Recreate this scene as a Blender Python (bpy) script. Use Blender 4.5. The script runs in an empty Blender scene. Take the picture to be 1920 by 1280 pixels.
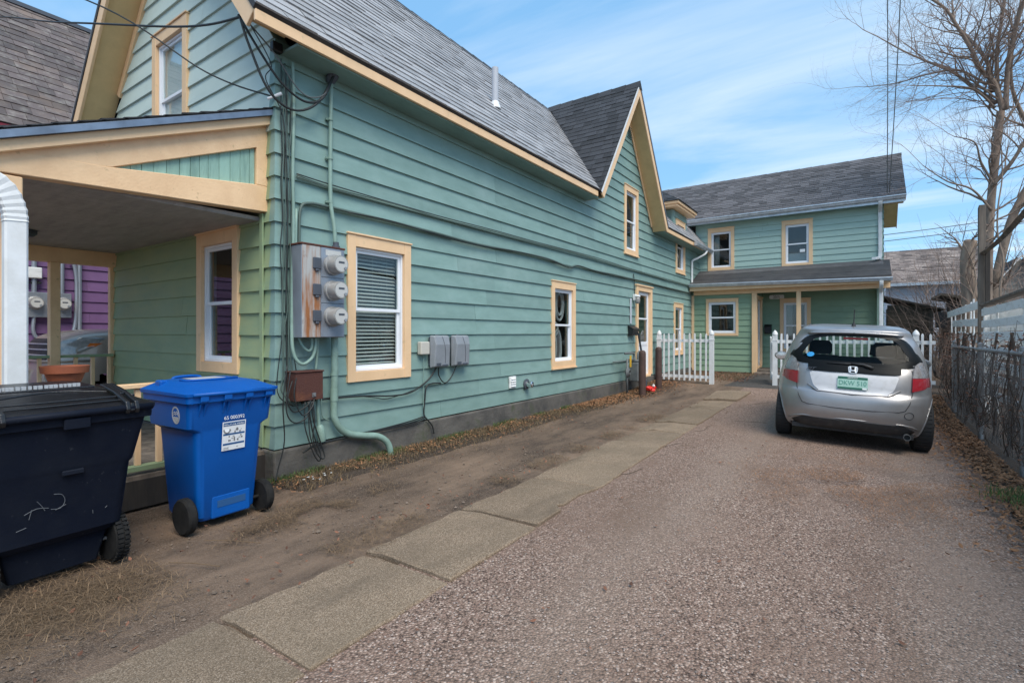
import bpy, math, random
import numpy as np
from mathutils import Vector, Matrix
R = math.radians
SC = bpy.context.scene
COL = SC.collection

# ------------------------------------------------------------------ camera, sky, sun, exposure
cam = bpy.data.objects.new('camera', bpy.data.cameras.new('camera'))
COL.objects.link(cam); SC.camera = cam
cam.location = (0, 0, 1.4)
cam.rotation_euler = (R(90), 0, math.atan(658/960))
cam.data.lens = 18.0; cam.data.sensor_width = 36.0
cam.data.shift_y = -16/1920
cam.data.clip_end = 900; cam.data.clip_start = .05

AZ, EL = R(123), R(54)     # bright hazy sun high to the right
SUN = Vector((math.sin(AZ)*math.cos(EL), math.cos(AZ)*math.cos(EL), math.sin(EL)))
sun_el = math.asin(SUN.z); sun_az = math.atan2(SUN.x, SUN.y)
W = bpy.data.worlds.new('World'); SC.world = W; W.use_nodes = True
nt = W.node_tree; nd = nt.nodes; lk = nt.links; nd.clear()
sky = nd.new('ShaderNodeTexSky'); sky.sky_type = 'NISHITA'; sky.sun_disc = False
sky.sun_elevation = sun_el; sky.sun_rotation = sun_az
sky.air_density = 1.0; sky.dust_density = 0.0; sky.ozone_density = 1.0; sky.altitude = 0
geo = nd.new('ShaderNodeTexCoord')
sep = nd.new('ShaderNodeSeparateXYZ'); lk.new(geo.outputs['Generated'], sep.inputs[0])
zc = nd.new('ShaderNodeMath'); zc.operation = 'MAXIMUM'; zc.inputs[1].default_value = .06; lk.new(sep.outputs[2], zc.inputs[0])
comb = nd.new('ShaderNodeCombineXYZ')
for i in (0, 1):
    dv = nd.new('ShaderNodeMath'); dv.operation = 'DIVIDE'
    lk.new(sep.outputs[i], dv.inputs[0]); lk.new(zc.outputs[0], dv.inputs[1]); lk.new(dv.outputs[0], comb.inputs[i])
mp = nd.new('ShaderNodeMapping'); mp.inputs['Rotation'].default_value = (0, 0, R(-40)); mp.inputs['Scale'].default_value = (.42, 1.0, 1)
mp.inputs['Location'].default_value = (1.3, .4, 0)
lk.new(comb.outputs[0], mp.inputs[0])
cn = nd.new('ShaderNodeTexNoise'); cn.inputs['Scale'].default_value = .8; cn.inputs['Detail'].default_value = 8; cn.inputs['Roughness'].default_value = .58
cn.inputs['Distortion'].default_value = .5
lk.new(mp.outputs[0], cn.inputs['Vector'])
cr = nd.new('ShaderNodeValToRGB'); cr.color_ramp.elements[0].position = .43; cr.color_ramp.elements[1].position = .74
cr.color_ramp.elements[1].color = (.72, .72, .72, 1)
lk.new(cn.outputs[0], cr.inputs[0])
mxc = nd.new('ShaderNodeMixRGB'); mxc.inputs[2].default_value = (5.9, 6.5, 7.0, 1)
veil = nd.new('ShaderNodeMixRGB'); veil.inputs[0].default_value = .60; veil.inputs[2].default_value = (1.9, 4.4, 7.3, 1)   # thin even high haze over the whole sky
lk.new(sky.outputs[0], veil.inputs[1])
lk.new(cr.outputs[0], mxc.inputs[0]); lk.new(veil.outputs[0], mxc.inputs[1])
bg = nd.new('ShaderNodeBackground'); bg.inputs[1].default_value = .11
lk.new(mxc.outputs[0], bg.inputs[0])
wo = nd.new('ShaderNodeOutputWorld'); lk.new(bg.outputs[0], wo.inputs[0])

sl = bpy.data.lights.new('sun', 'SUN'); sl.energy = 2.45; sl.angle = R(38); sl.color = (1, .925, .80)
so = bpy.data.objects.new('sun', sl); COL.objects.link(so)
so.rotation_euler = (-SUN).to_track_quat('-Z', 'Y').to_euler(); so.location = SUN*60

vs = SC.view_settings
vs.view_transform = 'Standard'; vs.look = 'None'; vs.exposure = .62; vs.gamma = 1
SC.cycles.max_bounces = 8; SC.cycles.transparent_max_bounces = 16
SC.cycles.use_denoising = True

# ------------------------------------------------------------------ mesh helpers
class MB:
    def __init__(s): s.v = []; s.f = []; s.m = []
    def add(s, vs, fs, m=0):
        b = len(s.v); s.v += [tuple(p) for p in vs]
        s.f += [tuple(i+b for i in f) for f in fs]; s.m += [m]*len(fs); return s
    def box(s, x0, x1, y0, y1, z0, z1, m=0):
        vs = [(x, y, z) for x in (x0, x1) for y in (y0, y1) for z in (z0, z1)]
        return s.add(vs, [(0,1,3,2),(4,6,7,5),(0,4,5,1),(2,3,7,6),(0,2,6,4),(1,5,7,3)], m)
    def obox(s, c, ax, h, m=0):
        c = Vector(c); ax = [Vector(a) for a in ax]
        vs = [c+ax[0]*(i*h[0])+ax[1]*(j*h[1])+ax[2]*(k*h[2]) for i in (-1,1) for j in (-1,1) for k in (-1,1)]
        return s.add(vs, [(0,1,3,2),(4,6,7,5),(0,4,5,1),(2,3,7,6),(0,2,6,4),(1,5,7,3)], m)
    def beam(s, a, b, w, h, up=(0,0,1), m=0):
        a = Vector(a); b = Vector(b); d = b-a; L = d.length; d.normalize()
        side = d.cross(Vector(up)).normalized(); u = side.cross(d)
        return s.obox((a+b)/2, (d, side, u), (L/2, w/2, h/2), m)
    def prism(s, poly, fr, d0, d1, m=0):
        n = len(poly); vs = [fr(p[0], p[1], d0) for p in poly]+[fr(p[0], p[1], d1) for p in poly]
        fs = [tuple(range(n-1, -1, -1)), tuple(range(n, 2*n))]+[(i, (i+1) % n, n+(i+1) % n, n+i) for i in range(n)]
        return s.add(vs, fs, m)
    def tube(s, pts, r, n=6, m=0, cap=True):
        pts = [Vector(p) for p in pts]; k = len(pts)
        rs = list(r) if hasattr(r, '__len__') else [r]*k
        b = len(s.v); prev = None; vs = []
        for i, p in enumerate(pts):
            t = (pts[min(i+1, k-1)]-pts[max(i-1, 0)])
            if t.length < 1e-9: t = Vector((0, 0, 1))
            t.normalize()
            if prev is None:
                prev = t.cross(Vector((0, 0, 1)) if abs(t.z) < .9 else Vector((1, 0, 0))).normalized()
            else:
                prev = (prev-t*prev.dot(t))
                if prev.length < 1e-6: prev = t.orthogonal()
                prev.normalize()
            q = t.cross(prev)
            for j in range(n):
                a = 2*math.pi*j/n; vs.append(p+(prev*math.cos(a)+q*math.sin(a))*rs[i])
        fs = [(i*n+j, i*n+(j+1) % n, (i+1)*n+(j+1) % n, (i+1)*n+j) for i in range(k-1) for j in range(n)]
        if cap: fs += [tuple(range(n-1, -1, -1)), tuple((k-1)*n+j for j in range(n))]
        return s.add(vs, fs, m)
    def lathe(s, prof, c=(0,0,0), axis=(0,0,1), n=20, m=0):
        ax = Vector(axis).normalized(); e = ax.orthogonal().normalized(); g = ax.cross(e); c = Vector(c); vs = []
        for (r, h) in prof:
            for j in range(n):
                a = 2*math.pi*j/n; vs.append(c+ax*h+(e*math.cos(a)+g*math.sin(a))*max(r, 1e-4))
        k = len(prof)
        fs = [(i*n+j, i*n+(j+1) % n, (i+1)*n+(j+1) % n, (i+1)*n+j) for i in range(k-1) for j in range(n)]
        fs += [tuple(range(n-1, -1, -1)), tuple((k-1)*n+j for j in range(n))]
        return s.add(vs, fs, m)
    def mesh(s, name, mats, smooth=False):
        me = bpy.data.meshes.new(name); me.from_pydata(s.v, [], s.f)
        for mt in (mats if isinstance(mats, (list, tuple)) else [mats]): me.materials.append(mt)
        if any(s.m): me.polygons.foreach_set('material_index', s.m)
        me.update()
        if smooth:
            me.polygons.foreach_set('use_smooth', [True]*len(me.polygons))
        return me
    def build(s, name, mats, parent=None, smooth=False, bevel=0, seg=1, auto=None, world=True):
        o = bpy.data.objects.new(name, s.mesh(name, mats, smooth or auto is not None)); COL.objects.link(o)
        fix_normals(o.data)
        if auto is not None: o.data.set_sharp_from_angle(angle=R(auto))
        put(o, parent, world)
        if bevel:
            b = o.modifiers.new('bevel', 'BEVEL'); b.width = bevel; b.segments = seg; b.limit_method = 'ANGLE'; b.angle_limit = R(40)
        return o

    def build_each(s, name, mats, parent=None, **k):
        par = list(range(len(s.v)))
        def find(a):
            while par[a] != a: par[a] = par[par[a]]; a = par[a]
            return a
        for f in s.f:
            r = find(f[0])
            for q in f[1:]: par[find(q)] = r
        groups = {}
        for f, m in zip(s.f, s.m): groups.setdefault(find(f[0]), []).append((f, m))
        out = []
        for g in groups.values():
            used = sorted({q for f, m in g for q in f}); ix = {q: i for i, q in enumerate(used)}; b = MB()
            b.v = [s.v[q] for q in used]; b.f = [tuple(ix[q] for q in f) for f, m in g]; b.m = [m for f, m in g]; out.append(b.build(name, mats, parent, **k))
        return out

import bmesh
def fix_normals(me):
    bm = bmesh.new(); bm.from_mesh(me); bmesh.ops.recalc_face_normals(bm, faces=bm.faces); bm.to_mesh(me); bm.free()
def put(o, parent, world=True):
    if parent is None: return
    o.parent = parent
    if world and parent.type == 'EMPTY': o.location = -parent.location
def tag(o, label=None, cat=None, group=None, kind=None):
    if label: o['label'] = label
    if cat: o['category'] = cat
    if group: o['group'] = group
    if kind: o['kind'] = kind
    return o
def thing(name, label, cat, loc=(0,0,0), rotz=0, group=None):
    o = bpy.data.objects.new(name, None); COL.objects.link(o); o.empty_display_size = .2
    o.location = loc; o.rotation_euler = (0, 0, rotz)
    return tag(o, label, cat, group)
def struct(o): o['kind'] = 'structure'; return o
def stuff(o): o['kind'] = 'stuff'; return o
def copy_tree(o, parent=None):
    c = o.copy(); COL.objects.link(c); c.parent = parent
    for ch in o.children: copy_tree(ch, c)
    return c
def text(body, size, mat, parent, loc, rot, name='lettering', depth=.001, shear=0, align='CENTER', world=False, sx=1):
    cu = bpy.data.curves.new(name, 'FONT'); cu.body = body; cu.size = size; cu.extrude = depth; cu.shear = shear
    cu.align_x = align; cu.align_y = 'CENTER'; cu.materials.append(mat)
    tmp = bpy.data.objects.new(name, cu); me = bpy.data.meshes.new_from_object(tmp); bpy.data.objects.remove(tmp)
    o = bpy.data.objects.new(name, me); COL.objects.link(o); o.location = loc; o.rotation_euler = rot; o.scale = (sx, 1, 1)
    if parent:
        o.parent = parent
        if world and parent.type == 'EMPTY': o.location = Vector(loc)-parent.location
    return o
def smooth_path(pts, k=6):
    p = [Vector(q) for q in pts]; out = []
    for i in range(len(p)-1):
        a = p[max(i-1, 0)]; b = p[i]; c = p[i+1]; d = p[min(i+2, len(p)-1)]
        for j in range(k):
            t = j/k
            out.append(.5*((2*b)+(c-a)*t+(2*a-5*b+4*c-d)*t*t+(3*b-a-3*c+d)*t**3))
    out.append(p[-1]); return out

# ------------------------------------------------------------------ materials
MATS = {}
def mat(name, base=(.5,.5,.5), rough=.7, metal=0, var=0, noise=None, nscale=8, ndet=4, nlo=.35, nhi=.65, stretch=(1,1,1), bump=0, bscale=60,
        bstretch=None, coat=0, spec=.5, isl=False, n2=None, n2scale=2, n2lo=.5, n2hi=.7, coords='Object', trans=0, alpha=1, emit=None):
    m = bpy.data.materials.new(name); m.use_nodes = True; t = m.node_tree; N = t.nodes; L = t.links
    b = N['Principled BSDF']; b.inputs['Roughness'].default_value = rough; b.inputs['Metallic'].default_value = metal
    b.inputs['Base Color'].default_value = (*base, 1); b.inputs['Coat Weight'].default_value = coat; b.inputs['Coat Roughness'].default_value = .08
    b.inputs['Specular IOR Level'].default_value = spec
    if trans: b.inputs['Transmission Weight'].default_value = trans
    tc = N.new('ShaderNodeTexCoord'); src = tc.outputs[coords]
    if coords == 'World':
        pass
    col = None
    def rgb(c): 
        x = N.new('ShaderNodeRGB'); x.outputs[0].default_value = (*c, 1); return x.outputs[0]
    def noisefac(sc, det, lo, hi, st):
        mpn = N.new('ShaderNodeMapping'); mpn.inputs['Scale'].default_value = st; L.new(src, mpn.inputs[0])
        nz = N.new('ShaderNodeTexNoise'); nz.inputs['Scale'].default_value = sc; nz.inputs['Detail'].default_value = det; nz.inputs['Roughness'].default_value = .6
        L.new(mpn.outputs[0], nz.inputs['Vector'])
        r = N.new('ShaderNodeMapRange'); r.inputs['From Min'].default_value = lo; r.inputs['From Max'].default_value = hi; L.new(nz.outputs[0], r.inputs[0])
        return r.outputs[0]
    cur = rgb(base)
    def mix(fac, a, c):
        x = N.new('ShaderNodeMixRGB'); L.new(fac, x.inputs[0]); L.new(a, x.inputs[1]); L.new(rgb(c), x.inputs[2]); return x.outputs[0]
    if noise: cur = mix(noisefac(nscale, ndet, nlo, nhi, stretch), cur, noise)
    if n2: cur = mix(noisefac(n2scale, 5, n2lo, n2hi, (1,1,1)), cur, n2)
    if var:
        oi = N.new('ShaderNodeObjectInfo'); rnd = oi.outputs['Random']
        if isl:
            ge = N.new('ShaderNodeNewGeometry'); ad = N.new('ShaderNodeMath'); L.new(rnd, ad.inputs[0]); L.new(ge.outputs['Random Per Island'], ad.inputs[1])
            fr = N.new('ShaderNodeMath'); fr.operation = 'FRACT'; L.new(ad.outputs[0], fr.inputs[0]); rnd = fr.outputs[0]
        r = N.new('ShaderNodeMapRange'); r.inputs['To Min'].default_value = 1-var; r.inputs['To Max'].default_value = 1+var; L.new(rnd, r.inputs[0])
        hs = N.new('ShaderNodeHueSaturation'); L.new(r.outputs[0], hs.inputs['Value']); L.new(cur, hs.inputs['Color']); cur = hs.outputs[0]
    L.new(cur, b.inputs['Base Color'])
    if bump:
        mpb = N.new('ShaderNodeMapping'); mpb.inputs['Scale'].default_value = bstretch or stretch; L.new(src, mpb.inputs[0])
        nb = N.new('ShaderNodeTexNoise'); nb.inputs['Scale'].default_value = bscale; nb.inputs['Detail'].default_value = 4; L.new(mpb.outputs[0], nb.inputs['Vector'])
        bp = N.new('ShaderNodeBump'); bp.inputs['Strength'].default_value = bump; bp.inputs['Distance'].default_value = .01
        L.new(nb.outputs[0], bp.inputs['Height']); L.new(bp.outputs[0], b.inputs['Normal'])
    MATS[name] = m; return m
def glass(name, tint=(.86,.90,.89), refl=.055, rough=0.0, power=4.5):
    m = bpy.data.materials.new(name); m.use_nodes = True; t = m.node_tree; N = t.nodes; L = t.links; N.clear()
    tr = N.new('ShaderNodeBsdfTransparent'); tr.inputs[0].default_value = (*tint, 1)
    gl = N.new('ShaderNodeBsdfGlossy'); gl.inputs['Roughness'].default_value = rough
    lw = N.new('ShaderNodeLayerWeight'); lw.inputs[0].default_value = .5
    pw = N.new('ShaderNodeMath'); pw.operation = 'POWER'; pw.inputs[1].default_value = power; L.new(lw.outputs['Facing'], pw.inputs[0])
    fr = N.new('ShaderNodeMapRange'); fr.inputs['To Min'].default_value = refl; fr.inputs['To Max'].default_value = 1; L.new(pw.outputs[0], fr.inputs[0])
    mx = N.new('ShaderNodeMixShader'); L.new(fr.outputs[0], mx.inputs[0]); L.new(tr.outputs[0], mx.inputs[1]); L.new(gl.outputs[0], mx.inputs[2])
    nz = N.new('ShaderNodeTexNoise'); nz.inputs['Scale'].default_value = 1.6; nz.inputs['Detail'].default_value = 1
    tc = N.new('ShaderNodeTexCoord'); L.new(tc.outputs['Object'], nz.inputs['Vector'])
    bp = N.new('ShaderNodeBump'); bp.inputs['Strength'].default_value = .06; bp.inputs['Distance'].default_value = .02; L.new(nz.outputs[0], bp.inputs['Height'])
    L.new(bp.outputs[0], gl.inputs['Normal'])
    o = N.new('ShaderNodeOutputMaterial'); L.new(mx.outputs[0], o.inputs[0]); MATS[name] = m; return m

mat('green_gable_lit', (.54,.63,.58), .6, var=.04, noise=(.50,.59,.54), nscale=2.2, stretch=(1,1,3), bump=.12, bscale=40)  # siding green made paler, painting in light on the street gable
mat('green_rear_lit', (.37,.51,.455), .55, var=.04, noise=(.34,.475,.42), nscale=2.2, stretch=(1,1,3), bump=.12, bscale=40)  # paler copy of the siding green, with the upper wall's light painted in
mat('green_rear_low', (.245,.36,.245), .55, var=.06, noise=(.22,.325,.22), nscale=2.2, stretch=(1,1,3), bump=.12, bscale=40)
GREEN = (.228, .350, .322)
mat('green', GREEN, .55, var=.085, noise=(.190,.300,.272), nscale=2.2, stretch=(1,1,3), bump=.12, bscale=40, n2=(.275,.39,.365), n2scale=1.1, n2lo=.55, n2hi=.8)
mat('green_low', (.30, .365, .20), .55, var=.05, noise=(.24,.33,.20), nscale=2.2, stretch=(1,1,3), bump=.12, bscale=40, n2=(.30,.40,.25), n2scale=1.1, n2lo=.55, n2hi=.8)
mat('green_pipe', (.25,.37,.32), .5, noise=(.20,.30,.25), nscale=9, bump=.1, bscale=70)
mat('green_cable', (.085,.125,.11), .55)
mat('tan', (.87,.585,.345), .5, noise=(.80,.53,.305), nscale=4, stretch=(1,1,.6), bump=.15, bscale=50, n2=(.66,.47,.27), n2scale=9, n2lo=.62, n2hi=.75)
mat('tan_old', (.86,.58,.34), .55, noise=(.77,.50,.285), nscale=5, bump=.25, bscale=60, n2=(.55,.38,.21), n2scale=14, n2lo=.64, n2hi=.72)
mat('soffit', (.70,.50,.25), .6, noise=(.62,.44,.22), nscale=5, bump=.1)
mat('green_panel', (.27,.44,.37), .6, var=.1, noise=(.15,.26,.22), nscale=14, stretch=(1,1,.15), nlo=.5, nhi=.8, bump=.6, bscale=60, bstretch=(1,1,.2))
mat('vinyl', (.80,.82,.86), .35, bump=.03)
mat('white_paint', (.78,.79,.80), .45, noise=(.68,.68,.67), nscale=6, bump=.1)
mat('white_weather', (.84,.84,.83), .6, var=.08, noise=(.62,.61,.58), nscale=5, stretch=(1,1,3), nlo=.5, nhi=.75, bump=.3)
mat('alu', (.62,.66,.70), .4, metal=.6, noise=(.45,.48,.52), nscale=6, bump=.1)
mat('drip', (.25,.30,.38), .4, metal=.6, noise=(.16,.19,.24), nscale=5)
mat('concrete_old', (.13,.118,.105), .9, noise=(.055,.052,.05), nscale=2.4, nlo=.4, nhi=.7, bump=.7, bscale=28, n2=(.075,.085,.05), n2scale=4, n2lo=.55, n2hi=.72)
mat('shingle', (.265,.26,.265), .55, var=.22, isl=True, noise=(.36,.35,.355), nscale=60, ndet=2, bump=.5, bscale=160, spec=1.0)
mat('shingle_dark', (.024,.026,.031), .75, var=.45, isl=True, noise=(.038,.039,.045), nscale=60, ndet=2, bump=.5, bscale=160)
mat('shingle_rear', (.085,.08,.086), .8, var=.42, isl=True, noise=(.115,.11,.115), nscale=50, ndet=2, bump=.5, bscale=160)
mat('roll_roof', (.035,.034,.038), .7, noise=(.06,.058,.06), nscale=3, bump=.4, bscale=120)
mat('slate', (.105,.082,.078), .7, var=.32, isl=True, noise=(.21,.19,.17), nscale=7, nlo=.5, nhi=.75, bump=.6, bscale=30, n2=(.15,.11,.09), n2scale=2, n2lo=.5, n2hi=.7)
mat('purple', (.17,.088,.21), .55, var=.06, noise=(.15,.075,.185), nscale=3, bump=.1)
mat('red_paint', (.20,.012,.03), .5); mat('blue_paint', (.02,.10,.30), .5)
mat('room', (.06,.058,.052), .9); mat('blind', (.62,.62,.60), .5); mat('curtain', (.55,.55,.56), .8, noise=(.4,.4,.42), nscale=10, stretch=(8,8,.3))
mat('white_curtain', (.93,.94,.95), .6)
mat('black', (.012,.012,.013), .5); mat('black_rubber', (.014,.014,.015), .8, spec=.15, noise=(.024,.023,.022), nscale=20, bump=.2)
mat('cable_black', (.02,.022,.022), .5); mat('cable_grey', (.13,.14,.14), .5)
mat('meter_steel', (.34,.37,.42), .45, metal=.5, noise=(.26,.28,.32), nscale=5, stretch=(1,1,.4), bump=.1)
mat('meter_rust', (.48,.47,.45), .6, metal=.2, noise=(.36,.14,.05), nscale=5, stretch=(1,3,.35), nlo=.42, nhi=.62, n2=(.2,.07,.03), n2scale=4, n2lo=.6, n2hi=.75)
mat('rust', (.085,.030,.022), .8, noise=(.16,.055,.025), nscale=7, nlo=.5, nhi=.75, bump=.4)
mat('meter_glass', (.34,.33,.315), .2, coat=.6, noise=(.26,.25,.24), nscale=16, stretch=(.2,1,1)); mat('meter_face', (.52,.51,.49), .4); mat('plastic_grey', (.27,.29,.32), .45, noise=(.23,.25,.27), nscale=4)
mat('plastic_dark', (.07,.08,.10), .5); mat('beige', (.55,.52,.46), .5)
mat('blue_bin', (.002,.095,.40), .42, spec=.3, noise=(.002,.085,.36), n2=(.035,.15,.42), n2scale=34, n2lo=.64, n2hi=.80, nscale=3, bump=.08, bscale=90)
mat('black_bin', (.007,.010,.020), .55, spec=.1, noise=(.012,.015,.024), nscale=4, bump=.12, bscale=90, n2=(.045,.05,.06), n2scale=26, n2lo=.66, n2hi=.78)
mat('bin_lid_black', (.010,.011,.014), .32, noise=(.02,.02,.023), nscale=30, nlo=.5, nhi=.8, bump=.25, bscale=140)
mat('scratch', (.11,.12,.135), .7); mat('print_white', (.75,.76,.78), .5); mat('print_blue', (.02,.09,.24), .5); mat('print_grey', (.18,.18,.19), .5); mat('print_mid', (.45,.46,.48), .5)
mat('terracotta', (.36,.105,.045), .7, noise=(.30,.085,.04), nscale=6)
mat('wood_grey', (.22,.175,.14), .85, var=.2, noise=(.10,.08,.065), nscale=10, stretch=(1,1,.12), bump=.5, bscale=40, bstretch=(1,1,.1))
mat('wood_dark', (.055,.045,.038), .85, var=.25, noise=(.03,.026,.024), nscale=10, stretch=(1,1,.15), bump=.4, bscale=40)
mat('wood_shed', (.125,.095,.07), .85, var=.3, noise=(.07,.055,.042), nscale=8, stretch=(.15,.15,3), bump=.4)
mat('galv', (.34,.345,.35), .5, metal=.6, noise=(.22,.22,.225), nscale=12)
mat('bollard', (.055,.030,.024), .7, noise=(.085,.045,.035), nscale=7, bump=.3)
mat('gas_grey', (.11,.12,.125), .6, noise=(.16,.17,.17), nscale=12); mat('yellow_tag', (.70,.42,.03), .5); mat('red_bag', (.75,.03,.02), .5)
mat('mail_black', (.012,.012,.014), .4)
mat('bark', (.30,.225,.175), .9, noise=(.19,.14,.11), nscale=14, stretch=(1,1,.3), bump=.6, bscale=30)
mat('bark_light', (.33,.25,.19), .9, noise=(.21,.155,.12), nscale=14, stretch=(1,1,.3), bump=.6, bscale=30)
mat('twig', (.22,.155,.125), .9, var=.3); mat('vine', (.13,.095,.075), .9, var=.3)
mat('leaf', (.26,.125,.058), .8, var=.5, isl=True); mat('leaf_red', (.18,.078,.045), .8, var=.5, isl=True)
mat('straw', (.17,.110,.062), .8, var=.45, isl=True); mat('grass_dry', (.165,.112,.058), .8, var=.45, isl=True); mat('grass', (.07,.115,.03), .8, var=.4, isl=True)
mat('pale_siding', (.46,.48,.53), .6, var=.05); mat('grey_siding', (.27,.27,.25), .7, var=.1); mat('slate_far', (.13,.10,.09), .8, var=.45, isl=True, noise=(.26,.21,.185), nscale=1.2)
mat('litter_white', (.7,.7,.68), .7); mat('chrome', (.75,.75,.76), .15, metal=1)
mat('wire', (.15,.15,.152), .6, metal=.4)
glass('window_glass'); 
def pair(*a): return [MATS[x] for x in a]

# ground materials
def ground_mat(name, cols, pebble, bumpd, patch, patch_scale=.6, plo=.45, phi=.65, fine=None, rough=.9, dust=None, dlo=.5, dhi=.7, tracks=()):
    m = bpy.data.materials.new(name); m.use_nodes = True; t = m.node_tree; N = t.nodes; L = t.links; b = N['Principled BSDF']
    b.inputs['Roughness'].default_value = rough; b.inputs['Specular IOR Level'].default_value = .3
    tc = N.new('ShaderNodeTexCoord'); src = tc.outputs['Object']
    v = N.new('ShaderNodeTexVoronoi'); v.inputs['Scale'].default_value = pebble; L.new(src, v.inputs['Vector'])
    wn = N.new('ShaderNodeTexWhiteNoise'); L.new(v.outputs['Position'], wn.inputs['Vector'])
    r = N.new('ShaderNodeValToRGB'); r.color_ramp.interpolation = 'LINEAR'
    e = r.color_ramp.elements; e[0].color = (*cols[0], 1); e[1].color = (*cols[-1], 1)
    for i, c in enumerate(cols[1:-1]): x = e.new((i+1)/(len(cols)-1)); x.color = (*c, 1)
    L.new(wn.outputs['Value'], r.inputs[0])
    # dark gaps between the stones
    g = N.new('ShaderNodeMapRange'); g.inputs['From Min'].default_value = .35; g.inputs['From Max'].default_value = .85; g.inputs['To Min'].default_value = 1; g.inputs['To Max'].default_value = .45
    L.new(v.outputs['Distance'], g.inputs[0])
    mg = N.new('ShaderNodeMixRGB'); mg.blend_type = 'MULTIPLY'; mg.inputs[0].default_value = 1; L.new(r.outputs[0], mg.inputs[1]); L.new(g.outputs[0], mg.inputs[2])
    n = N.new('ShaderNodeTexNoise'); n.inputs['Scale'].default_value = patch_scale; n.inputs['Detail'].default_value = 9; n.inputs['Roughness'].default_value = .62; L.new(src, n.inputs['Vector'])
    pr = N.new('ShaderNodeMapRange'); pr.inputs['From Min'].default_value = plo; pr.inputs['From Max'].default_value = phi; L.new(n.outputs[0], pr.inputs[0])
    pm = N.new('ShaderNodeMixRGB'); L.new(pr.outputs[0], pm.inputs[0]); L.new(mg.outputs[0], pm.inputs[1]); pm.inputs[2].default_value = (*patch, 1)
    half = N.new('ShaderNodeMath'); half.operation = 'MULTIPLY'; half.inputs[1].default_value = .6; L.new(pr.outputs[0], half.inputs[0]); L.new(half.outputs[0], pm.inputs[0])
    out_c = pm.outputs[0]
    if dust:
        mpd = N.new('ShaderNodeMapping'); mpd.inputs['Scale'].default_value = (1.0, .32, 1); mpd.inputs['Rotation'].default_value = (0, 0, R(3)); L.new(src, mpd.inputs[0])
        dn = N.new('ShaderNodeTexNoise'); dn.inputs['Scale'].default_value = 1.5; dn.inputs['Detail'].default_value = 10; dn.inputs['Roughness'].default_value = .68; L.new(mpd.outputs[0], dn.inputs['Vector'])
        dr = N.new('ShaderNodeMapRange'); dr.inputs['From Min'].default_value = dlo; dr.inputs['From Max'].default_value = dhi; dr.inputs['To Max'].default_value = .8; L.new(dn.outputs[0], dr.inputs[0])
        dm = N.new('ShaderNodeMixRGB'); L.new(dr.outputs[0], dm.inputs[0]); L.new(out_c, dm.inputs[1]); dm.inputs[2].default_value = (*dust, 1); out_c = dm.outputs[0]
    for (tx, tw) in tracks:       # two compacted wheel ruts
        sx_ = N.new('ShaderNodeSeparateXYZ'); L.new(src, sx_.inputs[0])
        wn_ = N.new('ShaderNodeTexNoise'); wn_.inputs['Scale'].default_value = .9; wn_.inputs['Detail'].default_value = 6; L.new(src, wn_.inputs['Vector'])
        ma = N.new('ShaderNodeMath'); ma.operation = 'MULTIPLY_ADD'; ma.inputs[1].default_value = .7; L.new(wn_.outputs[0], ma.inputs[0]); L.new(sx_.outputs[0], ma.inputs[2])
        mb_ = N.new('ShaderNodeMath'); mb_.operation = 'SUBTRACT'; mb_.inputs[1].default_value = tx+.35; L.new(ma.outputs[0], mb_.inputs[0])
        mc = N.new('ShaderNodeMath'); mc.operation = 'ABSOLUTE'; L.new(mb_.outputs[0], mc.inputs[0])
        md = N.new('ShaderNodeMapRange'); md.inputs['From Min'].default_value = tw; md.inputs['From Max'].default_value = .05; md.inputs['To Max'].default_value = .33; L.new(mc.outputs[0], md.inputs[0])
        me_ = N.new('ShaderNodeMixRGB'); L.new(md.outputs[0], me_.inputs[0]); L.new(out_c, me_.inputs[1]); me_.inputs[2].default_value = (.31, .235, .185, 1); out_c = me_.outputs[0]
    oi_ = N.new('ShaderNodeObjectInfo'); rr_ = N.new('ShaderNodeMapRange'); rr_.inputs['To Min'].default_value = .84; rr_.inputs['To Max'].default_value = 1.14; L.new(oi_.outputs['Random'], rr_.inputs[0])
    if name == 'slab':
        hs_ = N.new('ShaderNodeHueSaturation'); L.new(rr_.outputs[0], hs_.inputs['Value']); L.new(out_c, hs_.inputs['Color']); out_c = hs_.outputs[0]
    L.new(out_c, b.inputs['Base Color'])
    n2 = N.new('ShaderNodeTexNoise'); n2.inputs['Scale'].default_value = 7; n2.inputs['Detail'].default_value = 8; L.new(src, n2.inputs['Vector'])
    ad = N.new('ShaderNodeMath'); ad.operation = 'MULTIPLY_ADD'; L.new(n2.outputs[0], ad.inputs[0]); ad.inputs[1].default_value = 2.0
    iv = N.new('ShaderNodeMath'); iv.operation = 'MULTIPLY'; iv.inputs[1].default_value = -1; L.new(v.outputs['Distance'], iv.inputs[0]); L.new(iv.outputs[0], ad.inputs[2])
    bp = N.new('ShaderNodeBump'); bp.inputs['Strength'].default_value = .9; bp.inputs['Distance'].default_value = bumpd; L.new(ad.outputs[0], bp.inputs['Height']); L.new(bp.outputs[0], b.inputs['Normal'])
    MATS[name] = m
ground_mat('chipseal', [(.085,.055,.044), (.25,.165,.125), (.35,.245,.19), (.28,.175,.135), (.62,.475,.39)], 92, .009, (.245,.165,.125), .7, dust=(.155,.096,.066), dlo=.50, dhi=.72, tracks=((-1.15,.42),(.45,.42)))
ground_mat('dirt', [(.06,.040,.028), (.105,.072,.052), (.14,.098,.072), (.26,.195,.15)], 150, .006, (.062,.044,.034), .9, .42, .62, dust=(.29,.20,.14), dlo=.40, dhi=.64)
ground_mat('slab', [(.17,.12,.078), (.29,.208,.14), (.335,.244,.17), (.50,.385,.285)], 190, .003, (.165,.125,.085), 1.3, .42, .68, dust=(.12,.09,.064), dlo=.50, dhi=.70)
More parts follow.
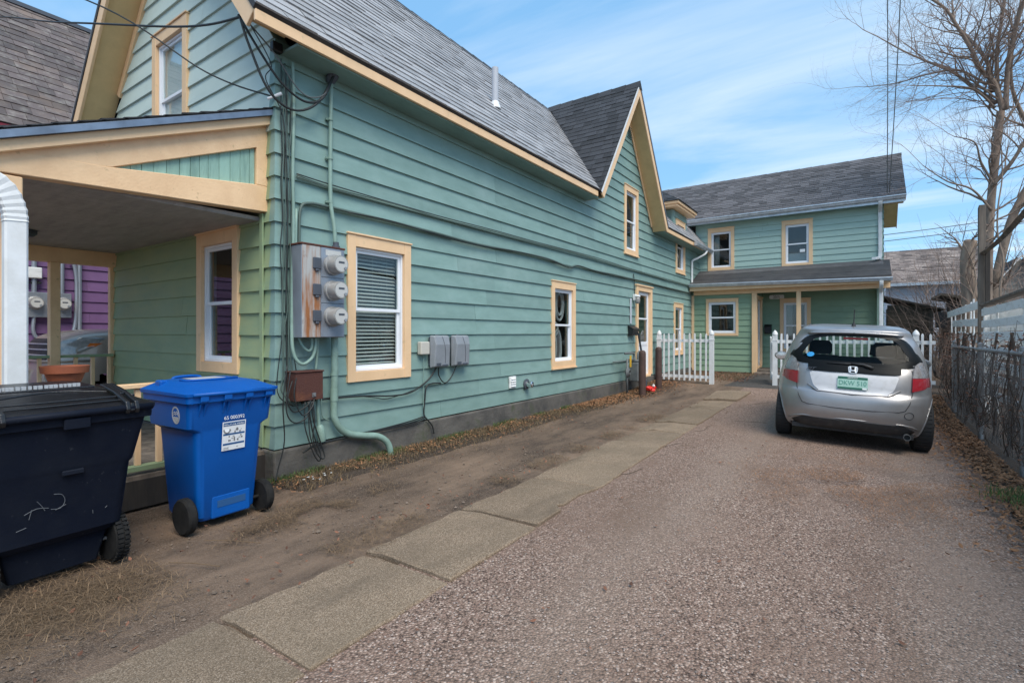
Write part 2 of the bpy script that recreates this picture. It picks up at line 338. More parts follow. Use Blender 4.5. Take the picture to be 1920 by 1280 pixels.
ground_mat('soil', [(.045,.034,.026), (.08,.06,.045), (.11,.08,.06), (.15,.11,.085)], 120, .01, (.06,.045,.034), 1.2)
ground_mat('old_asphalt', [(.05,.046,.043), (.085,.078,.072), (.10,.09,.085), (.15,.135,.125)], 120, .005, (.06,.054,.05), .8)
# ------------------------------------------------------------------ ground
rng = random.Random(7)
def vnoise(x, y, s=1.0, seed=0):
    from mathutils import noise
    return noise.noise(Vector((x*s, y*s, seed*7.13)))
def sstep(a, b, t):
    t = min(1, max(0, (t-a)/(b-a))); return t*t*(3-2*t)
def gz(x, y):
    return .16*sstep(10.8, 14.2, y)-.045*max(0, min(x, 1.6)+1.0)*sstep(-2, 2, y)*(1-sstep(12, 15, y))
def sheet(name, m, x0, x1, y0, y1, cell, off, amp=0, edge=0, edge_mask=(1,1,1,1), inset=None):
    nx = max(1, round((x1-x0)/cell)); ny = max(1, round((y1-y0)/cell)); b = MB(); vs = []
    for j in range(ny+1):
        for i in range(nx+1):
            x = x0+(x1-x0)*i/nx; y = y0+(y1-y0)*j/ny; h = gz(x, y)+off+amp*(vnoise(x, y, 1.3)+.5*vnoise(x, y, 4, 2))
            if edge:
                if i == 0 and edge_mask[0]: x += edge*vnoise(0, y, 1.7, 3)+.4*edge*vnoise(0, y, 7, 4)
                if i == nx and edge_mask[1]: x += edge*vnoise(0, y, 1.7, 5)+.4*edge*vnoise(0, y, 7, 6)
                if j == 0 and edge_mask[2]: y += edge*vnoise(x, 0, 1.7, 7)
                if j == ny and edge_mask[3]: y += edge*vnoise(x, 0, 1.7, 8)
                if (i == 0 and edge_mask[0]) or (i == nx and edge_mask[1]) or (j == 0 and edge_mask[2]) or (j == ny and edge_mask[3]): h = gz(x, y)-.02
            vs.append((x, y, h))
    fs = [(j*(nx+1)+i, j*(nx+1)+i+1, (j+1)*(nx+1)+i+1, (j+1)*(nx+1)+i) for j in range(ny) for i in range(nx)]
    b.add(vs, fs); o = b.build(name, MATS[m], smooth=True); return struct(o)
b = MB(); N_ = 120
xs = [-400, -150, -60]+[-30+i*.5 for i in range(121)]+[60, 150, 400]; ys = [-400, -150, -60, -25]+[-12+i*.5 for i in range(125)]+[75, 150, 400]
vs = [(x, y, gz(x, y)-.006+(.012*vnoise(x, y, .9) if abs(x) < 25 and -10 < y < 45 else 0)) for y in ys for x in xs]; nx = len(xs)
b.add(vs, [(j*nx+i, j*nx+i+1, (j+1)*nx+i+1, (j+1)*nx+i) for j in range(len(ys)-1) for i in range(nx-1)])
struct(b.build('ground', MATS['dirt'], smooth=True))
sheet('driveway', 'chipseal', -2.3, 1.12, -7, 13.2, .2, .010, .004, .14, (0,1,0,1))
sheet('yard_path', 'old_asphalt', -2.9, 1.2, 13.0, 17.0, .25, .016, .003, .08, (1,0,1,0))
sheet('fence_verge', 'soil', 1.0, 1.75, -3, 14, .15, .024, .02, .18, (1,0,0,0))
sheet('neighbour_yard', 'soil', 1.7, 14, -3, 40, .5, .01, .02)
sheet('wall_verge', 'soil', -4.62, -4.0, 2.6, 13.6, .12, .018, .014, .16, (0,1,1,0))

# concrete walkway of single slabs
walk = bpy.data.objects.new('walkway', None); COL.objects.link(walk); struct(walk); walk['label'] = 'row of worn concrete slabs sunk beside the gravel drive'
J = [-.75, .28, 1.255, 2.155, 3.115, 4.21, 5.0, 6.2, 7.15, 7.92, 9.0, 9.98, 11.05, 12.3]
for i in range(len(J)-1):
    y0, y1 = J[i]+.011, J[i+1]-.011
    xl = lambda y: -2.60-.012*y+.03*vnoise(0, y, 1.1, 11)
    xr = lambda y: -1.84-.026*y+.02*vnoise(0, y, 1.4, 12)
    if i == len(J)-2: xr = lambda y: -2.10+.05*(y-11)
    def edge(p, q, n, amp, sd):
        out = []
        for k in range(n):
            t = k/n; x = p[0]+(q[0]-p[0])*t; y = p[1]+(q[1]-p[1])*t
            out.append((x+amp*vnoise(x*9, y*9, 1, sd) if k else x, y+amp*.6*vnoise(x*8, y*8, 1, sd+1) if k else y))
        return out
    A, B_, C, D = (xl(y0), y0), (xr(y0), y0), (xr(y1), y1), (xl(y1), y1)
    poly = edge(A, B_, 9, .012, 20)
    if i == 4:      # broken outer edge
        poly += [(B_[0], B_[1]), (B_[0]-.01, y0+.14), (B_[0]-.02, y0+.38), (B_[0]-.10, y0+.45), (B_[0]-.06, y0+.50), (B_[0]-.08, y0+.8)]
        poly += [C]
    else: poly += edge(B_, C, 9, .022, 23)
    if i == 4: poly += edge(C, D, 9, .012, 26)[1:]
    else: poly += edge(C, D, 9, .012, 26)
    poly += edge(D, A, 9, .03, 29)
    top = .031+rng.uniform(-.010, .010)+(.02 if i == len(J)-2 else 0); tx, ty = rng.uniform(-.012, .012), rng.uniform(-.014, .014)
    cx, cy = (A[0]+C[0])/2, (y0+y1)/2
    fr = lambda a, c, d: (a, c, d+gz(a, c)+(tx*(a-cx)+ty*(c-cy) if d > 0 else 0)-(.026*sstep(-2.45, -2.62, a) if d > 0 else 0))
    m = MB(); m.prism(poly, fr, -.05, top)
    o = m.build('slab', MATS['slab'], walk, bevel=.008)

# ------------------------------------------------------------------ cladding, shingles, windows
def clip(poly, a, b, c):
    out = []; n = len(poly)
    for i in range(n):
        p, q = poly[i], poly[(i+1) % n]; fp = a*p[0]+b*p[1]-c; fq = a*q[0]+b*q[1]-c
        if fp <= 1e-9: out.append(p)
        if (fp < -1e-9 and fq > 1e-9) or (fp > 1e-9 and fq < -1e-9):
            t = fp/(fp-fq); out.append((p[0]+(q[0]-p[0])*t, p[1]+(q[1]-p[1])*t))
    return out if len(out) >= 3 else []
def band(poly, axis, lo, hi):
    a, b = (1, 0) if axis == 0 else (0, 1)
    p = clip(poly, a, b, hi); return clip(p, -a, -b, -lo) if p else []
def subtract(polys, r):
    u0, u1, z0, z1 = r; out = []
    for p in polys:
        for q in (clip(p, 1, 0, u0), clip(p, -1, 0, -u1)):
            if q: out.append(q)
        mid = band(p, 0, u0, u1)
        if mid:
            for q in (clip(mid, 0, 1, z0), clip(mid, 0, -1, -z1)):
                if q: out.append(q)
    return out
def area(p): return abs(sum(p[i][0]*p[(i+1) % len(p)][1]-p[(i+1) % len(p)][0]*p[i][1] for i in range(len(p))))/2
def frame(o, u, n):
    o, u, n = Vector(o), Vector(u), Vector(n)
    return lambda a, z, d: o+u*a+n*d+Vector((0, 0, z))
def wall(house, fr, outlines, openings, m, th=.14, name='wall'):
    b = MB(); polys = list(outlines)
    for r in openings: polys = subtract(polys, r)
    for p in polys: b.prism(p, fr, -th, 0)
    return b.build(name, MATS[m], house)
def clad(parent, fr, outlines, openings, z0, z1, ex, m, seed=1, length=(2.4, 3.7), t0=.027, t1=.004, name='clapboard'):
    rg = random.Random(seed); k = 0; z = z0
    while z < z1-.02:
        zt = min(z+ex+.012, z1)
        polys = [q for q in (band(p, 1, z, zt) for p in outlines) if q]
        for r in openings: polys = subtract(polys, r)
        polys = [p for p in polys if area(p) > .0008]
        if polys:
            umin = min(v[0] for p in polys for v in p); umax = max(v[0] for p in polys for v in p)
            cuts = [umin]; c = umin+rg.uniform(.5, 1)*length[1]
            while c < umax-.6: cuts.append(c); c += rg.uniform(*length)
            cuts.append(umax)
            for a, bb in zip(cuts[:-1], cuts[1:]):
                seg = [q for q in (band(p, 0, a+(.0015 if a > umin else 0), bb-(.0015 if bb < umax else 0)) for p in polys) if q and area(q) > .0006]
                if not seg: continue
                da, db = rg.uniform(-.003, .003), rg.uniform(-.003, .003); dz = rg.uniform(-.0025, .0025)
                seg.sort(key=lambda p: min(v[0] for v in p)); runs = []; end = None
                for p in seg:
                    lo_, hi_ = min(v[0] for v in p), max(v[0] for v in p)
                    if end is None or lo_ > end+1e-4: runs.append([])
                    runs[-1].append(p); end = hi_ if end is None else max(end, hi_)
                for p, mb in [(p, q) for run in runs for q in [MB()] for p in run]:
                    n = len(p); bk = [fr(v[0], v[1], .0005) for v in p]
                    ft = [fr(v[0], v[1]+(dz if abs(v[1]-z) < 1e-6 else 0), t0+(t1-t0)*(v[1]-z)/ex+(da+(db-da)*(v[0]-a)/max(bb-a, .1))*(1 if v[1] < z+ex*.5 else .3)) for v in p]
                    mb.add(bk+ft, [tuple(range(n-1, -1, -1)), tuple(range(n, 2*n))]+[(i, (i+1) % n, n+(i+1) % n, n+i) for i in range(n)])
                    if p is runs[[q[-1] is p for q in runs].index(True)][-1] if any(q[-1] is p for q in runs) else False: mb.build(name, MATS[m], parent); k += 1
        z += ex
    return k
def window(house, fr, u0, u1, z0, z1, trim=.105, style='blinds', tm='tan', sill=True, name='window', seed=0, split=.5, glassm='window_glass', sash=.045, proud=.042):
    """casing u0..u1 x z0..z1; returns the opening to cut"""
    a0, a1, c0, c1 = u0+trim, u1-trim, z0+trim*1.05, z1-trim*1.2
    b = MB()
    b.prism([(u0, z0), (a0, z0), (a0, z1), (u0, z1)], fr, .001, proud); b.prism([(a1, z0), (u1, z0), (u1, z1), (a1, z1)], fr, .001, proud)
    b.prism([(a0+.0005, c1), (a1-.0005, c1), (a1-.0005, z1), (a0+.0005, z1)], fr, .001, proud-.002)
    b.prism([(a0+.0005, z0), (a1-.0005, z0), (a1-.0005, c0), (a0+.0005, c0)], fr, .001, proud-.002)
    if sill: b.prism([(u0-.012, z0-.03), (u1+.012, z0-.03), (u1+.012, z0-.001), (u0-.012, z0-.001)], fr, .001, proud+.022)
    b.prism([(u0-.01, z1+.001), (u1+.01, z1+.001), (u1+.01, z1+.02), (u0-.01, z1+.02)], fr, .001, proud+.014)
    # reveals
    for (p0, p1, q0, q1) in ((a0-.012, a0-.0005, c0, c1), (a1+.0005, a1+.012, c0, c1), (a0, a1, c0-.012, c0-.0005), (a0, a1, c1+.0005, c1+.012)):
        b.prism([(p0, q0), (p1, q0), (p1, q1), (p0, q1)], fr, -.10, .0)
    w = b.build(name, MATS[tm], house, bevel=.003)
    cm = c0+(c1-c0)*split; s = sash
    f = MB()
    def ring(m_, p0, p1, q0, q1, t, d0, d1):
        m_.prism([(p0, q0), (p0+t, q0), (p0+t, q1), (p0, q1)], fr, d0, d1); m_.prism([(p1-t, q0), (p1, q0), (p1, q1), (p1-t, q1)], fr, d0, d1)
        m_.prism([(p0+t, q0), (p1-t, q0), (p1-t, q0+t*1.1), (p0+t, q0+t*1.1)], fr, d0, d1-.001); m_.prism([(p0+t, q1-t), (p1-t, q1-t), (p1-t, q1), (p0+t, q1)], fr, d0, d1-.001)
    g = .002
    ring(f, a0+g, a1-g, c0+g, c1-g, s*.55, -.07, .004)
    f.build('frame', MATS['vinyl'], w, bevel=.002)
    e = s*.55+.003
    for (q0, q1, d) in ((cm-s*.35, c1-e, -.026), (c0+e, cm+s*.35, -.046)):
        f = MB(); ring(f, a0+e, a1-e, q0, q1, s*.72, d-.016, d+.012); f.build('sash', MATS['vinyl'], w, bevel=.002)
        p = MB(); t = s*.72-.006
        p.prism([(a0+e+t, q0+t), (a1-e-t, q0+t), (a1-e-t, q1-t), (a0+e+t, q1-t)], fr, d-.003, d+.001)
        p.build('pane', MATS[glassm], w)
    # the room behind
    r = MB(); D = .75
    for (p0, p1, q0, q1, d0, d1) in ((a0-.3, a1+.3, c0-.3, c1+.2, -D-.02, -D), (a0-.32, a0-.3, c0-.3, c1+.2, -D, -.145), (a1+.3, a1+.32, c0-.3, c1+.2, -D, -.145),
                                     (a0-.3, a1+.3, c0-.32, c0-.3, -D, -.145), (a0-.3, a1+.3, c1+.2, c1+.22, -D, -.145)):
        r.prism([(p0, q0), (p1, q0), (p1, q1), (p0, q1)], fr, d0, d1)
    r.build('room', MATS['room'], w)
    rg = random.Random(seed)
    if style == 'blinds':
        m_ = MB(); z = c1-.03; 
        while z > c0+.05:
            hh = .011; t = rg.uniform(-.002, .002)
            v = [fr(a0+.03, z-hh+t, -.096), fr(a1-.03, z-hh-t, -.096), fr(a1-.03, z+hh-t, -.124), fr(a0+.03, z+hh+t, -.124)]
            v2 = [Vector(q)+Vector((0, 0, .002)) for q in v]
            m_.add(v+v2, [(3,2,1,0), (4,5,6,7), (0,1,5,4), (2,3,7,6), (1,2,6,5), (0,4,7,3)]); z -= .042
        for t in (.2, .5, .8): 
            u = a0+(a1-a0)*t; m_.tube([fr(u, c1-.02, -.114), fr(u, c0+.05, -.114)], .0015, 4)
        m_.build('blind', MATS['blind'], w)
    elif style in ('curtain', 'curtains'):
        for (p0, p1) in (((a0+.02, a0+(a1-a0)*.32), (a1-(a1-a0)*.28, a1-.02)) if style == 'curtains' else ((a0+.02, a0+(a1-a0)*.36),)):
            m_ = MB(); n = 28; vs = []
            for i in range(n+1):
                u = p0+(p1-p0)*i/n; d = -.15+.018*math.sin(i*1.5)+.008*math.sin(i*.7)
                vs += [fr(u, c1-.01, d), fr(u, c0+.03, d)]
            m_.add(vs, [(2*i, 2*i+2, 2*i+3, 2*i+1) for i in range(n)])
            o = m_.build('curtain', MATS['curtain'], w, smooth=True); sm = o.modifiers.new('t', 'SOLIDIFY'); sm.thickness = .003
    elif style == 'white':
        m_ = MB(); m_.prism([(a0+.02, c0+.02), (a1-.02, c0+.02), (a1-.02, c1-.01), (a0+.02, c1-.01)], fr, -.074, -.066); m_.build('shade', MATS['white_curtain'], w)
    elif style == 'half':
        m_ = MB(); m_.prism([(a0+.02, c0+.02), (a1-.02, c0+.02), (a1-.02, c0+(c1-c0)*.27), (a0+.02, c0+(c1-c0)*.27)], fr, -.115, -.105); m_.build('shade', MATS['plastic_grey'], w)
    elif style == 'rings':
        m_ = MB()
        for (uu, zz, r0, r1) in ((.72, .80, .16, .3), (.72, .80, .11, .2), (.35, .2, .13, .32), (.62, .18, .13, .34), (.48, .45, .10, .12)):
            cu, cz = a0+(a1-a0)*uu, c0+(c1-c0)*zz
            m_.tube([fr(cu+r0*math.cos(t*math.pi/12), cz+r1*math.sin(t*math.pi/12), -.16) for t in range(25)], .022, 5)
        m_.build('curtain', MATS['curtain'], w)
    return w, (a0-.03, a1+.03, c0-.03, c1+.03)
def slope(house, o, u, v, polys, m, base_m, seed, ex=.15, wd=(.2, .36), n_obj=0, near=(0, 0, 1.4), t=.011, thick=.05, name='roof', piece='shingle', jit=.004, parent=None):
    o, u, v = Vector(o), Vector(u).normalized(), Vector(v).normalized(); n = u.cross(v).normalized()
    if n.z < 0: n = -n
    fr = lambda a, c, d: o+u*a+v*c+n*d
    rf = parent
    if rf is None:
        b = MB()
        for p in polys: b.prism(p, fr, -thick, 0)
        rf = b.build(name, MATS[base_m], house)
    rg = random.Random(seed); items = []
    for P in polys:
        umin = min(p[0] for p in P); umax = max(p[0] for p in P); vmin = min(p[1] for p in P); vmax = max(p[1] for p in P); c = vmin-.012; row = 0
        while c < vmax:
            a = umin-.01-(rg.uniform(0, wd[1]) if wd[1]-wd[0] > .03 else wd[0]*(.5*(row % 2)+.06*((row*7) % 5)/5+.02*rg.random())); 
            strip = band(P, 1, max(c, vmin-.012) if c > vmin else vmin, min(c+ex+.03, vmax))
            while a < umax and strip:
                w = rg.uniform(*wd); q = band(strip, 0, a+.0028, a+w-.0028)
                if q and area(q) > .002:
                    tk = t*rg.choice((.75, 1, 1.0, 1.35)); j = rg.uniform(-jit, jit); c0 = min(x[1] for x in q)
                    ok = [(x[0], x[1]+(j if abs(x[1]-c0) < 1e-6 else 0)) for x in q]
                    k = len(ok); lo = [fr(x[0], x[1], .0005) for x in ok]; hi = [fr(x[0], x[1], tk*(1-.85*(x[1]-c)/(ex+.03))+.002) for x in ok]
                    mid = sum(hi, Vector())/k
                    items.append(((mid-Vector(near)).length/max(.05, abs(n.dot((mid-Vector(near)).normalized())))**.5, lo+hi, k))
                a += w
            c += ex; row += 1
    items.sort(key=lambda z: z[0]); rest = MB()
    for i, (dd, vs_, k) in enumerate(items):
        fs = [tuple(range(k, 2*k)), tuple(range(k-1, -1, -1))]+[(q, (q+1) % k, k+(q+1) % k, k+q) for q in range(k)]
        if i < n_obj:
            b = MB(); b.add(vs_, fs); b.build(piece, MATS[m], rf)
        else: rest.add(vs_, fs)
    if rest.v: stuff(rest.build(piece+'s' if not piece.endswith('s') else piece, MATS[m], rf))
    return rf
def board(house, name, m, fr, polys, d0, d1, bevel=.003):
    b = MB()
    for p in polys: b.prism(p, fr, d0, d1)
    return b.build(name, MATS[m], house, bevel=bevel)
def door(house, fr, u0, u1, z0, z1, trim=.12, tm='tan', full=True):
    a0, a1, c1 = u0+trim, u1-trim, z1-trim
    b = MB(); b.prism([(u0, z0), (a0, z0), (a0, z1), (u0, z1)], fr, .001, .056); b.prism([(a1, z0), (u1, z0), (u1, z1), (a1, z1)], fr, .001, .05)
    b.prism([(a0+.0005, c1), (a1-.0005, c1), (a1-.0005, z1), (a0+.0005, z1)], fr, .001, .048)
    b.prism([(u0-.03, z1+.001), (u1+.03, z1+.001), (u1+.03, z1+.035), (u0-.03, z1+.035)], fr, .001, .075)
    b.prism([(a0-.015, z0), (a0-.0005, z0), (a0-.0005, c1), (a0-.015, c1)], fr, -.12, 0); b.prism([(a1+.0005, z0), (a1+.015, z0), (a1+.015, c1), (a1+.0005, c1)], fr, -.12, 0)
    b.prism([(a0, z0-.05), (a1, z0-.05), (a1, z0), (a0, z0)], fr, -.12, .05)
    d = b.build('door', MATS[tm], house, bevel=.003)
    g = .004; H = c1-z0; m_ = MB(); s = .09; lo = z0+H*(.40 if full else .5)
    for (p0, p1, q0, q1) in ((a0+g, a0+s, z0+g, c1-g), (a1-s, a1-g, z0+g, c1-g), (a0+s, a1-s, c1-s, c1-g), (a0+s, a1-s, lo-s, lo), (a0+s, a1-s, z0+g, z0+s*1.6), (a0+s, a1-s, lo+(c1-s-lo)*.48, lo+(c1-s-lo)*.48+.04)):
        m_.prism([(p0, q0), (p1, q0), (p1, q1), (p0, q1)], fr, -.06, -.02)
    m_.prism([(a0+s, z0+s*1.6), (a1-s, z0+s*1.6), (a1-s, lo-s), (a0+s, lo-s)], fr, -.055, -.032)
    m_.build('door_leaf', MATS['vinyl'], d, bevel=.004)
    p = MB(); p.prism([(a0+s, lo), (a1-s, lo), (a1-s, c1-s), (a0+s, c1-s)], fr, -.045, -.040); p.build('pane', MATS['window_glass'], d)
    h = MB(); h.tube([fr(a0+.05, z0+H*.47, -.02), fr(a0+.05, z0+H*.47, .02), fr(a0+.11, z0+H*.47, .03)], .011, 8); h.build('handle', MATS['chrome'], d)
    r = MB(); r.prism([(a0-.1, z0), (a1+.1, z0), (a1+.1, c1+.1), (a0-.1, c1+.1)], fr, -.62, -.60); r.build('room', MATS['room'], d)
    return d, (a0-.03, a1+.03, z0-.05, c1+.03)
# ------------------------------------------------------------------ front green house
EX = .216
H1 = thing('house', 'long green clapboard house with porch, steep grey roof and tall pointed side gable', 'house', (-6.6, 10, 0))
fs = frame((-4.6, 0, 0), (0, 1, 0), (1, 0, 0))          # long side wall
ff = frame((0, 2.74, 0), (1, 0, 0), (0, -1, 0))         # street wall
ZT = .30+18*EX
opens = []
def win(*a, **k):
    w, r = window(H1, *a, **k); opens.append(r); return w
win(fs, 3.54, 4.47, .865, 2.47, style='blinds', seed=1, sill=False)
win(fs, 7.92, 8.83, .77, 2.33, style='rings', seed=2)
win(fs, 15.08, 15.99, .77, 2.28, style='curtain', seed=3)
win(fs, 11.30, 12.17, 3.27, 4.87, style='half', seed=4)
win(fs, 15.27, 16.20, 3.21, 4.77, style='curtains', seed=5)
_, r = door(H1, fs, 12.02, 13.16, .33, 2.56); opens.append(r)
side_out = [[(2.74, .30), (17.95, .30), (17.95, ZT), (2.74, ZT)], [(9.42, ZT), (13.18, ZT), (11.3, 6.84)], [(15.05, ZT+.001), (16.42, ZT+.001), (16.42, 5.02), (15.05, 5.02)]]
wl = wall(H1, fs, side_out, opens, 'green_pipe')
clad(wl, fs, side_out, opens, .30, 6.84, EX, 'green', 3)
opens_f = []
w, r = window(H1, ff, -6.09, -5.22, .98, 2.47, style='none', seed=6, sill=False); opens_f.append(r)
w, r = window(H1, ff, -7.24, -6.33, 3.45, 5.03, style='white', seed=7); opens_f.append(r)
f_out = [[(-8.6, .30), (-4.6, .30), (-4.6, ZT), (-8.6, ZT)], [(-8.6, ZT), (-4.6, ZT), (-6.6, 6.62)]]
wf = wall(H1, ff, f_out, opens_f, 'green_pipe', name='street_wall')
lowo = [[(-8.6, .30), (-4.6, .30), (-4.6, 3.324), (-8.6, 3.324)]]; hio = [[(-8.6, 3.324), (-4.6, 3.324), (-4.6, ZT), (-8.6, ZT)], f_out[1]]
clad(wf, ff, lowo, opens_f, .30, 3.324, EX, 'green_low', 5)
clad(wf, ff, hio, opens_f, 3.324, 6.62, EX, 'green_gable_lit', 6)
# metal corner caps, one to a course
for i in range(18):
    z = .30+i*EX; b = MB(); t0, t1 = .030, .008
    for (za, zb) in ((z, z+EX),):
        q = [(-4.6+t0, 2.74-t0), (-4.6+t0, 2.80), (-4.6-.06, 2.74-t0), (-4.6-.06, 2.745), (-4.595, 2.745), (-4.595, 2.80)]
        q2 = [(-4.6+t1, 2.74-t1), (-4.6+t1, 2.80), (-4.6-.06, 2.74-t1), (-4.6-.06, 2.745), (-4.595, 2.745), (-4.595, 2.80)]
        order = [0, 1, 5, 4, 3, 2]; lo = [(q[k][0], q[k][1], za-.002) for k in order]; hi = [(q2[k][0], q2[k][1], zb+.004) for k in order]
        b.add(lo+hi, [(5,4,3,2,1,0), (6,7,8,9,10,11)]+[(k, (k+1) % 6, 6+(k+1) % 6, 6+k) for k in range(6)])
    b.build('corner_cap', MATS['green' if z > 3.3 else 'green'], wl)
# other walls, plain
b = MB(); b.box(-8.6, -8.46, 2.88, 17.9, 0, ZT); b.box(-8.6, -4.75, 17.8, 17.94, 0, ZT); b.build_each('back_wall', MATS['green'], H1)
b = MB(); b.box(-4.6-.2, -4.555, 2.70, 17.0, -.1, .285); b.box(-8.62, -4.8, 2.70, 2.95, -.1, .285)
b.build_each('foundation', MATS['concrete_old'], H1, bevel=.02, seg=2)
# roof
RX0, RZ0, RX1, RZ1 = -4.25, 4.20, -6.6, 7.08; L1 = math.hypot(RX0-RX1, RZ1-RZ0)
near = [(2.35, 0), (9.23, 0), (11.27, L1), (2.35, L1)]; far = [(13.37, 0), (18.3, 0), (18.3, L1), (11.33, L1)]
roof = slope(H1, (RX0, 0, RZ0), (0, 1, 0), (RX1-RX0, 0, RZ1-RZ0), [near, far], 'shingle', 'roll_roof', 21, n_obj=240, t=.016, wd=(.298, .31))
slope(H1, (-8.95, 0, RZ0), (0, 1, 0), (2.35, 0, RZ1-RZ0), [[(2.35, 0), (18.3, 0), (18.3, L1), (2.35, L1)]], 'shingle', 'roll_roof', 22, ex=.6, wd=(2, 3), name='roof_slope')
LC = math.hypot(2.1, 2.96)
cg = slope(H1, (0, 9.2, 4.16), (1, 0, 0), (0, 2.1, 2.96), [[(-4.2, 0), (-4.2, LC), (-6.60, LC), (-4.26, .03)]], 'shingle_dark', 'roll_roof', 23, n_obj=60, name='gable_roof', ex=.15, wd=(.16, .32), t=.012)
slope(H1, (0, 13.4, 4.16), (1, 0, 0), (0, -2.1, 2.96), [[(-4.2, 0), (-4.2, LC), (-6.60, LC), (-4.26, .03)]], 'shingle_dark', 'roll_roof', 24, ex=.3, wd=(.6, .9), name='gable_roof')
b = MB()
for k in range(26):
    y = 2.34+k*.345
    b.add([(RX1-.13, y, RZ1-.145), (RX1, y, RZ1+.03), (RX1+.13, y, RZ1-.145), (RX1-.13, y+.36, RZ1-.135), (RX1, y+.36, RZ1+.018), (RX1+.13, y+.36, RZ1-.135)], [(0,1,4,3), (1,2,5,4), (0,3,5,2), (0,2,1), (3,4,5)])
for k in range(7):
    x = -4.19-k*.345
    b.add([(x, 11.17, 6.965), (x, 11.3, 7.155), (x, 11.43, 6.965), (x-.36, 11.17, 6.955), (x-.36, 11.3, 7.143), (x-.36, 11.43, 6.955)], [(0,1,4,3), (1,2,5,4), (0,3,5,2), (0,2,1), (3,4,5)])
b.build('ridge_cap', MATS['shingle_dark'], roof)
# eaves, soffits, rakes
b = MB(); b.box(-4.295, -4.262, 2.36, 9.20, 4.065, 4.165); b.box(-4.295, -4.262, 13.42, 17.2, 4.065, 4.165); b.build_each('fascia', MATS['tan'], H1, bevel=.004)
b = MB(); b.box(-4.58, -4.30, 2.78, 9.3, 4.05, 4.075); b.box(-4.58, -4.30, 13.3, 17.9, 4.05, 4.075); b.build_each('soffit', MATS['green'], H1)
def rake(pa, pb, n, w, h, depth_axis, d0, d1, m, nm, drop):
    """board under a sloping roof edge between pa and pb (2D points across the gable), spanning d0..d1 along the gable's normal axis"""
    pa, pb = Vector(pa), Vector(pb); d = (pb-pa).normalized(); q = Vector((-d.y, d.x)); q = -q if q.y > 0 else q
    poly = [pa+q*drop, pb+q*drop, pb+q*(drop+h), pa+q*(drop+h)]
    P_ = [(p.x, p.y) for p in poly]; sg = 1 if pa.x < pb.x else -1
    return clip(P_, sg, 0, sg*pb.x)
fgab = lambda a, z, d: Vector((a, d, z))
for sx in (-1, 1):
    pa = (-6.6+sx*2.35, RZ0); pb = (-6.6, RZ1)
    b = MB(); b.prism(rake(pa, pb, 0, 0, .16, 0, 0, 0, 0, 0, .053), fgab, 2.36, 2.392); b.build('rake_board', MATS['tan'], H1, bevel=.004)
    b = MB(); b.prism(rake((-6.6+sx*2.3, RZ0+.06), pb, 0, 0, .016, 0, 0, 0, 0, 0, .17), fgab, 2.393, 2.738); b.build('rake_soffit', MATS['soffit'], H1)
    b = MB(); b.prism(rake((-6.6+sx*1.90, RZ0+.5515), pb, 0, 0, .10, 0, 0, 0, 0, 0, .19), fgab, 2.70, 2.737); b.build('rake_moulding', MATS['tan'], H1)
fcg = lambda a, z, d: Vector((d, a, z))
for sy in (-1, 1):
    pa = (11.3+sy*2.1, 4.16); pb = (11.3, 7.12)
    b = MB(); b.prism(rake(pa, pb, 0, 0, .13, 0, 0, 0, 0, 0, .053), fcg, -4.235, -4.205); b.build('rake_board', MATS['tan'], H1, bevel=.004)
    b = MB(); b.prism(rake(pa, pb, 0, 0, .014, 0, 0, 0, 0, 0, .165), fcg, -4.572, -4.236); b.build('rake_soffit', MATS['soffit'], H1)
    b = MB(); b.prism(rake((11.3+sy*2.0, 4.30), pb, 0, 0, .07, 0, 0, 0, 0, 0, .182), fcg, -4.572, -4.55); b.build('rake_moulding', MATS['tan'], H1)
    b = MB(); b.prism(rake(pa, pb, 0, 0, .045, 0, 0, 0, 0, 0, .0), fcg, -4.199, -4.192); b.build('drip_edge', MATS['white_paint' if sy < 0 else 'drip'], H1)
# louvre vent high in the gable
b = MB(); b.prism([(11.47, 6.02), (11.72, 6.02), (11.72, 6.30), (11.47, 6.30)], fs, .01, .036)
v = b.build('vent', MATS['green'], H1)
b = MB()
for k in range(6): b.obox(fs(11.595, 6.05+k*.042, .045), ((0,1,0), (.7,0,-.7), (.7,0,.7)), (.11, .014, .003))
b.build('louvre', MATS['green_cable'], v)
# vent pipe through the roof
b = MB(); b.tube([(-5.02, 6.83, 4.95), (-5.02, 6.83, 5.78)], .055, 14); p = b.build('vent_pipe', MATS['pale_siding'], H1, auto=40)
b = MB(); b.obox((-4.98, 6.83, 5.085), ((.632,0,-.775), (0,1,0), (.775,0,.632)), (.17, .14, .008)); b.lathe([(.10, -.02), (.06, .1)], (-5.02, 6.83, 5.12)); b.build('flashing', MATS['white_paint'], p)
# wall dormer
b = MB(); b.box(-5.7, -4.62, 15.05, 15.15, 4.3, 5.02); b.box(-5.7, -4.62, 16.32, 16.42, 4.3, 5.02); dm = b.build('dormer', MATS['green'], H1)
fdl = frame((0, 15.05, 0), (1, 0, 0), (0, -1, 0))
clad(dm, fdl, [[(-5.6, 4.40), (-4.6, 4.40), (-4.6, 5.02), (-5.6, 5.02)]], [], 4.40, 5.02, EX, 'green', 9)
for k in range(3):
    z = 4.40+k*EX; b = MB(); b.box(-4.64, -4.568, 15.018, 15.09, z, min(z+EX-.004, 5.0)); b.build('corner_cap', MATS['green'], dm)
b = MB(); b.box(-5.8, -4.38, 14.76, 16.66, 5.04, 5.11); b.box(-5.8, -4.34, 14.72, 16.70, 5.112, 5.19); b.build('fascia', MATS['tan'], dm, bevel=.004)
x0, x1, y0, y1, zb = -6.0, -4.31, 14.69, 16.73, 5.195
